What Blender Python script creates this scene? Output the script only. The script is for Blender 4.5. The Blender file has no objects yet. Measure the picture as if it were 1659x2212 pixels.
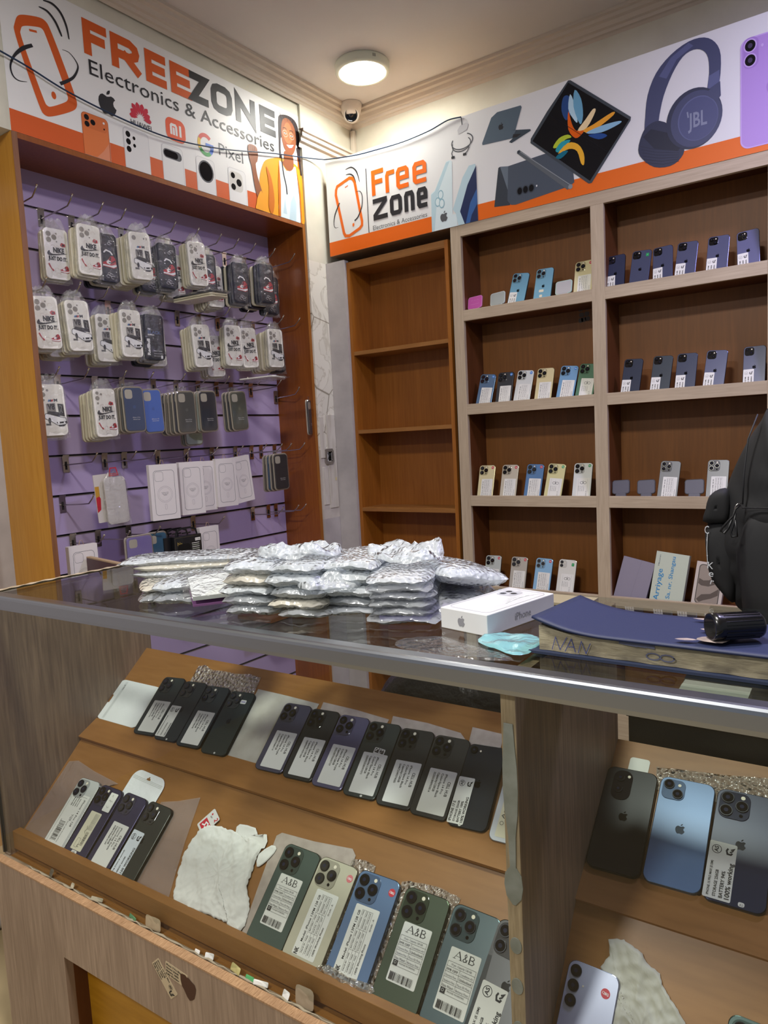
import bpy, math, random
from mathutils import Vector, Matrix
from mathutils.geometry import tessellate_polygon
PI = math.pi
rnd = random.Random(7)
SC = bpy.context.scene
COL = SC.collection

# ---------------------------------------------------------------- camera
cam_d = bpy.data.cameras.new('camera'); cam = bpy.data.objects.new('camera', cam_d); COL.objects.link(cam)
CAM = Vector((2.2647, -2.8038, 1.336))
Rt = Vector((0.816924, 0.574465, -0.05124)); Fw = Vector((-0.576508, 0.810809, -0.101129)); Up = Vector((-0.016549, 0.112155, 0.993553))
def set_cam(r, f, u):
    m = Matrix((( r.x, u.x, -f.x, CAM.x), (r.y, u.y, -f.y, CAM.y), (r.z, u.z, -f.z, CAM.z), (0, 0, 0, 1)))
    cam.matrix_world = m
set_cam(Rt, Fw, Up)
cam_d.sensor_fit = 'VERTICAL'; cam_d.sensor_height = 36; cam_d.lens = 36 * 1543.33 / 2212
cam_d.clip_start = 0.02
SC.camera = cam
# ---------------------------------------------------------------- light
SC.view_settings.view_transform = 'Standard'; SC.view_settings.look = 'None'; SC.view_settings.gamma = 1
SC.view_settings.use_curve_mapping = False
SC.view_settings.exposure = -0.12
wd = bpy.data.worlds.new('world'); SC.world = wd; wd.use_nodes = True
wd.node_tree.nodes['Background'].inputs[0].default_value = (0.86, 0.90, 1.0, 1)
wd.node_tree.nodes['Background'].inputs[1].default_value = 0.26
def area(name, loc, size, power, col, rot=(0, 0, 0)):
    l = bpy.data.lights.new(name, 'AREA'); l.shape = 'DISK'; l.size = size; l.energy = power; l.color = col
    o = bpy.data.objects.new(name, l); o.location = loc; o.rotation_euler = rot; COL.objects.link(o); return o
# further round ceiling lamps of the shop, behind and beside the photographer
area('shop_lamp', (1.75, -2.35, 2.93), 0.3, 52, (1.0, 0.97, 0.92))
area('shop_lamp', (2.62, -.85, 2.93), 0.3, 36, (0.62, 0.58, 1.0))
area('shop_lamp', (1.2, -3.9, 2.93), 0.3, 50, (1.0, 0.98, 0.95))

try: SC.cycles.transparent_max_bounces = 32
except Exception: pass
# ---------------------------------------------------------------- materials
def lin(c):
    if isinstance(c, str):
        c = c.lstrip('#'); c = [int(c[i:i+2], 16) / 255 for i in (0, 2, 4)]
    return tuple((x / 12.92 if x <= 0.04045 else ((x + 0.055) / 1.055) ** 2.4) for x in c[:3]) + (1,)
_m = {}
def mat(name, col, rough=0.5, metal=0.0, spec=0.5, coat=0.0, bump=None, var=None, alpha=None, emit=None, trans=0):
    if name in _m: return _m[name]
    m = bpy.data.materials.new(name); m.use_nodes = True; _m[name] = m
    nt = m.node_tree; b = nt.nodes['Principled BSDF']
    b.inputs['Base Color'].default_value = lin(col); b.inputs['Roughness'].default_value = rough
    b.inputs['Metallic'].default_value = metal; b.inputs['Specular IOR Level'].default_value = spec
    b.inputs['Coat Weight'].default_value = coat
    if trans: b.inputs['Transmission Weight'].default_value = trans
    if alpha is not None: b.inputs['Alpha'].default_value = alpha
    if emit: b.inputs['Emission Color'].default_value = lin(col); b.inputs['Emission Strength'].default_value = emit
    tc = None
    if bump or var:
        tc = nt.nodes.new('ShaderNodeTexCoord')
    if var:   # (scale, second colour, amount stretch)
        sc, c2, st = var
        mp = nt.nodes.new('ShaderNodeMapping'); mp.inputs['Scale'].default_value = st
        nz = nt.nodes.new('ShaderNodeTexNoise'); nz.inputs['Scale'].default_value = sc; nz.inputs['Detail'].default_value = 5
        nt.links.new(tc.outputs['Object'], mp.inputs[0]); nt.links.new(mp.outputs[0], nz.inputs['Vector'])
        r = nt.nodes.new('ShaderNodeValToRGB'); r.color_ramp.elements[0].position = .35; r.color_ramp.elements[1].position = .65
        r.color_ramp.elements[0].color = lin(col); r.color_ramp.elements[1].color = lin(c2)
        nt.links.new(nz.outputs[0], r.inputs[0]); nt.links.new(r.outputs[0], b.inputs['Base Color'])
    if bump:  # (scale, strength, distance)
        sc, st, di = bump
        nz = nt.nodes.new('ShaderNodeTexNoise'); nz.inputs['Scale'].default_value = sc; nz.inputs['Detail'].default_value = 4
        nt.links.new(tc.outputs['Object'], nz.inputs['Vector'])
        bp = nt.nodes.new('ShaderNodeBump'); bp.inputs['Strength'].default_value = st; bp.inputs['Distance'].default_value = di
        nt.links.new(nz.outputs[0], bp.inputs['Height']); nt.links.new(bp.outputs[0], b.inputs['Normal'])
    return m
def wood(name, c1, c2, stretch=(14, 14, 1), rough=0.4, coarse=(4, 4, .5), c3=None, bump=.15):
    """veneer: fine stretched noise grain mixed with a slow tone change"""
    m = bpy.data.materials.new(name); m.use_nodes = True; _m[name] = m
    nt = m.node_tree; b = nt.nodes['Principled BSDF']; L = nt.links
    tc = nt.nodes.new('ShaderNodeTexCoord')
    def nz(st, sc, det, dist=0):
        mp = nt.nodes.new('ShaderNodeMapping'); mp.inputs['Scale'].default_value = st
        n = nt.nodes.new('ShaderNodeTexNoise'); n.inputs['Scale'].default_value = sc; n.inputs['Detail'].default_value = det
        n.inputs['Distortion'].default_value = dist
        L.new(tc.outputs['Object'], mp.inputs[0]); L.new(mp.outputs[0], n.inputs['Vector']); return n
    fine = nz(stretch, 9, 6, .4); slow = nz(coarse, 2.2, 3, .8)
    r1 = nt.nodes.new('ShaderNodeValToRGB'); r1.color_ramp.elements[0].position = .3; r1.color_ramp.elements[1].position = .7
    r1.color_ramp.elements[0].color = lin(c1); r1.color_ramp.elements[1].color = lin(c2)
    L.new(fine.outputs[0], r1.inputs[0])
    mx = nt.nodes.new('ShaderNodeMix'); mx.data_type = 'RGBA'; mx.blend_type = 'MIX'
    r2 = nt.nodes.new('ShaderNodeMapRange'); r2.inputs[1].default_value = .4; r2.inputs[2].default_value = .75; r2.inputs[3].default_value = 0; r2.inputs[4].default_value = .55
    L.new(slow.outputs[0], r2.inputs[0]); L.new(r2.outputs[0], mx.inputs[0])
    L.new(r1.outputs[0], mx.inputs[6]); mx.inputs[7].default_value = lin(c3 or c1)
    L.new(mx.outputs[2], b.inputs['Base Color'])
    b.inputs['Roughness'].default_value = rough
    bp = nt.nodes.new('ShaderNodeBump'); bp.inputs['Strength'].default_value = bump; bp.inputs['Distance'].default_value = .001
    L.new(fine.outputs[0], bp.inputs['Height']); L.new(bp.outputs[0], b.inputs['Normal'])
    return m
def clear(name, tint='#ffffff', refl=1.0, rough=0.02, haze=0.0, hazecol='#ffffff', bump=None, cell=None, ior=1.5):
    """thin clear sheet: see-through plus real surface reflection, optionally a milky share"""
    m = bpy.data.materials.new(name); m.use_nodes = True; _m[name] = m
    nt = m.node_tree; L = nt.links; nt.nodes.remove(nt.nodes['Principled BSDF'])
    out = [n for n in nt.nodes if n.type == 'OUTPUT_MATERIAL'][0]
    t = nt.nodes.new('ShaderNodeBsdfTransparent'); t.inputs[0].default_value = lin(tint)
    g = nt.nodes.new('ShaderNodeBsdfGlossy'); g.inputs['Roughness'].default_value = rough
    lw = nt.nodes.new('ShaderNodeLayerWeight'); lw.inputs[0].default_value = .5      # Schlick term, the same from both sides of a sheet
    pw = nt.nodes.new('ShaderNodeMath'); pw.operation = 'POWER'; pw.inputs[1].default_value = 5.0; L.new(lw.outputs['Facing'], pw.inputs[0])
    f = nt.nodes.new('ShaderNodeMath'); f.operation = 'MULTIPLY_ADD'; f.inputs[1].default_value = .96; f.inputs[2].default_value = .04; L.new(pw.outputs[0], f.inputs[0])
    base = t
    nrm = None
    if bump or cell:
        tc = nt.nodes.new('ShaderNodeTexCoord')
        if cell:
            n = nt.nodes.new('ShaderNodeTexVoronoi'); n.inputs['Scale'].default_value = cell[0]; n.feature = 'SMOOTH_F1'
            st, di = cell[1], cell[2]
        else:
            n = nt.nodes.new('ShaderNodeTexNoise'); n.inputs['Scale'].default_value = bump[0]; n.inputs['Detail'].default_value = 4; n.inputs['Distortion'].default_value = 1.5
            st, di = bump[1], bump[2]
        L.new(tc.outputs['Object'], n.inputs['Vector'])
        bp = nt.nodes.new('ShaderNodeBump'); bp.inputs['Strength'].default_value = st; bp.inputs['Distance'].default_value = di
        L.new(n.outputs[0], bp.inputs['Height']); nrm = bp.outputs[0]
        L.new(nrm, g.inputs['Normal']); L.new(nrm, lw.inputs['Normal'])
    if haze:
        d = nt.nodes.new('ShaderNodeBsdfDiffuse'); d.inputs[0].default_value = lin(hazecol)
        if nrm: L.new(nrm, d.inputs['Normal'])
        mx0 = nt.nodes.new('ShaderNodeMixShader'); mx0.inputs[0].default_value = haze
        L.new(t.outputs[0], mx0.inputs[1]); L.new(d.outputs[0], mx0.inputs[2]); base = mx0
    ml = nt.nodes.new('ShaderNodeMath'); ml.operation = 'MULTIPLY'; ml.inputs[1].default_value = refl; ml.use_clamp = True
    L.new(f.outputs[0], ml.inputs[0])
    mx = nt.nodes.new('ShaderNodeMixShader'); L.new(ml.outputs[0], mx.inputs[0]); L.new(base.outputs[0], mx.inputs[1]); L.new(g.outputs[0], mx.inputs[2])
    L.new(mx.outputs[0], out.inputs[0])
    return m
GLASS = clear('counter_glass', '#ecf2ef', refl=0.9, rough=0.0)
PANE = clear('front_glass', '#f6f8f7', refl=0.55, rough=0.0)
BAG = clear('clear_film', '#f8f8f6', refl=1.7, rough=0.10, haze=.035, bump=(45, .7, .010))
FILM = clear('soft_film', '#f4efec', refl=2.6, rough=0.14, haze=.20, hazecol='#e6ddd8', bump=(30, .5, .006))
WRAP = clear('bubble_wrap', '#f0f3f6', refl=1.7, rough=0.26, haze=.48, hazecol='#dfe5e8', cell=(120, .9, .005))
ORANGE = wood('orange_veneer', '#90602c', '#9e6c37', (1.2, 9, 9), .42, (.6, 3, 3), '#875725', .05)      # grain along x
ORANGEZ = wood('orange_veneer_upright', '#94581b', '#a46622', (11, 11, .8), .4, (4, 4, .4), '#7f4c18', .05)
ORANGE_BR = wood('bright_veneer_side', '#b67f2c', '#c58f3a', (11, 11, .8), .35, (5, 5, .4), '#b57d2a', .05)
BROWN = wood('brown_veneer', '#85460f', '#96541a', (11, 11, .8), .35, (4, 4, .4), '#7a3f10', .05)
OAK = wood('pale_oak_laminate', '#b29f86', '#c6b49a', (16, 16, 1.0), .5, (5, 5, .6), '#a39079', .15)
OAKX = wood('pale_oak_laminate_level', '#b29f86', '#c6b49a', (1.0, 16, 16), .5, (.6, 5, 5), '#a39079', .15)
GREYOAK = wood('grey_oak_laminate', '#6b5643', '#92795f', (20, 20, 1.0), .5, (7, 7, .9), '#5f4c3b', .3)
GREYOAK_L = wood('sandy_oak_laminate', '#887361', '#a8917c', (20, 20, 1.0), .5, (7, 7, .9), '#796453', .3)
RAWEDGE = wood('raw_edge_strip', '#85623f', '#cda67e', (130, 8, 2), .7, (6, 6, 3), '#8b6a4c', .5)
ALU = mat('brushed_aluminium', '#a4a9b0', .30, 1.0, bump=(3, .02, .001))
CHROME = mat('chrome', '#c9c6c2', .16, 1.0)
STEEL = mat('hook_steel', '#b5b0ab', .22, 1.0)
LILAC = mat('lilac_laminate', '#b3a2c8', .42)
GROOVE = mat('groove_metal', '#aaa4a0', .3, .9)
GROOVED = mat('groove_dark', '#2b2426', .6)
CREAM = mat('cream_wall_paint', '#d3d0c0', .75, bump=(14, .08, .004), var=(5, '#c6c2b2', (1, 1, 1)))
GREYW = mat('grey_white_paint', '#b9b3b2', .7, bump=(30, .25, .004), var=(7, '#a9a3a3', (1, 1, 1)))
CEIL = mat('ceiling_paint', '#d8d3cf', .8, bump=(6, .05, .004), var=(1.2, '#cec8c6', (1, 1, 1)))
CORN = mat('cornice_plaster', '#cdc2b6', .7)
ORANGEB = wood('bookcase_back', '#8a5118', '#985e22', (12, 12, .7), .45, (4, 4, .4), '#7e4914', .05)
WHITE = mat('white', '#ececea', .5)
BLACK = mat('black', '#0d0d0f', .4)
# ---------------------------------------------------------------- mesh helpers
_txt = {}
def text_geo(s, bold=0.0):
    k = (s, bold)
    if k in _txt: return _txt[k]
    c = bpy.data.curves.new('t', 'FONT'); c.body = s; c.size = 1; c.resolution_u = 2; c.offset = bold
    o = bpy.data.objects.new('t', c); me = o.to_mesh()
    vs = [(v.co.x, v.co.y) for v in me.vertices]; fs = [tuple(p.vertices) for p in me.polygons]
    o.to_mesh_clear(); bpy.data.objects.remove(o); bpy.data.curves.remove(c)
    if vs:
        x0 = min(v[0] for v in vs); x1 = max(v[0] for v in vs); y0 = min(v[1] for v in vs); y1 = max(v[1] for v in vs)
    else: x0 = y0 = 0; x1 = y1 = 1
    _txt[k] = (vs, fs, x0, x1, y0, y1); return _txt[k]
class MB:
    def __init__(s): s.v = []; s.f = []; s.mi = []; s.sm = []; s.mats = []; s.z = 0.0; s.X = None
    def m(s, mt):
        if mt not in s.mats: s.mats.append(mt)
        return s.mats.index(mt)
    def add(s, vs, fs, mt, smooth=False):
        n = len(s.v); i = s.m(mt)
        if s.X is not None: vs = [tuple(s.X @ Vector(v)) for v in vs]
        s.v += [tuple(v) for v in vs]; s.f += [tuple(a + n for a in f) for f in fs]
        s.mi += [i] * len(fs); s.sm += [smooth] * len(fs); return s
    def box(s, x0, y0, z0, x1, y1, z1, mt):
        v = [(x, y, z) for z in (z0, z1) for y in (y0, y1) for x in (x0, x1)]
        return s.add(v, [(0, 2, 3, 1), (4, 5, 7, 6), (0, 1, 5, 4), (2, 6, 7, 3), (0, 4, 6, 2), (1, 3, 7, 5)], mt)
    def poly(s, p, z, mt):
        """flat filled outline (may be concave) at height z"""
        t = tessellate_polygon([[Vector((a, b, 0)) for a, b in p]])
        ar = sum(p[i][0] * p[(i+1) % len(p)][1] - p[(i+1) % len(p)][0] * p[i][1] for i in range(len(p)))
        fs = []
        for a, b, c in t:
            A = (p[b][0]-p[a][0]) * (p[c][1]-p[a][1]) - (p[c][0]-p[a][0]) * (p[b][1]-p[a][1])
            fs.append((a, b, c) if A > 0 else (a, c, b))
        return s.add([(a, b, z) for a, b in p], fs, mt)
    def L(s, p, mt, dz=0.00006):
        """artwork: next printed layer"""
        s.z += dz; return s.poly(p, s.z, mt)
    def stroke(s, pts, w, mt, closed=False, layer=True, z=None):
        if layer: s.z += 0.00006
        zz = s.z if z is None else z
        n = len(pts); vs = []; ww = w if hasattr(w, '__len__') else [w] * n
        for i in range(n):
            a = pts[i-1] if (i > 0 or closed) else pts[i]; b = pts[(i+1) % n] if (i < n-1 or closed) else pts[i]
            p = pts[i]
            d1 = Vector((p[0]-a[0], p[1]-a[1])); d2 = Vector((b[0]-p[0], b[1]-p[1]))
            if d1.length < 1e-9: d1 = d2
            if d2.length < 1e-9: d2 = d1
            d1.normalize(); d2.normalize(); t = d1 + d2
            if t.length < 1e-6: t = d1
            t.normalize(); nn = Vector((-t.y, t.x)); k = ww[i] / 2 / max(.35, nn.dot(Vector((-d1.y, d1.x))))
            vs += [(p[0] + nn.x * k, p[1] + nn.y * k, zz), (p[0] - nn.x * k, p[1] - nn.y * k, zz)]
        fs = [(2*i+1, 2*((i+1) % n)+1, 2*((i+1) % n), 2*i) for i in range(n if closed else n-1)]
        return s.add(vs, fs, mt)
    def prism(s, p, z0, z1, mt, ms=None, ch=0.0, smooth=False):
        """extruded outline with optional chamfer on both rims"""
        n = len(p); cx = sum(a for a, b in p) / n; cy = sum(b for a, b in p) / n
        wx = max(a for a, b in p) - min(a for a, b in p); wy = max(b for a, b in p) - min(b for a, b in p)
        def ins(e): return [(cx + (a-cx) * (1 - 2*e/wx), cy + (b-cy) * (1 - 2*e/wy)) for a, b in p]
        rings = [(p, z0), (p, z1)] if ch <= 0 else [(ins(ch), z0), (ins(ch*.3), z0 + ch*.3), (p, z0 + ch), (p, z1 - ch), (ins(ch*.3), z1 - ch*.3), (ins(ch), z1)]
        vs = [(a, b, z) for r, z in rings for a, b in r]; fs = []
        for k in range(len(rings) - 1):
            for i in range(n):
                j = (i+1) % n; fs.append((k*n+i, k*n+j, (k+1)*n+j, (k+1)*n+i))
        ar = sum(p[i][0] * p[(i+1) % n][1] - p[(i+1) % n][0] * p[i][1] for i in range(n))
        if ar < 0: fs = [f[::-1] for f in fs]
        s.add(vs, fs, ms or mt, smooth)
        q = rings[-1][0]; s.poly(q, rings[-1][1], mt)
        b = len(s.f); s.poly(rings[0][0], rings[0][1], mt)
        for k in range(b, len(s.f)): s.f[k] = s.f[k][::-1]
        return s
    def disc(s, cx, cy, r, mt, n=20, ry=None):
        return s.L([(cx + r * math.cos(2*PI*i/n), cy + (ry or r) * math.sin(2*PI*i/n)) for i in range(n)], mt)
    def cyl(s, c, d, r, h, mt, n=20, r2=None, caps=True, mtop=None, smooth=True):
        c = Vector(c); d = Vector(d).normalized(); a = d.orthogonal().normalized(); b = d.cross(a)
        r2 = r if r2 is None else r2; vs = []
        for k, rr in ((0, r), (h, r2)):
            for i in range(n):
                t = 2*PI*i/n; vs.append(c + d*k + (a*math.cos(t) + b*math.sin(t)) * rr)
        s.add(vs, [(i, (i+1) % n, n+(i+1) % n, n+i) for i in range(n)], mt, smooth)
        if caps:
            s.add(vs[n:], [tuple(range(n))], mtop or mt); s.add(vs[:n], [tuple(range(n))[::-1]], mt)
        return s
    def lathe(s, prof, c, mt, n=32, smooth=True):
        """profile of (radius, height) turned about z through c"""
        vs = []; fs = []
        for r, h in prof:
            for i in range(n): t = 2*PI*i/n; vs.append((c[0] + r*math.cos(t), c[1] + r*math.sin(t), c[2] + h))
        for k in range(len(prof)-1):
            for i in range(n): j = (i+1) % n; fs.append((k*n+i, k*n+j, (k+1)*n+j, (k+1)*n+i))
        return s.add(vs, fs, mt, smooth)
    def tube(s, pts, r, mt, n=8, cap=True):
        P = [Vector(p) for p in pts]; m_ = len(P); vs = []; nrm = None
        for i in range(m_):
            t = (P[min(i+1, m_-1)] - P[max(i-1, 0)]).normalized()
            nrm = t.orthogonal().normalized() if nrm is None else (nrm - t * nrm.dot(t)).normalized()
            b = t.cross(nrm); rr = r[i] if hasattr(r, '__len__') else r
            for k in range(n): a = 2*PI*k/n; vs.append(P[i] + (nrm*math.cos(a) + b*math.sin(a)) * rr)
        fs = [(i*n+k, i*n+(k+1) % n, (i+1)*n+(k+1) % n, (i+1)*n+k) for i in range(m_-1) for k in range(n)]
        if cap: fs += [tuple(range(n))[::-1], tuple(range((m_-1)*n, m_*n))]
        return s.add(vs, fs, mt, True)
    def grid(s, fn, nu, nv, mt, smooth=True):
        vs = [fn(i/nu, j/nv) for j in range(nv+1) for i in range(nu+1)]
        return s.add(vs, [(j*(nu+1)+i, j*(nu+1)+i+1, (j+1)*(nu+1)+i+1, (j+1)*(nu+1)+i) for j in range(nv) for i in range(nu)], mt, smooth)
    def text(s, t, x, y, h, mt, w=None, ang=0, bold=0.0, al='l', fit=True):
        """letters h tall from baseline y; w fits the width; ang turns about (x, y)"""
        vs, fs, x0, x1, y0, y1 = text_geo(t, bold)
        if not vs: return s
        s.z += 0.00006
        k = h / 0.72; kx = (w / (x1-x0)) if w else k; W = (x1-x0) * kx
        o = -x0 * kx - (W/2 if al == 'c' else (W if al == 'r' else 0)); ca, sa = math.cos(ang), math.sin(ang)
        out = []
        for a, b in vs:
            X = a*kx + o; Y = b*k; out.append((x + X*ca - Y*sa, y + X*sa + Y*ca, s.z))
        return s.add(out, fs, mt)
    def build(s, name, parent=None, loc=None, M=None):
        me = bpy.data.meshes.new(name); me.from_pydata(s.v, [], s.f)
        for mt in s.mats: me.materials.append(mt)
        me.polygons.foreach_set('material_index', s.mi); me.polygons.foreach_set('use_smooth', s.sm); me.update()
        o = bpy.data.objects.new(name, me); COL.objects.link(o)
        if parent: o.parent = parent
        if loc: o.location = loc
        if M is not None: o.matrix_world = M
        return o
def tag(o, label=None, cat=None, group=None, kind=None):
    if label: o['label'] = label
    if cat: o['category'] = cat
    if group: o['group'] = group
    if kind: o['kind'] = kind
    return o
def empty(name, M=None, loc=None):
    o = bpy.data.objects.new(name, None); o.empty_display_size = .03; COL.objects.link(o)
    if M is not None: o.matrix_world = M
    if loc: o.location = loc
    return o
def clone(o, parent=None):
    c = o.copy(); COL.objects.link(c)
    if parent: c.parent = parent
    for ch in o.children: clone(ch, c)
    return c
def bevel(o, w, seg=2):
    b = o.modifiers.new('bevel', 'BEVEL'); b.width = w; b.segments = seg; b.limit_method = 'ANGLE'; b.angle_limit = .6; return o
def subd(o, n=1):
    b = o.modifiers.new('smooth', 'SUBSURF'); b.levels = n; b.render_levels = n; return o
def rrect(w, h, r, cx=0, cy=0, n=5):
    p = []
    for (sx, sy, a0) in ((1, 1, 0), (-1, 1, PI/2), (-1, -1, PI), (1, -1, 1.5*PI)):
        for i in range(n+1):
            a = a0 + PI/2*i/n; p.append((cx + sx*(w/2-r) + r*math.cos(a), cy + sy*(h/2-r) + r*math.sin(a)))
    return p
def ell(cx, cy, rx, ry, a0=0, a1=360, n=20):
    return [(cx + rx*math.cos(math.radians(a0+(a1-a0)*i/n)), cy + ry*math.sin(math.radians(a0+(a1-a0)*i/n))) for i in range(n+1)]
def axes(o, x, y, z):
    return Matrix(((x[0], y[0], z[0], o[0]), (x[1], y[1], z[1], o[1]), (x[2], y[2], z[2], o[2]), (0, 0, 0, 1)))
def box(name, x0, y0, z0, x1, y1, z1, mt, parent=None, bv=0):
    b = MB().box(x0, y0, z0, x1, y1, z1, mt).build(name, parent)
    if bv: bevel(b, bv)
    return b
def thing_box(name, label, cat, *a, **k): return tag(box(name, *a, **k), label, cat)
def struct(o): o['kind'] = 'structure'; return o
# the counter stands turned by 1.5 degrees: its own frame (U along the front, V away from the shopper, Z up)
TH = math.radians(1.5)
CM = Matrix.Translation((.655, -2.075, 0)) @ Matrix.Rotation(TH, 4, 'Z')
APPLE = [(.50,.80),(.60,.83),(.72,.88),(.84,.85),(.92,.77),(.84,.70),(.80,.60),(.82,.48),(.90,.40),(.95,.37),(.90,.25),(.82,.12),(.74,.04),(.66,.02),(.58,.05),(.50,.07),(.42,.05),(.33,.02),(.25,.05),(.15,.17),(.08,.33),(.05,.50),(.08,.67),(.17,.80),(.28,.86),(.38,.84)]
LEAF = [(.49,.88),(.50,.97),(.56,1.06),(.66,1.12),(.68,1.11),(.67,1.01),(.61,.93)]
def apple(mb, cx, cy, h, mt, ang=0):
    mb.z += .00006
    for P in (APPLE, LEAF):
        q = []
        for a, b in P:
            X = (a-.5)*h*.9; Y = (b-.55)*h*.9; q.append((cx + X*math.cos(ang) - Y*math.sin(ang), cy + X*math.sin(ang) + Y*math.cos(ang)))
        mb.poly(q, mb.z, mt)
def smooth(p, n=4, closed=True):
    P_ = [Vector((a, b)) for a, b in p]; N = len(P_); out = []
    for i in range(N if closed else N-1):
        a, b, c, d = P_[i-1], P_[i], P_[(i+1) % N], P_[(i+2) % N]
        if not closed: a = P_[max(i-1, 0)]; d = P_[min(i+2, N-1)]
        for k in range(n):
            t = k/n; v = .5*((2*b) + (c-a)*t + (2*a-5*b+4*c-d)*t*t + (3*b-a-3*c+d)*t**3); out.append((v.x, v.y))
    if not closed: out.append(tuple(P_[-1]))
    return out
def dense(p, d=.01):
    out = []
    for i in range(len(p)):
        a, b = Vector(p[i]), Vector(p[(i+1) % len(p)]); n = max(1, int((b-a).length/d))
        for k in range(n): out.append(tuple(a + (b-a)*k/n))
    return out
# ---------------------------------------------------------------- room
H = 2.97; YW = 0.27
struct(box('floor', -.6, -5.2, -.05, 4.6, .5, 0, mat('floor_tiles', '#b3a27c', .45, var=(3, '#9c8a66', (1, 1, 1)))))
struct(box('ceiling', -.6, -5.2, H, 4.6, .5, H+.05, CEIL))
# left wall: recess behind the case unit, bulkhead over it, tiled pier in the corner
TILE = None
def tile_mat():
    m = bpy.data.materials.new('marble_tile_scraps'); m.use_nodes = True; nt = m.node_tree; L = nt.links; b = nt.nodes['Principled BSDF']
    tc = nt.nodes.new('ShaderNodeTexCoord')
    vo = nt.nodes.new('ShaderNodeTexVoronoi'); vo.feature = 'DISTANCE_TO_EDGE'; vo.inputs['Scale'].default_value = 3.4
    nz = nt.nodes.new('ShaderNodeTexNoise'); nz.inputs['Scale'].default_value = 4; nz.inputs['Detail'].default_value = 6; nz.inputs['Distortion'].default_value = 2.2
    L.new(tc.outputs['Object'], vo.inputs['Vector']); L.new(tc.outputs['Object'], nz.inputs['Vector'])
    r = nt.nodes.new('ShaderNodeValToRGB'); e = r.color_ramp.elements
    e[0].position = .485; e[0].color = lin('#dfdbd0'); e[1].position = .53; e[1].color = lin('#d9d5ca')
    k = e.new(.505); k.color = lin('#c2bcae')
    L.new(nz.outputs[0], r.inputs[0])
    r2 = nt.nodes.new('ShaderNodeValToRGB'); r2.color_ramp.elements[0].position = 0; r2.color_ramp.elements[0].color = lin('#8f8676'); r2.color_ramp.elements[1].position = .012; r2.color_ramp.elements[1].color = (1, 1, 1, 1)
    L.new(vo.outputs['Distance'], r2.inputs[0])
    mx = nt.nodes.new('ShaderNodeMix'); mx.data_type = 'RGBA'; mx.blend_type = 'MULTIPLY'; mx.inputs[0].default_value = 1
    L.new(r.outputs[0], mx.inputs[6]); L.new(r2.outputs[0], mx.inputs[7]); L.new(mx.outputs[2], b.inputs['Base Color'])
    b.inputs['Roughness'].default_value = .35
    return m
struct(box('wall_left', -.5, -5.2, 0, -.27, .5, H, GREYW))
struct(box('wall_upper', -.27, -3.4, 2.364, -.0135, -.128, H, CREAM))
b = MB()
b.box(-.27, -.128, 2.20, 0, .5, H, CREAM)
b.box(-.27, -.128, 1.30, 0, .5, 2.20, tile_mat())
b.box(-.27, -.128, 0, 0, .5, .96, GREYW); b.box(-.27, -.128, .96, 0, .5, 1.30, mat('old_plaster', '#cbc5bd', .7, bump=(20, .3, .005), var=(8, '#b5aca4', (1, 1, 1))))
struct(b.build('wall_corner'))
struct(box('wall_back', -.5, YW, 0, 4.6, .5, H, CREAM))
# broken tile strips glued beside the socket
b = MB()
for y0, y1, z0, z1 in ((-.118, -.082, 1.03, 1.215), (-.074, -.012, 1.01, 1.47), (-.125, -.098, 1.26, 1.46)):
    b.box(-.002, y0, z0, .005, y1, z1, mat('tile_strip', '#d4cfc8', .35, var=(9, '#b9b2a6', (1, 3, .6))))
struct(bevel(b.build('trim_1'), .001))
struct(box('trim_2', 0.001, -.004, 0, .113, .03, 2.20, GREYW))          # smooth white strip between pier and shelves
struct(box('trim_3', -.27, -1.75, 0, -.235, -1.62, 2.2, mat('old_batten', '#b08b57', .7)))
# cornices
def cornice(name, prof, a, b_, inward, up=-1):
    """profile (out from wall, down from top) swept from a to b_"""
    a = Vector(a); b_ = Vector(b_); inward = Vector(inward); vs = []; n = len(prof)
    for k, p in enumerate((a, b_)):
        for o, d in prof:
            q = p + inward*o + Vector((0, 0, -d)); vs.append(q)
    m_ = MB(); m_.add(vs, [(i, i+1, n+i+1, n+i) for i in range(n-1)], CORN); m_.add(vs, [(i, n+i, n+i+1, i+1) for i in range(0)], CORN)
    return struct(m_.build(name))
PR = [(.075, 0), (.075, .012), (.062, .014), (.058, .026), (.044, .030), (.036, .044), (.024, .047), (.020, .058), (.010, .060), (.0, .068)]
cornice('trim_4', PR, (-.0135, -3.4, H), (0, YW, H), (1, 0, 0))
cornice('trim_5', PR, (0, YW, H), (4.4, YW, H), (0, -1, 0))
PR2 = [(.0, 0), (.034, .002), (.034, .014), (.026, .016), (.026, .034), (.016, .037), (.016, .054), (.006, .057), (.0, .078)]
cornice('trim_6', PR2, (0, -.15, 2.785), (0, YW, 2.785), (1, 0, 0))
# ---------------------------------------------------------------- round ceiling lamp
LE = (.352, -.105)
t = tag(empty('ceiling_lamp', loc=(LE[0], LE[1], H)), 'round white surface-mounted LED lamp glowing on the ceiling', 'ceiling light')
m_ = MB(); m_.lathe([(.09, 0), (.118, 0), (.120, -.004), (.119, -.032), (.113, -.038), (.102, -.038), (.100, -.035)], (0, 0, 0), mat('lamp_rim', '#e6ead9', .5), 48)
for k in range(3):
    a = -.55 + k*.045; m_.box(.1195*math.cos(a), .1195*math.sin(a)-.001, -.022, .1195*math.cos(a)+.0015, .1195*math.sin(a)+.001, -.010, mat('grey_mark', '#77766f', .6))
m_.build('housing', t)
m_ = MB(); m_.cyl((0, 0, -.034), (0, 0, -1), .101, .003, mat('lamp_diffuser', '#fffdf4', .5, emit=115.0), 48); m_.build('diffuser', t)
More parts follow.
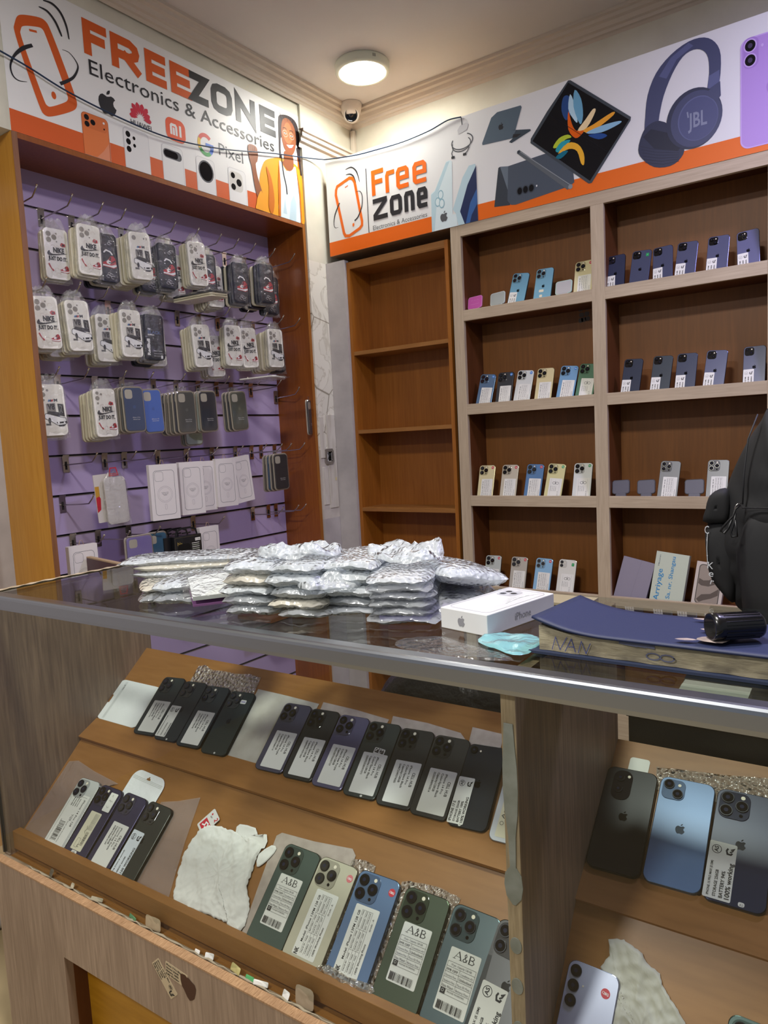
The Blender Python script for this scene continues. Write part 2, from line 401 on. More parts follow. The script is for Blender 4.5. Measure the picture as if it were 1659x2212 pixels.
# ---------------------------------------------------------------- dome camera in the corner
CX, CY = .088, .155
t = tag(empty('security_camera', loc=(CX, CY, H)), 'white dome security camera with black lens in the ceiling corner', 'security camera')
wp = mat('camera_white', '#d9cfc6', .35)
m_ = MB(); m_.lathe([(.0, 0), (.052, 0), (.054, -.004), (.052, -.02), (.045, -.042), (.036, -.056), (.0, -.06)], (0, 0, 0), wp, 36)
m_.text('a hua', -.018, .0, .006, mat('grey_mark', '#77766f', .6)); m_.build('housing', t)
dr = Vector((.50, -.72, -.48)).normalized(); bc = Vector((0.006, -.008, -.052))
m_ = MB()
pr = [(.0, -.043), (.02, -.038), (.036, -.02), (.040, 0), (.038, .012), (.034, .020), (.0305, .022)]
q = dr.to_track_quat('Z', 'Y').to_matrix().to_4x4(); m_.X = Matrix.Translation(bc) @ q
m_.lathe(pr, (0, 0, 0), wp, 32); m_.build('ball', t)
m_ = MB(); m_.X = Matrix.Translation(bc) @ q
m_.lathe([(.0305, .0215), (.026, .018), (.012, .017), (.0, .017)], (0, 0, 0), mat('lens_black', '#07080c', .08), 32)
m_.lathe([(.012, .0175), (.010, .0195), (.0, .020)], (0, 0, 0), mat('lens_glass', '#10131c', .03), 24)
m_.build('lens', t)
tag(box('cable_trunking', .004, YW-.022, 2.735, .026, YW-.0005, 2.895, mat('trunking', '#cdc3b4', .45), bv=.002), 'narrow white cable trunking running down the corner below the camera', 'cable trunking')
# socket with its wires showing
t = tag(empty('wall_socket', loc=(0, -.068, 1.266)), 'open grey metal socket box with wires on the tiled pier', 'socket')
m_ = MB(); o8 = [(-.033, -.026), (-.022, -.037), (.022, -.037), (.033, -.026), (.033, .026), (.022, .037), (-.022, .037), (-.033, .026)]
o8 = [(b_*.85, a_*1.15) for a_, b_ in o8]; i8 = [(a_*.66, b_*.66) for a_, b_ in o8]
m_.X = axes((0.001, 0, 0), (0, 1, 0), (0, 0, 1), (1, 0, 0))
n = 8; vs = [(a_, b_, 0) for a_, b_ in o8] + [(a_, b_, .010) for a_, b_ in o8] + [(a_, b_, .010) for a_, b_ in i8] + [(a_, b_, .001) for a_, b_ in i8]
m_.add(vs, [(k*n+i, k*n+(i+1) % n, (k+1)*n+(i+1) % n, (k+1)*n+i) for k in range(3) for i in range(n)], STEEL); m_.build('box', t)
m_ = MB(); m_.X = axes((0.002, 0, 0), (0, 1, 0), (0, 0, 1), (1, 0, 0)); m_.box(-.018, -.022, 0, .018, .022, .003, WHITE)
for k in range(4): m_.tube([(-.012+k*.008, .018, .004), (-.008+k*.005, .004, .010), (-.012+k*.007, -.016, .004)], .0014, BLACK, 5)
m_.build('wires', t)
tag(box('wall_sticker', 0.0055, -.030, 1.145, .0062, -.018, 1.160, mat('yellowed_paper', '#c9bb8e', .7)), 'small yellowed paper square stuck on the tile strip', 'sticker')
# ---------------------------------------------------------------- wall case with the lilac slatwall
CF, CP = -.010, -.238            # front plane and slat panel plane (x)
Y1, Y2 = -1.521, -.130
def sub(loc): return Matrix.Translation(-Vector(loc))
loc = (CP, (Y1+Y2)/2, 0)
case = tag(empty('slatwall_display_case', loc=loc), 'tall wooden wall case with a lilac slatted back full of hanging phone cases', 'display case')
def part(name, parent, loc, *boxes, bv=0):
    m_ = MB(); m_.X = sub(loc)
    for a in boxes: m_.box(*a)
    o = m_.build(name, parent)
    if bv: bevel(o, bv)
    return o
EDGE = wood('dark_edge_band', '#7d5334', '#8e6040', (11, 11, .8), .45, (5, 5, .4), '#6e4629', .05)
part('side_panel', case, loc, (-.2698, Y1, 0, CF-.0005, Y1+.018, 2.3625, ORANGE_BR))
part('edge_band', case, loc, (CF-.0005, Y1, 0, CF+.0015, Y1+.018, 2.3625, EDGE))
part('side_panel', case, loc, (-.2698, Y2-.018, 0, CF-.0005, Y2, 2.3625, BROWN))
part('edge_band', case, loc, (CF-.0005, Y2-.018, 0, CF+.0015, Y2, 2.3625, ORANGEZ))
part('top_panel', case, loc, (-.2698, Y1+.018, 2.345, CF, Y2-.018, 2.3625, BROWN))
sl = [2.219 - .1472*k for k in range(15)]
m_ = MB(); m_.X = sub(loc); ya, yb = Y1+.018, Y2-.018
m_.box(CP-.018, ya, .10, CP-.012, yb, 2.345, GROOVED)
edges = [2.345] + sl + [.10]
for k in range(len(edges)-1):
    zt = edges[k] - (.0045 if k else 0); zb = edges[k+1] + .0045
    m_.box(CP-.012, ya, zb, CP, yb, zt, LILAC)
m_.build('slat_panel', case)
m_ = MB(); m_.X = sub(loc)
for z in sl: m_.box(CP-.010, ya, z-.0045, CP+.0012, yb, z-.0022, GROOVE)
m_.build('groove_trim', case)
# ---------------------------------------------------------------- narrow brown shelf unit
loc = (.40, .1, 0)
u = tag(empty('narrow_bookcase', loc=loc), 'narrow empty brown bookcase with three shelves in the corner', 'bookcase')
x0, x1, yf, yk = .115, .687, .012, .185
part('side_panel', u, loc, (x0, yf, 0, x0+.018, yk, 2.188, ORANGEZ))
part('side_panel', u, loc, (x1-.028, yf, 0, x1-.010, yk, 2.188, ORANGEZ))
part('top_panel', u, loc, (x0+.018, yf, 2.155, x1-.028, yk, 2.173, ORANGE))
part('front_rail', u, loc, (x0+.018, yf-.001, 2.160, x1-.028, yf+.016, 2.188, ORANGE))
part('back_panel', u, loc, (x0+.018, yk-.006, 0, x1-.028, yk, 2.155, ORANGEB))
for z in (1.765, 1.387, 1.005, .62, .24): part('shelf', u, loc, (x0+.018, yf, z-.018, x1-.028, yk-.006, z, ORANGE))
# dark gap board between the two units
thing_box('filler_board', 'dark narrow filler board between the brown bookcase and the oak shelves', 'board', .679, .03, 0, .700, .2, 2.19, mat('dark_gap', '#2a211c', .7))
# ---------------------------------------------------------------- pale oak shelf unit
XS = [.698, .747, 1.312, 1.363, 1.917, 1.967, 2.50]
ZS = [1.873, 1.470, 1.067, .665, .262]; LIP = .0456; DEP = .172; ZR = 2.183; ZT = 2.229
loc = (1.4, .09, 0)
u = tag(empty('oak_phone_shelves', loc=loc), 'wide pale oak wall shelving with brown compartments holding phones', 'shelving')
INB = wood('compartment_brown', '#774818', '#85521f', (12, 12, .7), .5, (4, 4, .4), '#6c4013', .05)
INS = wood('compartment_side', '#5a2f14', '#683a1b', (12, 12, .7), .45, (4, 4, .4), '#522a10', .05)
for k in (0, 2, 4):
    part('stile', u, loc, (XS[k], 0, 0, XS[k+1], .018, ZT if k else ZR+.046, OAK), bv=.0008)
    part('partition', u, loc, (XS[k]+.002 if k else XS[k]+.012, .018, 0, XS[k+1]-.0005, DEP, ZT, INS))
part('top_rail', u, loc, (XS[1], -.0005, ZR, XS[6], .018, ZT, OAKX), bv=.0008)
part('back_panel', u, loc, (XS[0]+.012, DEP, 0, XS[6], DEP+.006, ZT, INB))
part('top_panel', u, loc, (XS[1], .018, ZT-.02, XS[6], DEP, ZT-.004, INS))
for k in (1, 3, 5):
    for z in ZS:
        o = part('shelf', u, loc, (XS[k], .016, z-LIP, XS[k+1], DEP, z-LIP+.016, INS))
        m_ = MB(); m_.X = sub(loc); m_.box(XS[k], 0, z-LIP, XS[k+1], .016, z, OAKX); bevel(m_.build('shelf_lip', o), .0008)
part('plinth', u, loc, (XS[1], .004, 0, XS[6], .018, ZS[4]-LIP, OAKX))
# faded square stickers on the back of the upper left bay
st = tag(empty('sticker_remains', loc=(1.205, DEP-.0005, 1.79)), 'four grey sticker remains on the back of the oak shelves under the top shelf', 'sticker')
m_ = MB(); gm = mat('sticker_grey', '#57504a', .6)
for a, c_ in ((0, .042), (.028, .044), (.004, .018), (.026, .020), (0, -.004), (.012, -.002), (.028, .0)): m_.X = axes((a, 0, c_), (1, 0, 0), (0, 0, 1), (0, -1, 0)); m_.prism(rrect(.02, .018, .006), 0, .0004, gm)
m_.build('patches', st)
# fascia behind the right banner
struct(box('trim_7', .034, .004, 2.2295, 2.55, .20, 2.62, wood('fascia_board', '#8d6a4a', '#a07c5a', (1, 12, 12), .5, (1, 4, 4), '#7c5a3c', .05)))
# ---------------------------------------------------------------- the counter
def cpart(name, parent, *boxes, bv=0):
    m_ = MB()
    for a in boxes: m_.box(*a)
    o = m_.build(name, parent)
    if bv: bevel(o, bv)
    return o
CT = tag(empty('display_counter', M=CM), 'long glass-topped shop counter in grey oak with sloped display boards', 'display counter')
UE = 2.35
cpart('side_panel', CT, (0, .002, .458, .020, .42, 1.040, GREYOAK), (0, -.002, 0, .020, .42, .458, GREYOAK_L))
UD0, UD1 = 1.228, 1.246
dv = cpart('divider', CT, (UD0, .004, .30, UD1, .43, 1.040, GREYOAK))
cpart('side_panel', CT, (UE, .002, 0, UE+.02, .42, 1.04, GREYOAK))
# raw front edge of the divider with dried silicone
m_ = MB(); m_.box(UD0-.0005, .0015, .30, UD1+.0005, .004, 1.028, wood('divider_edge', '#a08868', '#c4ab8a', (40, 6, 3), .6, (6, 6, 3), '#85745f', .4)); m_.build('front_edge', dv)
sm = mat('dried_silicone', '#8d9088', .45, var=(30, '#777a70', (1, 1, 1)))
pr = [(.985, .006), (.95, .008), (.93, .0095), (.90, .010), (.87, .0085), (.84, .005), (.80, .004), (.79, .011), (.775, .0125), (.76, .010), (.75, .002)]
left = [((UD0+UD1)/2 - w_*1.0, z) for z, w_ in pr]; right = [((UD0+UD1)/2 + w_*1.0, z) for z, w_ in pr][::-1]
for q, hh in [(left + right, .0016)] + [(ell((UD0+UD1)/2, z, .0080, rz, n=18)[:-1], .0012) for z, rz in ((.695, .011), (.640, .011), (.58, .012), (.53, .012))]:
    m_ = MB(); m_.X = axes((0, .0016, 0), (1, 0, 0), (0, 0, 1), (0, -1, 0)); m_.prism(q, 0, hh, sm, ch=.0004); m_.build('silicone_smear', dv)
# sloped boards: (V, Z) pairs, top then bottom
def slope(name, u0, u1, a, b_, t, mt, parent=CT):
    d = Vector((a[0]-b_[0], a[1]-b_[1])).normalized(); n_ = Vector((-d.y, d.x))
    q = [a, b_, (b_[0]-n_.x*t, b_[1]-n_.y*t), (a[0]-n_.x*t, a[1]-n_.y*t)]
    m_ = MB(); vs = [(uu, v_, z_) for uu in (u0, u1) for v_, z_ in q]
    m_.add(vs, [(0, 1, 2, 3)[::-1], (4, 5, 6, 7), (0, 1, 5, 4)[::-1], (1, 2, 6, 5)[::-1], (2, 3, 7, 6)[::-1], (3, 0, 4, 7)[::-1]], mt)
    return m_.build(name, parent)
slope('display_board', .02, UD0, (.405, .819), (.236, .678), .012, ORANGE)
slope('ledge', .014, UD0, (.241, .686), (.188, .659), .008, ORANGE)
slope('display_board', .02, UD0, (.206, .660), (.026, .491), .012, ORANGE)
cpart('front_lip', CT, (.012, .010, .466, UD0, .028, .5075, ORANGE), bv=.0008)
slope('display_board', UD1, UE, (.430, .800), (.236, .668), .012, ORANGE)
slope('ledge', UD1, UE, (.242, .676), (.195, .646), .008, ORANGE)
slope('display_board', UD1, UE, (.204, .647), (.02, .444), .012, ORANGE)
# support frame under the boards and floor of the show case
cpart('case_floor', CT, (.02, .0, .440, UE, .42, .455, ORANGE))
# base with its raw ledge and the cut-out
m_ = MB(); FV = -.027
FB = GREYOAK_L
m_.box(.0, FV, .0, .244, -.009, .4555, FB); m_.box(.244, FV, .315, UE, -.009, .4555, FB); m_.box(.96, FV, .0, 1.10, -.009, .315, FB)
m_.build('base_front', CT)
cpart('raw_edge', CT, (0, FV-.0004, .4555, UE, -.010, .4585, RAWEDGE))
cpart('base_shelf', CT, (0, -.009, .43, UE, .006, .4545, mat('dusty_channel', '#75634c', .8, var=(20, '#8f7f68', (1, 1, 1)))))
cpart('recess_panel', CT, (.244, .020, 0, .96, .028, .43, wood('recess_orange', '#a3700f', '#b5811d', (1.2, 9, 9), .4, (.6, 3, 3), '#94640c', .05)), (1.10, .020, 0, UE, .028, .43, ORANGE))
cpart('recess_side', CT, (.238, -.009, 0, .2442, .020, .315, INS))
# glass: front pane and top sheet
cpart('front_pane', CT, (.004, -.0035, .458, UE, .0005, 1.030, PANE))
tg = cpart('top_glass', CT, (.018, .001, 1.0435, UE, .425, 1.0495, GLASS))
m_ = MB()
pr = [(-.0036, 1.024), (-.0078, 1.0243), (-.0082, 1.030), (-.0082, 1.046), (-.0072, 1.0502), (-.0050, 1.0528), (-.0015, 1.0538), (.016, 1.0538), (.016, 1.0496), (-.0036, 1.0496)]
n = len(pr); m_.add([(u_, a, b) for u_ in (.0, UE) for a, b in pr], [(i, n+i, n+(i+1) % n, (i+1) % n) for i in range(n)] + [tuple(range(n)), tuple(range(n, 2*n))[::-1]], ALU)
m_.build('metal_trim', CT)
# ragged tape over the left glass edge
m_ = MB(); r_ = random.Random(11); tp = mat('old_tape', '#cbbba2', .45, bump=(60, .6, .004), var=(30, '#a8977c', (1, 1, 1)))
def tapef(a, b_):
    v_ = -.02 + b_*.445; w0 = .010 + .003*math.sin(b_*11) + .0022*math.sin(b_*47+1) + .0015*math.sin(b_*97)
    ang = a*2.6 - .6
    return (.010 + math.cos(ang*1.1)*-.012 + a*w0, v_, 1.046 + .006*math.sin(ang) + .0007*math.sin(b_*70+a*9))
m_.grid(tapef, 6, 60, tp); m_.build('tape', CT)
m_ = MB()
def wadf(a, b_):
    t_ = a*2*PI; q = b_*PI; rr = .016 + .004*math.sin(3*t_+5*q) + .003*math.sin(9*t_)
    return (.006 + rr*1.5*math.sin(q)*math.cos(t_), -.006 + rr*.8*math.sin(q)*math.sin(t_), 1.046 + rr*.55*math.cos(q))
m_.grid(wadf, 20, 12, tp); m_.build('tape_wad', CT)
# aluminium corner channel at the left of the front glass
cpart('corner_channel', CT, (-.001, -.005, .46, .0035, .004, 1.024, mat('dull_channel', '#5d5a54', .4, .8)))
# ---------------------------------------------------------------- phones
PAPER = mat('label_paper', '#e6e5dc', .55); INK = mat('label_ink', '#15151a', .6); PAPERC = mat('cream_label', '#dfd9bd', .55)
RED = mat('red_print', '#c41f34', .45); GREYI = mat('grey_ink', '#55565c', .6)
LENS = mat('lens_glass_black', '#050507', .04, coat=.5); RING = mat('lens_ring_dark', '#2c2d30', .22, .9); FLASH = mat('flash_glass', '#e8dfc8', .2)
RINGS = mat('lens_ring_silver', '#a9aaa8', .2, 1.0)
_pc = {}
def inst(key, name, fn, parent):
    if key in _pc:
        o = bpy.data.objects.new(name, _pc[key]); COL.objects.link(o); o.parent = parent; return o
    m_ = MB(); fn(m_); o = m_.build(name, parent); _pc[key] = o.data; return o
def backmat(c, rough=.29): return mat('phone_back_' + c[1:], c, rough, .1, spec=.35)
def framemat(c): return mat('phone_frame_' + c[1:], c, .25, .9)
def dark(c, k=.6):
    return '#' + ''.join('%02x' % int(int(c[i:i+2], 16) * k) for i in (1, 3, 5))
T = .0082
def lens(parent, x, y, z, r, ring):
    o = inst(('lens', round(r, 4), ring.name), 'lens', lambda m: (m.cyl((0, 0, 0), (0, 0, 1), r, .0022, ring, 24, r2=r*.96), m.cyl((0, 0, .0022), (0, 0, 1), r*.84, .0003, LENS, 24), m.cyl((0, 0, .0025), (0, 0, 1), r*.34, .0001, mat('lens_iris', '#1c2036', .1), 12)), parent)
    o.location = (x, y, z); return o
def phone(M, w, h, col, cam='pro', label='', cat='phone', logo=True, frame=None, group=None, ring=None, flash=True, t=T, name='smartphone'):
    r = tag(empty(name, M=M), label, cat, group)
    bm, fm = backmat(col), framemat(frame or dark(col, .75))
    key = (round(w, 4), round(h, 4), col, frame)
    rc = w * .155
    inst(('body',) + key, 'body', lambda m: m.prism(rrect(w, h, rc, 0, h/2, 6), 0, t, bm, fm, ch=.0011, smooth=False), r)
    px, py = -w/2, h; ring = ring or RING; k = w / .0737
    if cam == 'pro':
        s_ = .0385*k; cx, cy = px + .004*k + s_/2, py - .004*k - s_/2
        o = inst(('plat',) + key, 'camera_module', lambda m: m.prism(rrect(s_, s_*1.04, .0105*k, 0, 0, 6), 0, .0013, mat('plateau_' + col[1:], dark(col, .86), .12, .2, coat=.5), ch=.0004), r)
        o.location = (cx, cy, t)
        for a, b in ((-.0092, .0096), (-.0092, -.0096), (.0095, 0)): lens(o, a*k, b*k, .0013, .0084*k, ring)
        fl = [(.0095, .0132, .0030, FLASH), (.0095, -.0135, .0026, LENS)]
    elif cam == 'duo':
        s_ = .031*k; cx, cy = px + .004*k + s_/2, py - .004*k - s_/2
        o = inst(('plat',) + key, 'camera_module', lambda m: m.prism(rrect(s_, s_, .0085*k, 0, 0, 6), 0, .0012, mat('plateau_' + col[1:], dark(col, .80), .15, .2, coat=.4), ch=.0004), r)
        o.location = (cx, cy, t)
        for a, b in ((-.0066, .0066), (.0066, -.0066)): lens(o, a*k, b*k, .0012, .0074*k, ring)
        fl = [(.0075, .0075, .0024, FLASH)]
    elif cam == 'dark':      # square island, all black
        s_ = .031*k; cx, cy = px + .004*k + s_/2, py - .004*k - s_/2
        o = inst(('plat',) + key, 'camera_module', lambda m: m.prism(rrect(s_, s_, .0085*k, 0, 0, 6), 0, .0012, mat('island_black', '#0b0b10', .12, coat=.5), ch=.0004), r)
        o.location = (cx, cy, t)
        for a, b in ((-.0066, .0066), (.0066, -.0066)): lens(o, a*k, b*k, .0012, .0074*k, ring)
        fl = [(.0075, .0075, .0024, FLASH)]
    elif cam == 'vert':
        s_ = .030*k; cx, cy = px + .004*k + s_/2, py - .004*k - s_/2
        o = inst(('plat',) + key, 'camera_module', lambda m: m.prism(rrect(s_, s_, .0085*k, 0, 0, 6), 0, .0012, mat('plateau_' + col[1:], dark(col, .92), .15, .2, coat=.4), ch=.0004), r)
        o.location = (cx, cy, t)
        for a, b in ((-.006, .007), (-.006, -.007)): lens(o, a*k, b*k, .0012, .0062*k, ring)
        fl = [(.006, .004, .0022, FLASH)]
    elif cam == 'single':
        o = empty('camera_module'); o.parent = r; o.location = (px + .0135*k, py - .0125*k, t); lens(o, 0, 0, 0, .0072*k, ring); fl = [(.0125, -.0005, .0018, FLASH)]
    elif cam == 'triple':
        o = empty('camera_module'); o.parent = r; o.location = (px + .0125*k, py - .013*k, t)
        for q in range(3): lens(o, 0, -.019*k*q, 0, .0082*k, ring)
        fl = [(.0135, -.0155, .0012, FLASH)]
    if flash:
        for q in fl:
            f = inst(('flash', q[2], q[3].name), 'flash' if q[3] is FLASH else 'sensor', lambda m: m.cyl((0, 0, 0), (0, 0, 1), q[2], .0005, q[3], 16), o)
            f.location = (q[0]*k, q[1]*k, .0013 if cam not in ('single', 'triple') else 0)
    if logo:
        inst(('logo',) + key, 'logo', lambda m: (setattr(m, 'z', t), apple(m, 0, h*.52, .0155*k, mat('logo_' + col[1:], dark(col, .35), .12, .6))), r)
    return r
def sticker(parent, x, y, w, h, fn, mt=None, ang=0, z=T, r=.0022, key=None, name='label_sticker'):
    def mk(m):
        m.prism(rrect(w, h, r, 0, 0, 3), 0, .00022, mt or PAPER); m.z = .00024; fn(m, w, h)
    o = inst(('st', key), name, mk, parent) if key else None
    if o is None:
        m_ = MB(); mk(m_); o = m_.build(name, parent)
    o.location = (x, y, z + .00012); o.rotation_euler = (0, 0, ang); return o
DN, UPW = -PI/2, PI/2
def s_cellhub(color, imei, cap='128GB'):
    def f(m, w, h):
        m.text('CELL HUB', w*.28, h*.26, .0058, INK, w=h*.34, ang=DN, bold=.02)
        m.text('iPhone 14 Pro', w*.115, h*.42, .0044, INK, w=h*.46, ang=DN, bold=.015)
        m.text('Color:' + color, -w*.03, h*.42, .0044, INK, w=h*.56, ang=DN, bold=.015)
        m.text('Capacity:' + cap, -w*.175, h*.42, .0044, INK, w=h*.44, ang=DN, bold=.015)
        m.text(imei, -w*.32, h*.42, .0042, INK, w=h*.47, ang=DN, bold=.01)
    return f
def swirl(m, cx, cy, r, mt):
    m.stroke([(cx + r*math.cos(a)*k, cy + r*math.sin(a)*k) for a, k in ((2.2, 1), (3.0, .9), (4.0, .95), (5.0, .8), (5.8, .6))], r*.45, mt)
    m.stroke([(cx - r*.1, cy - r*.2), (cx + r*.5, cy + r*.2), (cx + r*.8, cy + r*.9), (cx + r*.1, cy + r*.5)], r*.35, mt)
def s_as(lines, circ='AS'):
    def f(m, w, h):
        m.stroke(ell(-w*.22, h*.36, w*.17, w*.17, n=20)[:-1], w*.025, INK, closed=True)
        m.text(circ, -w*.16, h*.36, w*.15, INK, ang=UPW, al='c', bold=.03)
        swirl(m, w*.27, h*.36, w*.15, INK)
        n = len(lines)
        for i, (t_, ln, hh) in enumerate(lines):
            m.text(t_, -w*.34 + i*w*.72/(n-1) + w*.06, -h*.46, hh, INK, w=ln*h, ang=UPW, bold=.02)
    return f
def bars(m, x0, x1, y0, y1, mt, seed=1, n=34, vert=False):
    r_ = random.Random(seed); a = x0 if not vert else y0; e = x1 if not vert else y1; s_ = (e-a)/n
    while a < e - s_:
        w_ = s_ * r_.choice((.35, .6, 1.1)); g = s_ * r_.choice((.5, .8, 1.2))
        m.z += .00001
        m.poly([(a, y0), (a+w_, y0), (a+w_, y1), (a, y1)] if not vert else [(x0, a), (x1, a), (x1, a+w_), (x0, a+w_)], m.z, mt); a += w_ + g
def s_ab(m, w, h):
    # serif letters drawn as strokes
    y = h*.335; u = w/10
    def ser(x0, x1, yy): m.stroke([(x0, yy), (x1, yy)], .0005, INK)
    m.stroke([(-3.3*u, y), (-2.05*u, y+.0105)], .0007, INK); m.stroke([(-2.1*u, y+.0105), (-.95*u, y)], .0017, INK); m.stroke([(-2.8*u, y+.0036), (-1.5*u, y+.0036)], .0006, INK)
    ser(-3.7*u, -2.7*u, y); ser(-1.55*u, -.45*u, y)
    m.stroke([(.95*u, y+.004), (.5*u, y+.0005), (-.1*u, y), (-.4*u, y+.002), (.2*u, y+.0052), (.55*u, y+.008), (.25*u, y+.0102), (-.1*u, y+.0085), (.2*u, y+.0052), (.9*u, y+.0002)], .0010, INK)
    m.stroke([(1.65*u, y), (1.65*u, y+.0105)], .0016, INK)
    m.stroke([(1.4*u, y+.0103), (2.6*u, y+.0103), (3.0*u, y+.008), (2.6*u, y+.0057), (1.7*u, y+.0055), (2.8*u, y+.005), (3.25*u, y+.0027), (2.8*u, y+.0003), (1.4*u, y+.0002)], .0009, INK)
    ys = [h*.27, h*.19, h*.105, h*.02, -h*.065, -h*.15, -h*.235]
    for q in ys[:]: m.stroke([(-w*.46, q), (w*.46, q)], .00035, INK)
    for sx in (-1, 1): m.stroke([(sx*w*.46, ys[0]), (sx*w*.46, ys[-1] if sx > 0 else ys[-2])], .0003, INK)
    m.stroke([(-w*.02, ys[1]), (-w*.02, ys[-2])], .0003, INK)
    m.text('13 pm  Capacity 128 GB', 0, ys[1]+.0022, .0026, GREYI, w=w*.66, al='c')
    for i, (a_, b_) in enumerate((('FMI OFF', 'Condition A1'), ('Camera Pass', 'Unlocked'), ('Speakers Pass', 'Face ID Pass'), ('Data Wiped', 'Battery Pass'))):
        yy = ys[i+2] + .0016
        m.text(a_, -w*.43, yy, .0032 if i in (0, 3) else .0026, INK if i in (0, 3) else GREYI, w=w*.36); m.text(b_, w*.02, yy, .0034 if i == 1 else .0026, INK if i == 1 else GREYI, w=w*.40)
    m.L(rrect(w*.15, w*.15, .0012, -w*.36, ys[-1]+.0036), INK); m.stroke(ell(-w*.36, ys[-1]+.004, .0018, .0018, n=10)[:-1], .0004, PAPER, closed=True)
    m.text('PHONE WORKING', -w*.22, ys[-1]+.0034, .0022, INK, w=w*.55)
    bars(m, -w*.42, w*.42, -h*.47, -h*.34, INK, 5)
def s_nk(m, w, h):
    # reads upwards: title on the left, table on the right
    m.text('NK', -w*.27, -h*.49, .0075, INK, w=h*.10, ang=UPW, bold=.04)
    m.text('Model: iPhone 13PM 128 GB', -w*.25, -h*.30, .0042, INK, w=h*.72, ang=UPW, bold=.02)
    xs = [-w*.18, -w*.02, w*.12, w*.26]
    for q in xs: m.stroke([(q, -h*.46), (q, h*.44)], .0003, INK)
    for q in (-.14, .16, .44): m.stroke([(xs[0], h*q), (xs[-1], h*q)], .0003, INK)
    rows = (('FACE ID : PASS', 'BATTERY : PASS', 'NETWORK : PASS'), ('CAMERA : PASS', 'DATA : PASS', 'SPEAKER : PASS'), ('MONJONI : PASS', 'ICLOUD : OFF', 'SIM : UNLOCK'))
    for i, rw in enumerate(rows):
        for j, t_ in enumerate(rw): m.text(t_, xs[i] + .0040, h*(-.44, -.12, .18)[j], .0024, INK, w=h*.25, ang=UPW)
    m.text('100% Working Phone', w*.40, -h*.42, .0032, INK, w=h*.42, ang=UPW, bold=.01); m.text('Grade : A', w*.40, h*.18, .003, INK, w=h*.18, ang=UPW)
def dot128(parent, x, y, mt=None, t_='128G'):
    def f(m):
        m.cyl((0, 0, 0), (0, 0, 1), .0062, .0002, mt or RED, 24); m.z = .00022
        m.text(t_, 0, -.0016, .0034, WHITE, w=.0088, al='c', bold=.02)
    o = inst(('dot', (mt or RED).name, t_), 'round_sticker', f, parent); o.location = (x, y, T + .0001); o.rotation_euler = (0, 0, -.15); return o
def s_table(m, w, h):      # shelf labels: dense table, reads upwards
    m.text('Model: iPhone 13PM 128 GB', -w*.32, -h*.44, .0034, INK, w=h*.82, ang=UPW, bold=.02)
    for q in (-w*.22, -w*.06, w*.10, w*.26): m.stroke([(q, -h*.46), (q, h*.44)], .0003, GREYI)
    for q in (-.14, .16, .44): m.stroke([(-w*.22, h*q), (w*.26, h*q)], .0003, GREYI)
    for i in range(3):
        for j in range(3): m.text(('FACE ID : PASS', 'DATA : PASS', 'SIM : UNLOCK')[(i+j) % 3], -w*.22 + i*w*.16 + .004, h*(-.44, -.12, .18)[j], .0024, GREYI, w=h*.24, ang=UPW)
    m.text('100% Working Phone', w*.42, -h*.42, .003, GREYI, w=h*.4, ang=UPW)
def s_db(m, w, h):
    m.stroke(ell(-w*.12, h*.28, w*.11, h*.055, n=14)[:-1], .0012, INK, closed=True); m.stroke(ell(w*.14, h*.28, w*.11, h*.055, n=14)[:-1], .0012, INK, closed=True); m.stroke([(0, h*.38), (0, h*.22)], .0012, INK)
    for i in range(4): m.text(('STORAGE 128GB', 'BATTERY 92%', 'UNLOCKED', 'GRADE A')[i], -w*.30 + i*w*.13, -h*.10, .0024, GREYI, w=h*.24, ang=UPW)
    for q in (-w*.36, w*.34): m.stroke([(q, -h*.46), (q, h*.46)], .0003, GREYI)
    bars(m, -w*.1, w*.18, -h*.44, -h*.32, INK, 3, 9)
    m.text('iPhone 13', w*.28, -h*.40, .003, INK, w=h*.3, ang=UPW)
def s_mini(m, w, h):       # small AS sticker on the shelf phones
    m.stroke(ell(-w*.22, h*.30, w*.16, w*.16, n=16)[:-1], .0006, GREYI, closed=True); m.text('AS', -w*.22, h*.27, .0034, INK, al='c'); swirl(m, w*.24, h*.30, w*.15, INK)
    for i in range(3): m.text(('IPHONE 15 (E SIM)', 'STORAGE 128GB', '100% WORKING')[i], -w*.22 + i*w*.28, -h*.46, .0042, INK, w=h*.58, ang=UPW, bold=.02)
# --- shelves: xb, xt (bottom and top centre), colour, camera, stickers
def shelf_M(xb, xt, zl, lean=.31, y0=.027):
    s_ = (xt-xb)/.125; yv = Vector((s_, lean, 1)).normalized(); zv = (Vector((0, -1, 0)) - yv*(-yv.y)).normalized(); xv = yv.cross(zv)
    base = Vector((xb - s_*.03, y0, zl - LIP + .0172)); return axes(base, xv, yv, zv)
GB = mat('blue_dot', '#2f7fd0', .4); GG = mat('green_dot', '#1f9a55', .4)
def shelf_phone(row, xb, xt, w, h, col, cam, label, lab=None, dot=None, grp=None, ring=None, frame=None, logo=True, tagc=None):
    M = shelf_M(xb, xt, row)
    p = phone(M, w, h, col, cam, label, group=grp, ring=ring, frame=frame, logo=logo)
    if lab == 'table': sticker(p, w*.06, h*.335, w*.70, h*.56, s_table, key='tb%.3f%.3f' % (w, h))
    if lab == 'db': sticker(p, w*.06, h*.335, w*.70, h*.56, s_db, key='db%.3f%.3f' % (w, h))
    if lab == 'mini': sticker(p, -w*.24, h*.245, w*.45, h*.45, s_mini, key='mini')
    if dot: dot128(p, w*.34, h*.925, dot)
    if tagc: sticker(p, w*.30, h*.87, .011, .013, lambda m, a, b: m.text('15', 0, -.001, .003, WHITE, al='c'), tagc, key='tg' + tagc.name, name='price_tag')
    return p
PK, LB, BL_, GY = 'pink', '#7fb2c8', '#5e7a99', '#8a8c88'
MID = '#454a63'
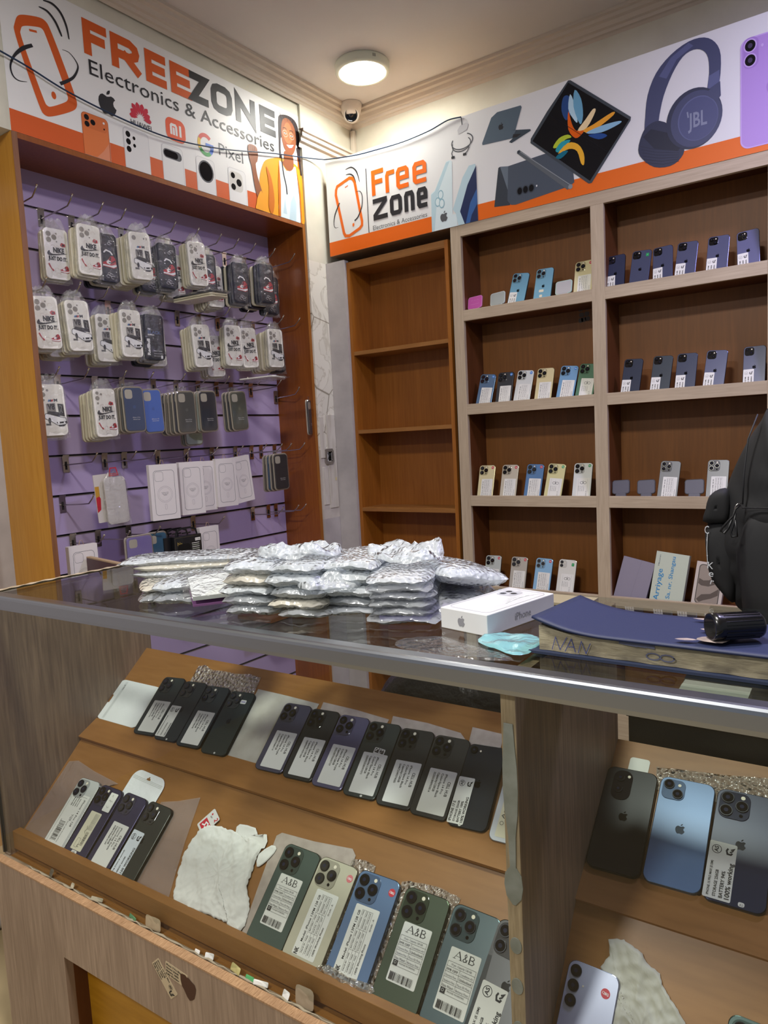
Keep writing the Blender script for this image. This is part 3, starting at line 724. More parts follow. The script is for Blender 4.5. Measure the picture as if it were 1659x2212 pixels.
for a in (
  (ZS[0], .9795, .994, .0752, .160, '#78abc0', 'pro', 'light blue phone with white paper sticker on the top shelf left of centre', 'mini', None, RINGS),
  (ZS[0], 1.095, 1.099, .0752, .160, '#7db0c4', 'pro', 'light blue phone with two small paper tapes beside the grey plate stand, top shelf', None, None, RINGS),
  (ZS[0], 1.265, 1.2635, .0752, .160, '#dcd3a6', 'pro', 'cream phone with red dot standing against the oak post on the top left shelf', 'table', RED, RING)):
    p = shelf_phone(a[0], a[1], a[2], a[3], a[4], a[5], a[6], a[7], a[8], a[9], ring=a[10])
    if a[1] == 1.095:
        for dy, ww in ((.062, .020), (.040, .012)): sticker(p, -.006, dy, ww, .011, lambda m, a_, b_: None, PAPERC, key='tape%.3f' % ww, name='paper_tape')
A2 = [(1.3925, 1.3885, '#363b52', 'darkest', None), (1.481, 1.487, '#4a4f66', 'green-tagged', GG), (1.568, 1.5615, '#4c5068', 'third from the left', None), (1.645, 1.651, '#53566f', 'fourth from the left', None), (1.7515, 1.755, '#5a5d78', 'fifth from the left', None), (1.855, 1.8465, '#6a6c8c', 'rightmost', None)]
for i, (xb, xt, c, d, g) in enumerate(A2):
    shelf_phone(ZS[0], xb, xt, .0716, .158, c, 'dark', '%s slate blue phone in the six on the top right shelf' % d, None if g else 'mini', tagc=g, grp='slate phones on the top right shelf', ring=RINGS if i == 5 else RING)
Bc = [(.8135, .8245, '#5f7893', 'table', GB, 'steel blue phone with blue dot, leftmost on the second left shelf'), (.907, .909, '#3f4144', 'table', GB, 'graphite phone with white label on the second left shelf'),
      (.9915, 1.001, '#d9dcd6', 'table', GB, 'white phone with blue dot on the second left shelf'), (1.0865, 1.0905, '#ddd0a0', 'table', None, 'cream gold phone on the second left shelf'),
      (1.182, 1.194, '#7ca6c8', 'table', GB, 'sky blue phone with blue dot on the second left shelf'), (1.262, 1.274, '#5d8268', 'db', GG, 'green phone with big round-letter label against the post on the second left shelf')]
for xb, xt, c, l, d, lb in Bc: shelf_phone(ZS[1], xb, xt, .0742, .160, c, 'pro', lb, l, d, grp='labelled phones on the second left shelf', ring=RING)
B2 = [(1.4425, 1.450, '#363c4b', 'leftmost'), (1.5525, 1.5595, '#40474e', 'second from the left'), (1.642, 1.646, '#41475a', 'middle'), (1.7395, 1.7485, '#4f536e', 'fourth from the left'), (1.871, 1.870, '#4c5068', 'rightmost')]
for xb, xt, c, d in B2: shelf_phone(ZS[1], xb, xt, .0716, .160, c, 'dark', '%s of the five slate phones on the second right shelf' % d, 'mini', grp='slate phones on the second right shelf')
Cc = [(.8035, .803, '#ded3a5', 'table', RED, 'cream phone with red dot, leftmost on the third left shelf'), (.9135, .915, '#c9c0ab', 'table', RED, 'beige phone with red dot, second on the third left shelf'), (1.027, 1.0315, '#5f83ab', 'table', RED, 'blue phone with red dot in the middle of the third left shelf'),
      (1.118, 1.128, '#d9d29c', 'db', GG, 'yellowish phone with green dot on the third left shelf'), (1.240, 1.2405, '#dde0da', 'db', GG, 'white phone with green dot, rightmost on the third left shelf')]
for xb, xt, c, l, d, lb in Cc: shelf_phone(ZS[2], xb, xt, .0772, .164, c, 'pro', lb, l, d, grp='labelled phones on the third left shelf')
for xb, xt, lb in ((1.5755, 1.5825, 'grey phone with white label between two grey plate stands'), (1.7485, 1.7505, 'grey phone with white label half hidden by the black backpack')):
    shelf_phone(ZS[2], xb, xt, .0735, .164, '#7f817f', 'pro', lb, 'table', None, ring=RINGS, logo=False)
Dc = [(.820, .818, '#bfc6bf', 'pro', 'table', RED, 'silver phone with dark camera, leftmost on the fourth shelf'), (.943, .9445, '#b9b3a6', 'pro', 'table', RED, 'champagne phone with red dot, second on the fourth shelf'), (1.0555, 1.0605, '#8fb9d6', 'pro', 'table', RED, 'pale blue phone with red dot on the fourth shelf'), (1.160, 1.1645, '#dcdbd0', 'vert', 'db', None, 'white two-lens phone with green tag, rightmost on the fourth shelf')]
for i, (xb, xt, c, cm, l, d, lb) in enumerate(Dc): shelf_phone(ZS[3], xb, xt, .077, .160, c, cm, lb, l, d, grp='phones on the fourth shelf', tagc=GG if i == 3 else None, ring=RINGS if i == 2 else RING)
# plate stands without a phone
def stand(xb, xt, zl, col, lab, edge, w=.069, h=.092, slots=False):
    M = shelf_M(xb, xt, zl); r = tag(empty('phone_stand', M=M), lab, 'phone stand')
    pm, em = mat('plate_' + col[1:], col, .45), mat('plate_edge_' + edge[1:], edge, .5)
    nk = w*.28
    q = rrect(w, h*.66, .009, 0, h*.67, 5)
    # outline with a neck at the foot
    pts = [(-nk, 0), (nk, 0), (nk, h*.34)] + [p_ for p_ in rrect(w, h*.66, .009, 0, h*.67, 5)]
    def mk(m):
        m.prism(rrect(w, h*.62, .010, 0, h*.69, 5), 0, .005, em, ch=.0008); m.prism(rrect(w*.62, h*.42, .004, 0, h*.21, 3), 0, .0049, em, ch=.0008)
        m.prism(rrect(w-.006, h*.62-.006, .008, 0, h*.69, 5), .005, .0056, pm); m.prism(rrect(w*.62-.006, h*.36, .003, 0, h*.23, 3), .005, .0055, pm)
        if slots:
            m.z = .0058
            for x_ in (-.014, 0, .014): m.stroke([(x_-.005, h*.80), (x_+.005, h*.80)], .0016, em)
            m.stroke([(-.022, h*.60), (.022, h*.60)], .0016, em)
    m_ = MB(); mk(m_); m_.build('back_plate', r)
    m_ = MB(); m_.box(-w*.3, -.001, -.045, w*.3, .004, .004, em); m_.build('foot', r)
stand(.7855, .7775, ZS[0], '#d665b4', 'bright pink plate stand at the left end of the top shelf', '#e08ac6', slots=True)
stand(.894, .885, ZS[0], '#a3a9a3', 'pale grey plate stand beside the pink one on the top shelf', '#c3cdc8')
stand(1.1845, 1.1815, ZS[0], '#b9b7b6', 'light grey plate stand between blue and cream phones on the top shelf', '#b4d2c4')
stand(1.400, 1.392, ZS[2], '#5b5a66', 'dark grey plate stand, leftmost on the third right shelf', '#39383f')
stand(1.497, 1.490, ZS[2], '#5b5a66', 'dark grey plate stand left of the grey phone on the third right shelf', '#39383f')
stand(1.672, 1.6665, ZS[2], '#5b5a66', 'dark grey plate stand between the two grey phones', '#39383f')
# boxes standing on the bottom right shelf
def shelf_box(xb, xt, w, h, t, col, lab, side=None, lean=.20):
    M = shelf_M(xb, xt, ZS[3], lean, y0=.030); r = tag(empty('product_box', M=M), lab, 'box')
    m_ = MB(); m_.box(-w/2, 0, -t, w/2, h, 0, mat('box_' + col[1:], col, .5)); o = m_.build('carton', r); bevel(o, .0008); return r, o
r, o = shelf_box(1.428, 1.4555, .124, .178, .03, '#8d8694', 'plain grey box leaning at the left of the bottom right shelf')
m_ = MB(); m_.z = .0002; m_.stroke([(0.01, .178), (.002, 0)], .0006, mat('lid_line', '#77707e', .5)); m_.build('seam', r)
r, o = shelf_box(1.565, 1.580, .122, .208, .035, '#c4ccb8', 'pale green box with blue handwriting on the bottom right shelf')
def hand(m, pts, w, mt): m.stroke(pts, w, mt)
BI = mat('blue_marker', '#2d86b8', .5); DI = mat('dark_marker', '#27405e', .5)
m_ = MB(); m_.z = .0002
m_.text('Arriyage', -.028, .016, .020, BI, w=.125, ang=UPW, bold=.012); m_.text('Sa. nr. Shangau', .012, .030, .015, BI, w=.165, ang=UPW, bold=.012); m_.text('TBouran', -.043, .150, .005, DI, w=.045, ang=UPW)
m_.build('handwriting', r)
r, o = shelf_box(1.7095, 1.724, .104, .178, .03, '#cbbfb4', 'white phone box picturing a grey titanium phone, beside the black backpack')
m_ = MB(); m_.z = .0002; PB = mat('picture_frame', '#4c453f', .4); PG = mat('picture_glow', '#9a8d80', .4); PD = mat('picture_dark', '#5d5148', .4)
m_.L(rrect(.082, .150, .013, 0, .094, 6), PB); m_.L(rrect(.076, .144, .011, 0, .094, 6), PG)
m_.L([(-.036, .115), (-.02, .108), (.0, .112), (.03, .140), (.037, .15), (.037, .12), (.02, .098), (0, .088), (-.025, .088), (-.037, .095)], PD)
m_.L([(-.036, .035), (-.02, .055), (.01, .062), (.037, .085), (.037, .06), (.015, .045), (-.01, .034), (-.025, .025)], PD)
m_.build('printed_picture', r)
# ---------------------------------------------------------------- printed banners
def P(name, c, r=.42): return mat('print_' + name, c, r, spec=.35)
BW, BO, BK, BG = P('white', '#e3e3e2'), P('orange', '#cf5a20'), P('black', '#26262a'), P('grey', '#55585c')
BO2 = P('bright_orange', '#e8690c')
LET = {'F': ([(0,0),(0,1),(1,1)], [(0,.52),(.86,.52)]), 'E': ([(1,0),(0,0),(0,1),(1,1)], [(0,.5),(.92,.5)]),
 'R': ([(0,0),(0,1)], [(.05,1),(.72,1),(.95,.88),(1,.72),(.95,.56),(.72,.44),(.05,.44)], [(.5,.44),(1,0)]), 'Z': ([(0,1),(1,1),(0,0),(1,0)],),
 'O': ([(.0,.25),(.0,.75),(.08,.92),(.28,1),(.72,1),(.92,.92),(1,.75),(1,.25),(.92,.08),(.72,0),(.28,0),(.08,.08),(0,.25)],), 'N': ([(0,0),(0,1),(1,0),(1,1)],),
 'r': ([(0,0),(0,.85),(.15,1),(1,1)],), 'e': ([(.95,0),(.15,0),(0,.12),(0,.85),(.15,1),(.85,1),(1,.88),(1,.5)], [(1,.5),(.12,.5)]),
 'z': ([(0,1),(1,1),(1,.9),(0,.15),(0,0),(1,0)],), 'o': ([(.0,.15),(.0,.85),(.15,1),(.85,1),(1,.85),(1,.15),(.85,0),(.15,0),(0,.15)],), 'n': ([(0,0),(0,.85),(.15,1),(.85,1),(1,.85),(1,0)],)}
def letter(m, c, x0, x1, y0, y1, t, mt, sk=0.0):
    for ln in LET[c]:
        q = [(x0 + t/2 + a*(x1-x0-t), y0 + t/2 + b*(y1-y0-t)) for a, b in ln]
        ends = []
        for i, j in ((0, 1), (-1, -2)):       # square ends run to the letter box
            d = Vector((q[i][0]-q[j][0], q[i][1]-q[j][1])); d.normalize(); ends.append((q[i][0]+d.x*t/2, q[i][1]+d.y*t/2))
        if ln[0] != ln[-1]: q[0], q[-1] = ends
        m.stroke(q[:-1] if ln[0] == ln[-1] else q, t, mt, closed=ln[0] == ln[-1])
def chaik(p, k=3):
    for _ in range(k): p = [(a[0]*u + b[0]*(1-u), a[1]*u + b[1]*(1-u)) for a, b in zip(p, p[1:] + p[:1]) for u in (.75, .25)]
    return p
def curve(m, pts, ws, mt, k=5):
    n = len(pts); q = smooth(pts, k, closed=False); w = [ws[min(i//k, n-1)]*(1-(i % k)/k) + ws[min(i//k+1, n-1)]*((i % k)/k) for i in range(len(q))]; m.stroke(q, w, mt)
# left banner ---------------------------------------------------------
ML = axes((-.0105, -1.5195, 2.3635), (0, 1, 0), (0, 0, 1), (1, 0, 0))
bl = tag(empty('shop_banner', M=ML), 'wide FREEZONE banner with brand logos and a smiling woman, over the wall case', 'banner')
m_ = MB(); m_.box(0, 0, -.002, 1.388, .486, 0, BW); m_.build('banner_sheet', bl)
for a, b in ((0, .255), (.357, .417), (.525, .587), (.689, .747), (.848, .918), (1.024, 1.10)):
    m = MB(); m.z = .0003; m.L([(a, 0), (b, 0), (b, .067), (a, .067)], BO); m.build('orange_block', bl)
m = MB(); m.z = .0003; m.L([(1.36, 0), (1.388, 0), (1.388, .30), (1.372, .38), (1.36, .2)], BO2); m.build('orange_block', bl)
m_ = m = MB(); m.z = .0006
q = [(.045, .335), (.055, .362), (.075, .374), (.128, .389), (.150, .389), (.166, .372), (.240, .176), (.241, .150), (.226, .130), (.140, .083), (.118, .081), (.104, .095), (.038, .312)]
qi = [(.064, .325), (.070, .339), (.125, .357), (.138, .357), (.146, .346), (.208, .174), (.208, .161), (.198, .149), (.142, .115), (.130, .115), (.122, .124), (.059, .308)]
n = 12
m.L(chaik(q), BO); m.L(chaik(qi), BW); m.stroke([(.092, .334), (.118, .339)], .007, BO); m.L(ell(.157, .157, .0085, .012)[:-1], BO)
curve(m, [(.133, .422), (.162, .420), (.186, .400), (.201, .372), (.206, .360)], [.003, .008, .009, .008, .004], BK)
curve(m, [(.150, .449), (.182, .452), (.209, .436), (.226, .402), (.232, .362)], [.003, .008, .009, .008, .004], BK)
curve(m, [(.098, .290), (.065, .268), (.035, .236), (.018, .200), (.022, .172), (.040, .162), (.068, .168)], [.010, .012, .008, .006, .005, .003, .001], BK)
curve(m, [(.203, .318), (.228, .318), (.250, .300), (.256, .280), (.238, .245), (.212, .222), (.184, .203)], [.001, .002, .004, .006, .008, .010, .011], BK)
m.build('phone_emblem', bl)
m_ = m = MB(); m.z = .0006
for c, a, b in (('F', .286, .380), ('R', .394, .514), ('E', .538, .632), ('E', .652, .752)): letter(m, c, a, b, .340, .456, .030, BO)
for c, a, b in (('Z', .745, .838), ('O', .855, .970), ('N', .988, 1.104), ('E', 1.132, 1.228)): letter(m, c, a, b, .342, .455, .029, BK)
m.text('Electronics & Accessories', .299, .276, .052, BK, w=.912); m.build('lettering', bl)
m_ = m = MB(); m.z = .0006
apple(m, .361, .203, .088, BK); m.build('apple_logo', bl); m = MB(); m.z = .0006
HW = P('red', '#c2203c')
for i in range(8):
    a = math.radians(100 - (i-3.5)*26 - 10); cx, cy = .498, .192
    a = math.radians(90 + (3.5-i)*25); r0, r1 = .012, .055 if 1 < i < 6 else .047; px_, py_ = -math.sin(a), math.cos(a)
    q = [(cx + math.cos(a)*r0, cy + math.sin(a)*r0)] + [(cx + math.cos(a)*(r0+(r1-r0)*k) + px_*wd_, cy + math.sin(a)*(r0+(r1-r0)*k) + py_*wd_) for k, wd_ in ((.4, -.007), (.8, -.009), (1, -.002), (1, .002), (.8, .009), (.4, .007))]
    m.L(q, HW)
m.text('HUAWEI', .498, .160, .019, BK, w=.090, al='c', bold=.01)
m.build('petal_logo', bl); m = MB(); m.z = .0006
MI = P('mi_orange', '#e0501f'); m.L(rrect(.094, .084, .026, .658, .200, 6), MI)
letter(m, 'n', .631, .666, .180, .222, .010, BW); m.stroke([(.6485, .180), (.6485, .208)], .009, BW); m.stroke([(.680, .180), (.680, .222)], .010, BW)
m.build('square_logo', bl); m = MB(); m.z = .0006
gc = (.806, .190)
def arc(a0, a1, c): m.stroke([(gc[0] + .034*math.cos(math.radians(a0+(a1-a0)*i/10)), gc[1] + .037*math.sin(math.radians(a0+(a1-a0)*i/10))) for i in range(11)], .015, P('g' + c[1:], c))
arc(45, 150, '#cf3a2e'); arc(150, 210, '#e0b422'); arc(210, 310, '#3a9a4c'); arc(310, 362, '#3c6fce'); m.stroke([(.806, .191), (.847, .191)], .014, P('g3c6fce', '#3c6fce'))
m.build('ring_logo', bl); m = MB(); m.z = .0006
m.text('Pixel', .876, .172, .050, BG, w=.136)
m.build('pixel_wordmark', bl)
def pphone(x0, x1, c, top, edge='#c9c9cb'):
    m.L(rrect(x1-x0, .16, .016, (x0+x1)/2, top-.08)[:], P('e' + edge[1:], edge)); m.L(rrect(x1-x0-.005, .155, .014, (x0+x1)/2, top-.08), P('c' + c[1:], c))
def trim0(m):       # printing ends at the banner's lower edge
    m.v = [(a, max(b, .0005), c) for a, b, c in m.v]
PL, PG2 = P('lens', '#17171b', .1), P('lensgrey', '#6c6e72', .15)
m_ = m = MB(); m.z = .0007
pphone(.252, .356, '#d8753c', .142, '#b55a2a'); m.L(rrect(.094, .046, .016, .304, .115), P('cc8', '#cc6a34')); m.L([(.30, 0), (.352, 0), (.352, .06), (.33, .03)], P('pk', '#d98a66'))
for a, b in ((.272, .126), (.272, .104), (.295, .115)): m.L(ell(a, b, .0095, .0095)[:-1], PL)
m.L(ell(.338, .125, .004, .004)[:-1], BW); m.L(ell(.338, .105, .003, .003)[:-1], PL)
trim0(m); m.build('printed_phone', bl); m = MB(); m.z = .0007
pphone(.416, .526, '#dcdcdc', .144)
for a, b, r_ in ((.436, .120, .010), (.436, .094, .010), (.436, .068, .010), (.461, .112, .006), (.461, .086, .006)): m.L(ell(a, b, r_, r_*1.08)[:-1], PL)
trim0(m); m.build('printed_phone', bl); m = MB(); m.z = .0007
pphone(.583, .684, '#dfe0df', .136); m.L(rrect(.088, .034, .016, .633, .102), PG2); m.L(rrect(.066, .026, .013, .626, .102), PL); m.L(ell(.671, .097, .004, .004)[:-1], BK)
trim0(m); m.build('printed_phone', bl); m = MB(); m.z = .0007
pphone(.748, .846, '#dedede', .136); m.L(ell(.798, .084, .040, .043)[:-1], PG2); m.L(ell(.798, .084, .034, .037)[:-1], PL)
trim0(m); m.build('printed_phone', bl); m = MB(); m.z = .0007
pphone(.918, 1.019, '#e0e0e0', .139)
m.L(rrect(.076, .080, .022, .962, .086, 6), P('isl', '#c9c7c2'))
for a, b, r_ in ((.945, .108, .012), (.978, .085, .015), (.945, .062, .013)): m.L(ell(a, b, r_, r_)[:-1], PL)
trim0(m); m.build('printed_phone', bl)
# the printed woman
class SM:
    def __init__(s, m): s.m = m
    def L(s, p, mt): s.m.L(smooth(p, 3) if len(p) > 5 and len(p) < 20 else p, mt)
    def stroke(s, p, w, mt, closed=False): s.m.stroke(p if closed or len(p) < 3 else smooth(p, 4, False), w, mt, closed=closed)
SK, SK2, HR, JK, JK2, SHT, SH2, TE, RD = P('skin', '#8d5130'), P('skin_hi', '#b06a42'), P('hair', '#2b2226'), P('jacket', '#e39a1f'), P('jacket_fold', '#c06a14'), P('shirt', '#cfe0e6'), P('shirt_fold', '#b2cad6'), P('teeth', '#f4efe9'), P('lip', '#a03c34')
m_ = MB(); m_.z = .0008; m = SM(m_)
m.L([(1.262, .452), (1.31, .466), (1.355, .462), (1.380, .440), (1.388, .400), (1.387, .34), (1.386, .22), (1.378, .20), (1.374, .30), (1.365, .35), (1.272, .36), (1.257, .33), (1.254, .28), (1.246, .24), (1.242, .26), (1.246, .38), (1.250, .43)], HR)   # hair with braids
m.L([(1.105, .135), (1.125, .19), (1.150, .225), (1.205, .250), (1.250, .262), (1.340, .262), (1.372, .244), (1.387, .225), (1.387, .0), (1.110, .0), (1.098, .04)], JK)      # jacket
m.L([(1.240, .250), (1.285, .215), (1.335, .245), (1.352, .235), (1.366, .10), (1.360, 0), (1.222, 0), (1.232, .14)], SHT)
m.L([(1.284, .0), (1.30, .08), (1.325, .12), (1.34, .08), (1.33, .0)], SH2); m.L([(1.245, .02), (1.262, .09), (1.27, .02)], SH2)
m.L([(1.278, .300), (1.272, .262), (1.260, .245), (1.278, .225), (1.300, .218), (1.322, .228), (1.336, .250), (1.330, .300)], SK)     # neck
m.L([(1.266, .352), (1.266, .40), (1.280, .438), (1.305, .452), (1.335, .446), (1.358, .420), (1.364, .380), (1.356, .335), (1.336, .302), (1.316, .290), (1.297, .294), (1.278, .316)], SK)   # face
m.L([(1.278, .365), (1.283, .400), (1.300, .430), (1.322, .432), (1.336, .410), (1.338, .370), (1.322, .345), (1.298, .342)], SK2)
m.L([(1.292, .332), (1.310, .322), (1.332, .330), (1.345, .346), (1.318, .338)], TE); m.stroke([(1.288, .336), (1.302, .326), (1.320, .321), (1.338, .330), (1.348, .348)], .0035, RD)
for cx in (1.290, 1.333):
    m.stroke(ell(cx, .380, .016, .014, n=14)[:-1], .0018, P('spec', '#c9b2a2'), closed=True); m.L(ell(cx, .381, .008, .004, n=10)[:-1], TE); m.L(ell(cx, .381, .0032, .004, n=10)[:-1], HR); m.stroke([(cx-.013, .400), (cx, .405), (cx+.012, .401)], .003, HR)
m.stroke([(1.312, .385), (1.316, .362), (1.309, .356)], .002, SK)
for x in (1.272, 1.290, 1.312, 1.334, 1.352): m.stroke([(x, .440), (x+(x-1.31)*.25, .462)], .0022, P('part', '#51403e'))
m.stroke([(1.254, .28), (1.262, .2), (1.275, .15), (1.278, .11)], .006, HR); m.stroke([(1.366, .34), (1.378, .27), (1.384, .22)], .010, HR)
m.L([(1.047, .215), (1.044, .250), (1.055, .266), (1.082, .268), (1.098, .262), (1.103, .235), (1.096, .205), (1.085, .190), (1.092, .14), (1.120, .06), (1.095, .03), (1.072, .09), (1.060, .17), (1.052, .195)], SK)   # fist and forearm
for k in range(3): m.stroke([(1.058+k*.012, .263), (1.060+k*.012, .238)], .0016, HR)
m.L([(1.083, .05), (1.110, .085), (1.128, .03), (1.120, 0), (1.07, 0), (1.075, .025)], JK); m.L([(1.150, .20), (1.160, .12), (1.150, .03), (1.172, .0), (1.19, .06), (1.18, .15)], JK2)
m.L([(1.236, .25), (1.222, .15), (1.212, .0), (1.226, .0), (1.238, .14)], JK2); m.L([(1.352, .24), (1.372, .14), (1.370, .0), (1.362, .0), (1.362, .12)], JK2)
m = m_; trim0(m); m.build('printed_woman', bl)
# right banner --------------------------------------------------------
MR = axes((.032, -.002, 2.2295), (1, 0, 0), (0, 0, 1), (0, -1, 0)); LR = 2.42
br = tag(empty('shop_banner', M=MR), 'long Free Zone banner with headphones and folding phone, above the shelves', 'banner')
m_ = MB(); m_.box(0, 0, -.002, LR, .434, 0, BW); m_.build('banner_sheet', br)
m_ = m = MB(); m.z = .0003
for a, b in ((0, .577), (.804, LR)):
    m = MB(); m.z = .0003; m.L([(a, 0), (b, 0), (b, .065), (a, .065)], BO2); m.build('orange_stripe', br)
m_ = m = MB(); m.z = .0006
m.stroke([(.058, .297), (.066, .312), (.140, .333), (.158, .328), (.170, .308), (.201, .125), (.200, .108), (.186, .096), (.122, .074), (.100, .078), (.092, .092), (.055, .275)], .014, BO2, closed=True)
m.stroke([(.112, .297), (.130, .302)], .004, BO2); m.L(ell(.150, .119, .006, .008)[:-1], BO2)
curve(m, [(.121, .352), (.145, .350), (.165, .335), (.178, .303)], [.002, .005, .006, .002], BK); curve(m, [(.120, .376), (.155, .378), (.184, .352), (.199, .302)], [.002, .005, .006, .002], BK)
curve(m, [(.075, .235), (.045, .19), (.034, .15), (.040, .128), (.060, .126)], [.006, .007, .004, .003, .001], BK); curve(m, [(.175, .262), (.198, .260), (.210, .235), (.204, .19), (.18, .15), (.158, .136)], [.001, .003, .004, .005, .006, .006], BK)
m.stroke([(.238, .351), (.238, .065)], .004, BK)
letter(m, 'F', .266, .334, .222, .333, .020, BO2)
for c, a, b in (('r', .343, .394), ('e', .402, .470), ('e', .490, .562)): letter(m, c, a, b, .218, .311, .019, BO2)
for c, a, b, h in (('z', .268, .348, .206), ('o', .362, .428, .199), ('n', .440, .494, .199), ('e', .507, .562, .199)): letter(m, c, a, b, .112, h, .020, BK)
m.text('Electronics & Accessories', .263, .070, .021, BG, w=.293)
m.build('lettering', br)
def zart(name, parent, fn, z0=.0006):
    global m
    m = MB(); m.z = z0; fn(m); m.build(name, parent)
def fa(m):
    LBp, W2, DKp = P('ice', '#b9d3dc'), P('ice2', '#d6e6ea'), P('navyp', '#1d2b55')
    m.L([(.577, .0), (.704, .0), (.706, .05), (.683, .05), (.69, .268), (.68, .276), (.662, .274), (.600, .170), (.580, .16)], W2)
    m.L([(.577, .0), (.590, .0), (.612, .15), (.678, .272), (.660, .270), (.600, .165), (.580, .155)], LBp)
    for a, b in ((.628, .145), (.612, .118), (.632, .108)): m.L(ell(a, b, .014, .020)[:-1], P('icering', '#8fb6c4')); m.L(ell(a, b, .010, .015)[:-1], W2)
    apple(m, .640, .052, .045, BG)
    m.L([(.685, .071), (.738, .190), (.770, .230), (.800, .230), (.804, .0), (.709, .0), (.700, .05)], LBp)
    m.L([(.720, .055), (.760, .155), (.803, .222), (.804, .0), (.740, .0)], DKp); m.L([(.745, .0), (.770, .08), (.803, .13), (.803, .07), (.775, .03), (.765, .0)], P('bluep', '#35609e'))
zart('printed_pale_phones', br, fa)
def fb(m):
    m.stroke(ell(.742, .335, .050, .030, 150, 420, 26), .0045, BG); m.stroke(ell(.738, .325, .044, .028, 160, 400, 26), .004, BG)
    m.stroke([(.700, .318), (.690, .300), (.694, .285)], .004, BG); m.stroke([(.775, .305), (.765, .290), (.755, .284)], .004, BG)
    m.L([(.725, .368), (.765, .375), (.775, .395), (.765, .405), (.735, .400), (.722, .385)], P('plug', '#c7c7c9')); m.stroke([(.745, .400), (.742, .432)], .004, BG)
    m.L(rrect(.016, .010, .002, .696, .282), BK); m.L(rrect(.016, .010, .002, .752, .281), BK)
zart('printed_charger', br, fb)
def fc(m):
    A, B_ = P('slate', '#556572'), P('slate2', '#39454f')
    m.L([(.907, .404), (1.010, .400), (1.014, .392), (.974, .285), (.836, .295), (.835, .303), (.880, .390)], A); apple(m, .922, .345, .028, BK)
    m.L([(.966, .318), (1.048, .299), (1.050, .293), (.966, .268), (.955, .275), (.972, .285), (.985, .312)], B_); m.L([(.975, .300), (1.010, .292), (.990, .284), (.97, .288)], BK)
zart('printed_laptop', br, fc)
def fd(m):
    K1, K2, GRN, SIL = P('fblack', '#15161a', .12), P('fscreen', '#1c2028', .12), P('fgrey', '#3d444c'), P('fsil', '#7c8790')
    m.L([(1.207, .432), (1.216, .430), (1.440, .232), (1.438, .220), (1.290, .036), (1.278, .036), (1.047, .246), (1.049, .262), (1.120, .345)], GRN)
    m.L([(1.207, .424), (1.433, .225), (1.283, .045), (1.056, .251)], K1)
    def petal(pts, c): m.L(smooth(pts, 3), P('fp' + c[1:], c, .15))
    petal([(1.185, .375), (1.178, .330), (1.195, .290), (1.215, .310), (1.215, .355), (1.205, .378)], '#2c4c84')
    petal([(1.214, .380), (1.205, .330), (1.222, .290), (1.240, .270), (1.232, .330)], '#b8d8e6'); petal([(1.232, .390), (1.226, .330), (1.250, .260), (1.262, .290), (1.256, .350)], '#6fa8c6')
    petal([(1.205, .320), (1.203, .255), (1.230, .215), (1.255, .222), (1.270, .240), (1.258, .245), (1.235, .240), (1.218, .270)], '#e2631a')
    petal([(1.240, .240), (1.275, .240), (1.310, .290), (1.300, .300), (1.270, .270)], '#f2d9a8'); petal([(1.262, .235), (1.300, .245), (1.372, .268), (1.376, .256), (1.310, .225), (1.28, .220)], '#f0a63a')
    petal([(1.272, .222), (1.330, .232), (1.398, .230), (1.398, .220), (1.330, .208)], '#8fbcd8'); petal([(1.280, .212), (1.330, .205), (1.352, .190), (1.320, .186)], '#2b4f90')
    petal([(1.140, .205), (1.165, .232), (1.200, .236), (1.215, .222), (1.190, .220), (1.160, .200)], '#b7c93c'); petal([(1.150, .192), (1.175, .216), (1.210, .214), (1.196, .198), (1.165, .180)], '#2f9fae')
    petal([(1.160, .176), (1.200, .205), (1.240, .190), (1.262, .150), (1.262, .110), (1.250, .118), (1.236, .165), (1.205, .182)], '#f0b53a'); petal([(1.150, .165), (1.18, .18), (1.20, .174), (1.17, .155)], '#1d6f86')
    m.stroke([(1.128, .331), (1.355, .130)], .0015, K2)
zart('printed_folding_phone', br, fd, .0012)
def fe(m):
    A, B_, C_ = P('fold_back', '#4a5360'), P('fold_side', '#687480'), P('fold_dark', '#343b45')
    m.L([(.904, .187), (.912, .190), (.965, .060), (.950, .030), (.880, .038)], C_); m.L([(.912, .190), (.948, .183), (.975, .045), (.962, .028)], B_)
    m.L([(.948, .183), (1.205, .195), (1.214, .140), (1.222, .055), (1.205, .045), (.975, .026), (.955, .030), (.940, .050)], A)
    for x in (.995, 1.020, 1.045): m.L(ell(x, .075, .014, .017)[:-1], C_); m.L(ell(x, .075, .010, .013)[:-1], PL)
    m.L(ell(1.068, .078, .003, .004)[:-1], BW)
    m.stroke([(.993, .228), (1.200, .038)], .015, P('pen', '#5c6268')); m.stroke([(1.004, .224), (1.210, .045)], .003, P('penl', '#8a9094')); m.L(ell(.995, .226, .006, .006)[:-1], C_); m.L(ell(1.206, .042, .009, .009)[:-1], P('penl', '#8a9094'))
zart('printed_standing_phone', br, fe)
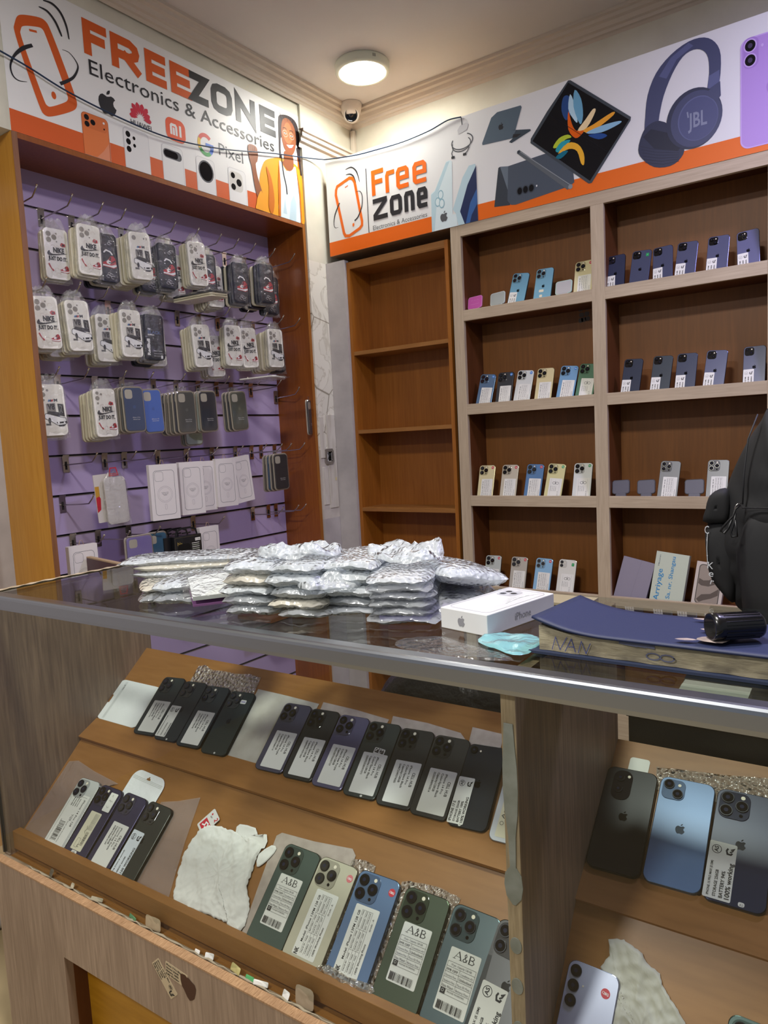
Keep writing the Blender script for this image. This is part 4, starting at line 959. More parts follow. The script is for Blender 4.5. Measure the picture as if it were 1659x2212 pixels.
def ff(m):
    A, B_, C_, D_ = P('hp', '#44496a'), P('hp2', '#30344e'), P('hp3', '#5a6088'), P('hp4', '#22253a')
    out = [(1.490, .160), (1.490, .215), (1.500, .290), (1.530, .355), (1.580, .400), (1.640, .424), (1.690, .420), (1.725, .392), (1.742, .345), (1.738, .262), (1.720, .240), (1.700, .245), (1.705, .300), (1.702, .350), (1.685, .380), (1.655, .392), (1.620, .380), (1.585, .335), (1.555, .270), (1.540, .210), (1.530, .165)]
    m.L(smooth(out, 3), A); m.L([(1.540, .340), (1.580, .390), (1.640, .420), (1.655, .405), (1.600, .378), (1.565, .325)], C_); m.L([(1.698, .245), (1.738, .262), (1.738, .300), (1.704, .290)], C_)
    m.L(smooth([(1.478, .160), (1.500, .185), (1.540, .190), (1.590, .150), (1.622, .080), (1.612, .045), (1.575, .026), (1.520, .036), (1.478, .075), (1.464, .110)], 3), B_)
    m.L([(1.482, .150), (1.510, .170), (1.570, .140), (1.618, .085), (1.600, .070), (1.520, .100)], D_)
    for k in range(6): m.stroke([(1.472+k*.003, .12-k*.012), (1.52+k*.006, .098-k*.012), (1.605, .070-k*.007)], .0012, D_)
    m.L(ell(1.655, .165, .092, .100, n=36)[:-1], B_); m.L(ell(1.662, .162, .084, .092, n=36)[:-1], A); m.L(ell(1.668, .162, .066, .073, n=36)[:-1], C_); m.L(ell(1.669, .161, .063, .070, n=36)[:-1], P('hp5', '#4b5078'))
    m.L([(1.690, .235), (1.740, .262), (1.742, .215), (1.728, .200)], A)
    m.text('JBL', 1.636, .136, .050, P('jbl', '#8288a0'), w=.062, bold=.02); m.stroke([(1.634, .192), (1.637, .172)], .005, P('jbl', '#8288a0'))
zart('printed_headphones', br, ff, .0010)
def fg(m):
    A, B_, C_ = P('violet', '#b48fd6'), P('violet2', '#a67fcb'), P('violet3', '#c8a9e4')
    m.L(rrect(.24, .352, .028, 1.922, .195, 6), C_); m.L(rrect(.232, .344, .026, 1.922, .195, 6), A); m.L(rrect(.046, .098, .020, 1.834, .322, 6), B_)
    for y in (.345, .299): m.L(ell(1.832, y, .020, .022)[:-1], C_); m.L(ell(1.832, y, .016, .018)[:-1], PL); m.L(ell(1.832, y, .007, .008)[:-1], P('purplens', '#3a2a52'))
    m.L(ell(1.868, .335, .004, .005)[:-1], C_); apple(m, 1.905, .203, .060, B_)
zart('printed_violet_phone', br, fg, .0010)
# thin cables strung across the banners
def cable(name, pts, r, mt, lab):
    P_ = [Vector(p) for p in pts]; out = []
    for i in range(len(P_)-1):
        a, b, c, d = P_[max(i-1, 0)], P_[i], P_[i+1], P_[min(i+2, len(P_)-1)]
        for k in range(8):
            t = k/8; out.append(.5*((2*b) + (c-a)*t + (2*a-5*b+4*c-d)*t*t + (3*b-a-3*c+d)*t**3))
    out.append(P_[-1]); return tag(MB().tube(out, r, mt, 6).build(name), lab, 'cable')
cable('overhead_cable', [(.004, -1.75, 2.62), (.004, -1.528, 2.585), (.004, -1.442, 2.57), (.004, -1.318, 2.543), (.004, -1.126, 2.523), (.004, -.905, 2.519), (.004, -.647, 2.554), (.004, -.343, 2.622), (.006, -.123, 2.664), (.03, -.03, 2.676), (.06, -.010, 2.674), (.217, -.010, 2.651), (.322, -.010, 2.644), (.474, -.010, 2.639), (.619, -.010, 2.648), (.712, -.010, 2.664), (.775, -.006, 2.661)], .0028, mat('cable_blue', '#14304f', .35), 'thin dark blue cable sagging across both banners')
# ---------------------------------------------------------------- goods on the slatwall
ORD = ['first', 'second', 'third', 'fourth', 'fifth', 'sixth', 'seventh', 'eighth', 'ninth', 'tenth', 'eleventh', 'twelfth', 'thirteenth', 'fourteenth']
ROWN = {1: 'top', 2: 'second', 3: 'third', 4: 'fourth', 5: 'fifth', 6: 'sixth', 7: 'lowest'}
def hook(y, zs, label, ln=.205, yaw=0.0, grp=None):
    r = tag(empty('display_hook', M=Matrix.Translation((CP+.0015, y, zs)) @ Matrix.Rotation(yaw, 4, 'Z')), label, 'hook', grp)
    inst('hkp', 'back_plate', lambda m: (m.box(0, -.0125, -.062, .0022, .0125, .002, CHROME), m.box(-.004, -.0125, -.002, .007, .0125, .0026, CHROME), m.box(.0022, -.0035, -.052, .004, .0035, -.022, mat('slot_dark', '#1d1a1a', .6))), r)
    inst(('hkr', ln), 'rod', lambda m: m.tube([(.003, 0, -.040), (.010, 0, -.034), (ln*.6, 0, -.030), (ln-.035, 0, -.027), (ln-.012, 0, -.010), (ln, 0, .003)], .0024, STEEL, 8), r)
    inst(('hkt', ln), 'tip', lambda m: m.cyl((ln-.001, 0, .002), (.5, 0, .86), .0036, .004, mat('tip_chrome', '#e8e4de', .18, 1.0), 10), r)
    return r
HK = {1: (2.219, [-1.439, -1.314, -1.196, -1.103, -.985, -.878, -.762, -.643, -.545, -.444, -.321, -.190]),
      2: (1.925, [-1.435, -1.313, -1.204, -1.074, -.961, -.740, -.622, -.513, -.401, -.291, -.180]),
      3: (1.631, [-1.422, -1.312, -1.161, -1.041, -.891, -.775, -.656, -.549, -.461, -.335]),
      4: (1.336, [-1.310, -1.148, -1.060, -.898, -.750, -.605, -.462, -.358, -.294, -.20]),
      5: (1.042, [-1.312, -1.206, -1.070, -.741, -.378, -.271, -.218])}
for rw, (zs, ys) in HK.items():
    for i, y in enumerate(ys):
        hook(y, zs, 'chrome display hook, %s from the left in the %s row of the slatwall' % (ORD[i], ROWN[rw]), grp='chrome hooks on the slatwall')
hook(-1.338, 1.189, 'empty chrome hook alone between the fourth and fifth rows at the left', grp='chrome hooks on the slatwall')
hook(-.165, 1.600, 'chrome hook turned toward the side panel holding one slim dark case', yaw=-.22, grp='chrome hooks on the slatwall')
for i, y in enumerate((-.98, -.86, -.70)): hook(y, .748, 'chrome hook low on the slatwall, %s from the left seen through the counter' % ORD[i], grp='chrome hooks on the slatwall')
# printed motifs --------------------------------------------------------
CW, CC = mat('case_white', '#e4e1da', .3, coat=.2), mat('case_cream', '#c9c2a9', .35, coat=.15)
CBk = mat('case_black', '#1b1e27', .3, coat=.2)
PR_K, PR_R, PR_W, PR_G = mat('pk', '#19181b', .5), mat('pr', '#b0202c', .45), mat('pw', '#e8e8ea', .45), mat('pg', '#85827e', .5)
HOLE = mat('cutout_shadow', '#8b867e', .5); HOLEK = mat('cutout_dark', '#34363c', .4)
def shoe(m, cx, cy, s, flip=1, base=None, white=PR_W):
    def q(pts): return [(cx + a*s*flip, cy + b*s) for a, b in pts]
    m.L(q([(-1, -.45), (.55, -.62), (1, -.40), (1.02, -.18), (-.95, -.22)]), white)
    m.L(q([(-.95, -.25), (-1.0, .02), (-.62, .12), (-.12, .40), (.18, .86), (.62, .95), (.92, .55), (.98, -.15), (.2, -.35)]), PR_R)
    m.L(q([(-.45, .10), (-.10, .36), (.12, .30), (.30, .0), (.05, -.18), (-.35, -.12)]), white)
    m.L(q([(-.05, .30), (.20, .80), (.34, .72), (.12, .22)]), PR_K); m.stroke(q([(-.1, .05), (.35, -.02), (.85, .35)]), s*.13, PR_K)
    m.stroke(q([(-.95, -.48), (.55, -.66), (1, -.44)]), s*.09, PR_R)
def clouds(m, pts, r, mt):
    for x, y in pts: m.stroke(ell(x, y, r, r*.8, -20, 220, 8), .0005, mt)
def a_nike(m, w, h):
    CLc = mat('cloud_line', '#b9a08f', .5)
    clouds(m, [(-.018, h*.84), (-.002, h*.87), (.015, h*.84), (.02, h*.70), (-.012, h*.64), (.004, h*.63), (-.016, h*.14), (.0, h*.10), (.014, h*.13), (-.004, h*.19)], .007, CLc)
    m.L([(.018, h*.735), (.030, h*.715), (.031, h*.665), (.020, h*.65), (.012, h*.68)], PR_R); m.L([(.020, h*.71), (.027, h*.70), (.026, h*.675), (.019, h*.67)], PR_K)
    m.text('NIKE', -.012, h*.530, .0165, PR_K, w=.037, bold=.055)
    m.L(smooth([(-.026, h*.560), (-.033, h*.505), (-.028, h*.462), (-.010, h*.468), (.036, h*.530), (-.004, h*.498), (-.017, h*.497), (-.023, h*.520)], 3), PR_K)
    m.text('JUST DO IT.', .001, h*.375, .0125, PR_K, w=.064, al='c', bold=.055)
    shoe(m, .022, h*.20, .0150, 1); m.stroke([(-.031, h*.30), (-.026, h*.24), (-.016, h*.16)], .0045, PR_R); m.stroke([(-.027, h*.29), (-.020, h*.20)], .0016, PR_W)
def a_car(m, w, h):
    n0 = len(m.v); a_car0(m, w, h); m.v[n0:] = [((a+.002)*1.18-.001, (b-h*.44)*1.22+h*.44, c) for a, b, c in m.v[n0:]]
def a_car0(m, w, h):
    x0, y0 = -.004, h*.32
    for k, c in enumerate(('#3a6ea5', '#22324f', '#b5202c')): m.stroke([(-.012+k*.0045, h*.625), (-.008+k*.0045, h*.655)], .0038, mat('ms' + c[1:], c, .5))
    m.text('M', .0035, h*.625, .0072, PR_K, w=.010, bold=.05)
    m.L([(-.019, h*.59), (.006, h*.60), (.006, h*.40), (-.019, h*.42)], PR_G); m.L([(.012, h*.59), (.028, h*.58), (.029, h*.38), (.014, h*.40)], PR_K); m.text('V8', -.006, h*.50, .016, PR_K, w=.020, bold=.04, al='c')
    m.stroke([(.017, h*.56), (.024, h*.54), (.020, h*.48), (.025, h*.44)], .0015, PR_G)
    m.L([(-.020, h*.43), (-.014, h*.475), (.012, h*.455), (.018, h*.40), (.008, h*.36), (-.012, h*.385)], PR_K)          # cabin
    m.L([(-.026, h*.41), (-.022, h*.44), (.010, h*.385), (.031, h*.355), (.033, h*.275), (.024, h*.235), (.006, h*.25), (-.010, h*.31), (-.026, h*.36)], PR_W)
    m.stroke([(-.026, h*.41), (-.022, h*.44), (.010, h*.385), (.031, h*.355), (.033, h*.275), (.024, h*.235), (.006, h*.25), (-.010, h*.31), (-.026, h*.36)], .0014, PR_K, closed=True)
    m.L([(.004, h*.295), (.032, h*.305), (.032, h*.275), (.006, h*.265)], PR_K); m.L([(.008, h*.25), (.030, h*.258), (.024, h*.225), (.010, h*.225)], PR_K)
    for x in (.010, .026): m.L(ell(x, h*.284, .0024, .0028, n=10)[:-1], PR_W)
    m.L(ell(-.014, h*.325, .004, .008, n=12)[:-1], PR_K); m.text('BIMMER', -.018, h*.25, .005, PR_K, w=.014, al='c', bold=.04)
def a_jord(m, w, h):
    shoe(m, .006, h*.40, .027, 1)
    for x, y in ((.012, h*.80), (.018, h*.83), (-.004, h*.12), (.008, h*.15), (.014, h*.10), (.002, h*.17)): m.stroke(ell(x, y, .007, .005, 20, 300, 8), .0008, PR_W)
    m.stroke([(-.014, h*.60), (-.004, h*.655), (.012, h*.63), (.020, h*.57)], .005, PR_W)
def a_rb(m, w, h):
    m.text('THE', -.026, h*.655, .0062, PR_W, w=.012, bold=.03); m.text('BLACK', -.026, h*.575, .0115, mat('blackedition', '#4c5f86', .4), w=.054, bold=.03)
    m.text('EDITION', -.026, h*.535, .0052, PR_W, w=.026, bold=.02); m.text('RedBull', -.020, h*.10, .0115, PR_W, w=h*.36, ang=UPW, bold=.05)
    for i, (t_, ww) in enumerate((('ENERGY DRINK', .036), ('Taurine and caffeine', .040), ('250 ml 8.4 FL OZ', .036))): m.text(t_, -.006, h*(.19-.055*i), .004, PR_W, w=ww)
    m.L(rrect(.008, .012, .0005, .028, h*.075), PR_W)
def cuts(m, kind, w, h, hm, rim):
    k = w/.085
    if kind == 'pro':
        m.stroke(rrect(.042*k, .046*k, .012, -w/2+.026*k, h-.030*k, 4), .0022, rim, closed=True)
        for a, b in ((-.034+.0175, -.020), (-.034+.0175, -.040), (-.034+.036, -.030)): m.L(ell(a-.008, h+b, .0088*k, .0092*k)[:-1], hm)
        m.L(ell(.002, h-.017, .0028, .0028, n=10)[:-1], hm); m.L(ell(.002, h-.044, .0026, .0026, n=10)[:-1], hm)
    elif kind == 'duo':
        for a, b, r_ in ((-.027, -.016, .006), (-.027, -.034, .008), (-.027, -.052, .004), (-.012, -.020, .004)): m.L(ell(a, h+b, r_, r_)[:-1], hm)
    elif kind == 'bar':
        m.stroke(rrect(w*.80, .026, .012, 0, h-.022, 4), .002, rim, closed=True); m.L(ell(-.022, h-.022, .0085, .0085)[:-1], hm); m.L(ell(.018, h-.022, .0035, .0035)[:-1], hm); m.L(rrect(.004, .010, .002, .028, h-.022, 2), hm)
ART = {'nike': (a_nike, CW, 'pro', HOLE, 'white NIKE JUST DO IT case'), 'nike11': (a_nike, CW, 'duo', HOLE, 'white NIKE case with small lens holes'), 'car': (a_car, CW, 'pro', HOLE, 'white case printed with an old racing car'), 'carbar': (a_car, CW, 'bar', HOLE, 'white car-print case with a bar-shaped camera cutout'),
       'car11': (a_car, CW, 'duo', HOLE, 'white car-print case with small lens holes'), 'jord': (a_jord, CBk, 'pro', HOLEK, 'black case printed with a red high-top sneaker'), 'jordbar': (a_jord, CBk, 'bar', HOLEK, 'black sneaker-print case with a bar camera cutout'), 'rb': (a_rb, CBk, 'pro', HOLEK, 'black RedBull BLACK EDITION case')}
def hang_M(x, y, z, yaw, roll=0.0, pitch=0.0):
    n = Vector((math.cos(yaw), -math.sin(yaw), 0)); X = Vector((math.sin(yaw), math.cos(yaw), 0))
    return axes((x, y, z), X, (0, 0, 1), n) @ Matrix.Rotation(roll, 4, 'Z') @ Matrix.Rotation(pitch, 4, 'X')
def bag_fn(w, h, t, seed, top=.034, mt=None):
    def f(m):
        r_ = random.Random(seed); W = w + .012; nx, ny = 10, 16
        ph = [r_.uniform(0, 6) for _ in range(8)]
        def sh(sgn):
            def g(a, b):
                y = -.010 + b*(h + .010 + top); edge = min(a, 1-a)*2; k = min(1, edge*3)
                up = max(0, (b - .80)/.20); ww = W * (1 - .55*up)          # gathers toward the hook
                bul = (t*.5 + .002) * k * (1 - up*.9) * min(1, b*8)
                n_ = .0016*math.sin(a*17+ph[0]+b*5) + .0014*math.sin(b*29+ph[1]+a*9) + .0022*up*math.sin(a*23+ph[2])*math.sin(b*31)
                return ((a-.5)*ww + .002*math.sin(b*19+ph[3])*(1-k), y + .004*up*math.sin(a*13+ph[4]), t*.5 + sgn*(bul + n_*.8 + .0008))
            return g
        m.grid(sh(1), nx, ny, mt or BAG, smooth=False); m.grid(sh(-1), nx, ny, mt or BAG, smooth=False)
    return f
CWd, CHt = .0835, .172
def shell(m, w, h, t, mt, rim=None): m.prism(rrect(w, h, .0145, 0, h/2, 5), 0, t, mt, rim or mt, ch=.0016)
rc_ = random.Random(21)
def case(rw, idx, y, x, zt, kind, nb, sp=.0125, w=CWd, h=CHt, roll=None, yaw=None, bag=True):
    fn, cm, cut, hm, desc = ART[kind]; t = .010
    roll = rc_.uniform(-.02, .06) if roll is None else roll; yaw = rc_.uniform(.06, .20) if yaw is None else yaw
    wherel = '%s from left, %s row' % (ORD[idx], ROWN[rw])
    r = tag(empty('phone_case', M=hang_M(x, y, zt - h, yaw, roll)), '%s, %s' % (desc, wherel), 'phone case', 'printed phone cases on the slatwall')
    rim = CW if cm is CW else mat('rimk', '#2b2e38', .3)
    inst(('cs', cm.name), 'shell', lambda m: shell(m, w, h, t, cm, cm), r)
    def pr(m): m.z = t + .0001; cuts(m, cut, w, h, hm, rim); fn(m, w, h)
    inst(('ca', kind), 'printed_front', pr, r)
    if bag: inst(('cb', idx % 3), 'plastic_bag', bag_fn(w, h, t, idx % 3), r)
    for k in range(nb):
        dk = k + 1; xx = x - dk*sp; mt = CC if (cm is CW and k % 4 != 3) else (CBk if cm is CBk and k % 3 != 2 else CC)
        if xx < CP + .014: break
        q = tag(empty('phone_case', M=hang_M(xx, y - .004*dk + rc_.uniform(-.003, .003), zt - h - .0035*dk + rc_.uniform(-.004, .002), yaw + rc_.uniform(-.03, .03), roll + rc_.uniform(-.04, .02))),
                '%s phone case, %s behind the front case %s' % ('black' if mt is CBk else 'cream', ORD[k], wherel), 'phone case', 'phone cases stacked behind the front ones')
        inst(('cs', mt.name), 'shell', lambda m: shell(m, w, h, t, mt, mt), q)
        if k == 0: inst(('cb', 3), 'plastic_bag', bag_fn(w, h, t, 5), q)
R1 = [(-1.345, -.115, 2.118, 'nike', 2), (-1.262, -.050, 2.135, 'nike', 3), (-1.172, -.075, 2.128, 'jordbar', 5), (-1.043, -.050, 2.152, 'carbar', 8), (-.968, -.105, 2.125, 'jord', 3), (-.905, -.075, 2.142, 'jord', 4), (-.842, -.110, 2.118, 'nike', 3), (-.768, -.050, 2.168, 'nike', 3), (-.692, -.085, 2.142, 'jord', 2), (-.632, -.110, 2.108, 'nike', 5), (-.535, -.055, 2.128, 'jord', 4), (-.378, -.050, 2.146, 'jord', 8), (-.302, -.100, 2.112, 'jord', 2)]
R2 = [(-1.440, -.050, 1.867, 'nike', 3), (-1.372, -.105, 1.850, 'nike', 3), (-1.322, -.050, 1.868, 'car', 4), (-1.180, -.105, 1.845, 'car', 4), (-1.116, -.050, 1.860, 'car', 3), (-1.012, -.058, 1.856, 'rb', 5), (-.950, -.125, 1.842, 'car', 2), (-.768, -.060, 1.842, 'car', 4), (-.662, -.105, 1.812, 'nike', 3), (-.602, -.055, 1.855, 'nike', 2), (-.500, -.060, 1.854, 'nike', 3), (-.346, -.050, 1.862, 'car', 7), (-.282, -.100, 1.848, 'jord', 1)]
R3 = [(-1.449, -.050, 1.577, 'car11', 1), (-1.252, -.050, 1.568, 'nike11', 5)]
for rw, LST in ((1, R1), (2, R2), (3, R3)):
    for i, a in enumerate(LST): case(rw, i, *a)
# silicone cases in clear clamshells ------------------------------------
TRAY = mat('clamshell_rim', '#a59c8d', .3, coat=.3); SHINE = clear('clamshell', '#f4f2ee', refl=1.8, rough=.06, haze=.02)
def silicone(y, x, zt, col, desc, where, nb=0, backs=(), w=.086, h=.170, yaw=.12, roll=.02, cam='sq', line='iPhone 12 Pro', sp=.014):
    for k in range(nb + 1):
        c = col if k == 0 else backs[(k-1) % len(backs)]
        lb = '%s, %s' % (desc, where) if k == 0 else 'clamshell phone case, %s behind the %s' % (ORD[k-1], desc)
        r = tag(empty('silicone_case', M=hang_M(x - k*sp, y - .010*k, zt - h - .002*k, yaw, roll - .015*k)), lb, 'phone case', 'silicone cases in clear packs')
        t = .011; sm_ = mat('silicone_' + c[1:], c, .55)
        inst(('tray', w), 'tray', lambda m: m.prism(rrect(w, h, .016, 0, h/2, 5), 0, t*.55, TRAY, TRAY, ch=.0015), r)
        def body(m):
            m.prism(rrect(w-.010, h-.012, .013, 0, h/2, 5), t*.55, t, sm_, sm_, ch=.0018); m.z = t + .0001
            m.L(rrect(.030, .034, .009, -w/2+.024, h-.029, 5), mat('pack_back', '#b8b4a8', .5))
        inst(('sil', c, w), 'case_body', body, r)
        def pt(m):
            m.z = t + .0003
            apple(m, 0, h*.56, .016, mat('faint_' + c[1:], dark(c, 1.25) if c != '#2f62c4' else '#2a58b0', .4))
            m.text(line, .004, h*.31, .0045, PR_W, w=.030, al='c'); m.text('Silicone Case', .004, h*.27, .0040, PR_W, w=.028, al='c')
        if k == 0: inst(('silp', c, line), 'print', pt, r)
        inst(('clam', w), 'clear_cover', lambda m: m.prism(rrect(w-.003, h-.003, .015, 0, h/2, 5), t*.56, t+.0018, SHINE, SHINE, ch=.002), r)
        inst('tab', 'hanger_tab', lambda m: m.prism([(-.012, h-.004), (.012, h-.004), (.010, h+.016), (-.010, h+.016)], .002, .003, BAG), r)
silicone(-1.130, -.050, 1.580, '#1d3868', 'navy silicone case', 'beside the bright blue one in the third row', 3, ('#4a4a44', '#8b8474', '#2b2b30'), line='iPhone 11 Pro')
silicone(-1.040, -.055, 1.574, '#2f62c4', 'bright blue silicone case', 'in the third row', 0, cam='sq', line='iPhone 12', roll=.05)
silicone(-.886, -.050, 1.570, '#4b4c49', 'charcoal silicone case', 'left of the midnight one in the third row', 4, ('#1a2233', '#55564f', '#6f6a5e'), line='iPhone 12/12 Pro')
silicone(-.800, -.120, 1.520, '#a9b5aa', 'pale mint silicone case', 'hanging low behind the midnight one', 1, ('#8a938a',), line='iPhone 12')
silicone(-.768, -.055, 1.574, '#0e1626', 'midnight silicone case', 'in the third row', 2, ('#9aa59b', '#8f8b80'), line='iPhone 12/12 Pro')
silicone(-.596, -.050, 1.576, '#4c4f44', 'olive grey silicone case', 'alone in the third row', 2, ('#22242a', '#3a3d3a'), line='iPhone 12 Pro', roll=.06)
silicone(-.148, -.036, 1.545, '#3c3c46', 'slim dark grey silicone case', 'hanging against the wooden side panel', 0, line='Silicone', yaw=-.30, roll=.03)
silicone(-.362, -.050, 1.296, '#201c20', 'black brown silicone case', 'at the right of the fourth row', 3, ('#2e2b2d', '#2c4f72', '#5b5648'), line='iPhone 12/12 Pro')
# packs swung up and lying on the hooks ---------------------------------
def lying(name, label, loc, rot, w, h, t, mt, n):
    r = tag(empty(name, M=Matrix.Translation(loc) @ rot), label, 'phone case')
    for k in range(n):
        o = inst(('ly', w, h, mt.name if k else 'top'), 'shell', lambda m: m.prism(rrect(w, h, .012, 0, h/2, 4), 0, t*.8, mt if k else CBk if 'black' in label else mt, ch=.0012), r)
        o.location = (0, 0, -k*t)
    m_ = MB(); bag_fn(w, h, t*n, 9)(m_); o = m_.build('plastic_bag', r); o.location = (0, 0, -t*n*.5)
lying('phone_case', 'black and white bagged cases swung up, lying on the second row hooks', (-.075, -.845, 1.935), Matrix.Rotation(-1.47, 4, 'Z') @ Matrix.Rotation(.06, 4, 'Y'), .10, .205, .008, CC, 3)
lying('phone_case', 'clear bagged case lying on the third row hooks at the right', (-.070, -.530, 1.622), Matrix.Rotation(-1.5, 4, 'Z') @ Matrix.Rotation(-.05, 4, 'Y'), .085, .200, .008, CW, 1)
# white boxes with the phone outline ------------------------------------
BXW = mat('carton_white', '#dcd6d4', .45); BXL = mat('outline_grey', '#6f7076', .4); BXL2 = mat('outline_light', '#a9a3a8', .4); BXT = mat('tan_string', '#b79a76', .6)
def magbox(x, y, zt, label, w=.105, h=.205, t=.020, yaw=.14, roll=0.0):
    r = tag(empty('case_box', M=hang_M(x, y, zt - h, yaw, roll)), label, 'box', 'white case boxes with phone outlines')
    inst(('mb', w, h), 'carton', lambda m: m.prism(rrect(w, h, .0015, 0, h/2, 1), 0, t, BXW), r)
    def pt(m):
        m.z = t + .0001; iw, ih = w*.74, h*.80
        m.stroke(rrect(iw, ih, .013, 0, h*.49, 6), .0014, BXL, closed=True)
        m.stroke(rrect(iw*.40, iw*.42, .009, -iw*.24, h*.49 + ih/2 - iw*.26, 5), .0009, BXL, closed=True)
        m.stroke(ell(0, h*.46, iw*.36, iw*.36, n=32)[:-1], .0009, BXL2, closed=True); m.stroke(ell(0, h*.46, iw*.30, iw*.30, n=32)[:-1], .0007, BXL2, closed=True)
        m.stroke(rrect(.008, .020, .003, 0, h*.235, 3), .0008, BXL2, closed=True)
        for i, t_ in enumerate(('for iPhone 12 Pro', 'Clear Case with', 'MagSafe')): m.text(t_, 0, h*(.485-.022*i), .0034, BXL, w=(.030, .026, .015)[i], al='c')
    inst(('mp', w, h), 'printed_outline', pt, r)
    inst(('mt', h), 'hang_cord', lambda m: m.tube([(-.010, h-.002, t/2), (-.004, h+.016, t/2), (.004, h+.016, t/2), (.010, h-.002, t/2)], .0009, BXT, 5), r)
magbox(-.045, -1.035, 1.284, 'large white box with phone outline, leftmost in the fourth row', .118, .215, yaw=.16)
magbox(-.055, -.892, 1.286, 'white outline box, second in the fourth row', .108, .212, yaw=.14)
magbox(-.085, -.800, 1.284, 'white outline box, third and half covered in the fourth row', .106, .206, yaw=.12)
magbox(-.060, -.702, 1.290, 'white outline box, fourth in the fourth row', .104, .204, yaw=.10)
magbox(-.055, -.602, 1.296, 'white outline box tilted at the right end of the row of boxes', .100, .200, yaw=.02, roll=.10)
magbox(-.060, -1.392, 1.022, 'white outline box at the bottom left beside the raw-edged board', .108, .205, yaw=.02)
magbox(-.070, -.812, 1.012, 'white outline box right of the black packs in the fifth row', .10, .200, yaw=.02)
# clear case pack with red hanger
r = tag(empty('clear_case_pack', M=hang_M(-.055, -1.232, 1.078, .10, .045)), 'clear phone case in a crinkled bag with red hanger, left in the fourth row', 'phone case')
MILK = mat('milky_case', '#cfcac9', .3, alpha=.85); REDH = mat('red_hanger', '#b3222f', .4)
m_ = MB(); shell(m_, .084, .172, .009, MILK); m_.build('case_shell', r)
m_ = MB(); bag_fn(.084, .172, .012, 4, .02)(m_); m_.build('plastic_bag', r)
m_ = MB(); m_.z = .006; m_.stroke([(-.016, .178), (-.010, .205), (.012, .205), (.018, .178)], .004, REDH, closed=True); m_.stroke([(-.014, .184), (.016, .184)], .003, REDH); m_.build('hanger', r)
r = tag(empty('card_pack', M=hang_M(-.075, -1.262, 1.085, .06, .05)), 'red and yellow backing card behind the crinkled clear pack', 'packaging')
m_ = MB(); m_.prism(rrect(.074, .175, .003, 0, .09, 2), 0, .003, mat('card_white', '#c6bfb9', .5)); m_.z = .0032
m_.L([(-.036, .04), (-.022, .05), (-.018, .09), (-.036, .13)], REDH); m_.L([(-.036, .095), (-.020, .10), (-.020, .135), (-.036, .135)], mat('card_yellow', '#b98a2c', .5)); m_.build('card', r)
# fifth row: lilac woven case, teal case, black packs
def tray_case(x, y, zt, col, label, w=.118, h=.18, weave=False, yaw=.06):
    r = tag(empty('silicone_case', M=hang_M(x, y, zt - h, yaw)), label, 'phone case')
    m_ = MB(); m_.prism(rrect(w, h, .016, 0, h/2, 5), 0, .007, TRAY, ch=.0015); m_.build('tray', r)
    m_ = MB(); mt = mat('woven_' + col[1:], col, .5, bump=(420, .7, .002) if weave else None); m_.prism(rrect(w-.012, h-.012, .013, 0, h/2, 5), .007, .012, mt, ch=.0015); m_.z = .0122; m_.L(rrect(.034, .032, .008, -w/2+.032, h-.030, 4), mat('pack_back', '#b8b4a8', .5)); m_.build('case_body', r)
    m_ = MB(); m_.prism(rrect(w-.004, h-.004, .015, 0, h/2, 5), .0072, .0145, SHINE, ch=.002); m_.build('clear_cover', r)
tray_case(-.060, -1.155, 1.024, '#7f74b8', 'lilac woven phone case in a clear pack, fifth row', weave=True)
tray_case(-.085, -1.058, 1.022, '#1f5c80', 'teal blue phone case beside the lilac one', w=.10)
for k in range(4):
    r = tag(empty('accessory_pack', M=hang_M(-.055 - .022*k, -.935 - .030*k, .812, .05)), 'black hanging accessory pack with striped gold label, %s of four' % (('frontmost', 'second', 'third', 'rearmost')[k]), 'packaging', 'black accessory packs on the fifth row')
    KB = mat('pack_black', '#17171a', .3, coat=.3); GD = mat('pack_gold', '#b59b4a', .4)
    def pk(m):
        m.box(-.066, 0, 0, .066, .180, .016, KB)
    inst('bp', 'carton', pk, r)
    def hd(m):
        m.z = .008; m.stroke([(-.052, .180), (-.046, .200), (-.020, .210), (.020, .210), (.046, .200), (.052, .180)], .008, KB); m.stroke([(-.022, .190), (.022, .190)], .006, KB)
    inst('bph', 'hanger', hd, r)
    if k == 0:
        def pt(m):
            m.z = .0162; m.stroke(rrect(.122, .170, .003, 0, .090, 2), .0008, mat('pack_line', '#6d6046', .4), closed=True)
            m.text('Ne', -.050, .144, .014, GD, w=.022); m.L(rrect(.060, .062, .014, -.020, .118), mat('pack_black2', '#0b0b0d', .2)); m.L(rrect(.026, .012, .001, .048, .160), PAPER); m.text('P 100', .048, .157, .005, INK, w=.020, al='c')
            for i in range(16):
                if i in (7, 8): continue
                m.stroke([(.018 if i < 6 else -.036, .146-i*.0078), (.054, .146-i*.0078)], (.0024, .004)[i % 2], (PAPER, mat('stripe_grey', '#9aa08f', .5))[i % 2])
            m.text('Car Series', .008, .086, .006, PAPER, w=.042, al='c')
        inst('bpp', 'printed_label', pt, r)
# low items seen through the counter
r = tag(empty('mouse_pack', M=hang_M(-.10, -.56, .60, .1)), 'small black hanging gadget low on the slatwall seen under the counter top', 'gadget')
m_ = MB(); m_.prism(rrect(.075, .115, .022, 0, .06, 5), 0, .030, BLACK, ch=.008, smooth=True); m_.z = .0302; m_.text('Hoco', 0, .03, .014, GREYI, w=.035, al='c', ang=.5); m_.build('body', r)
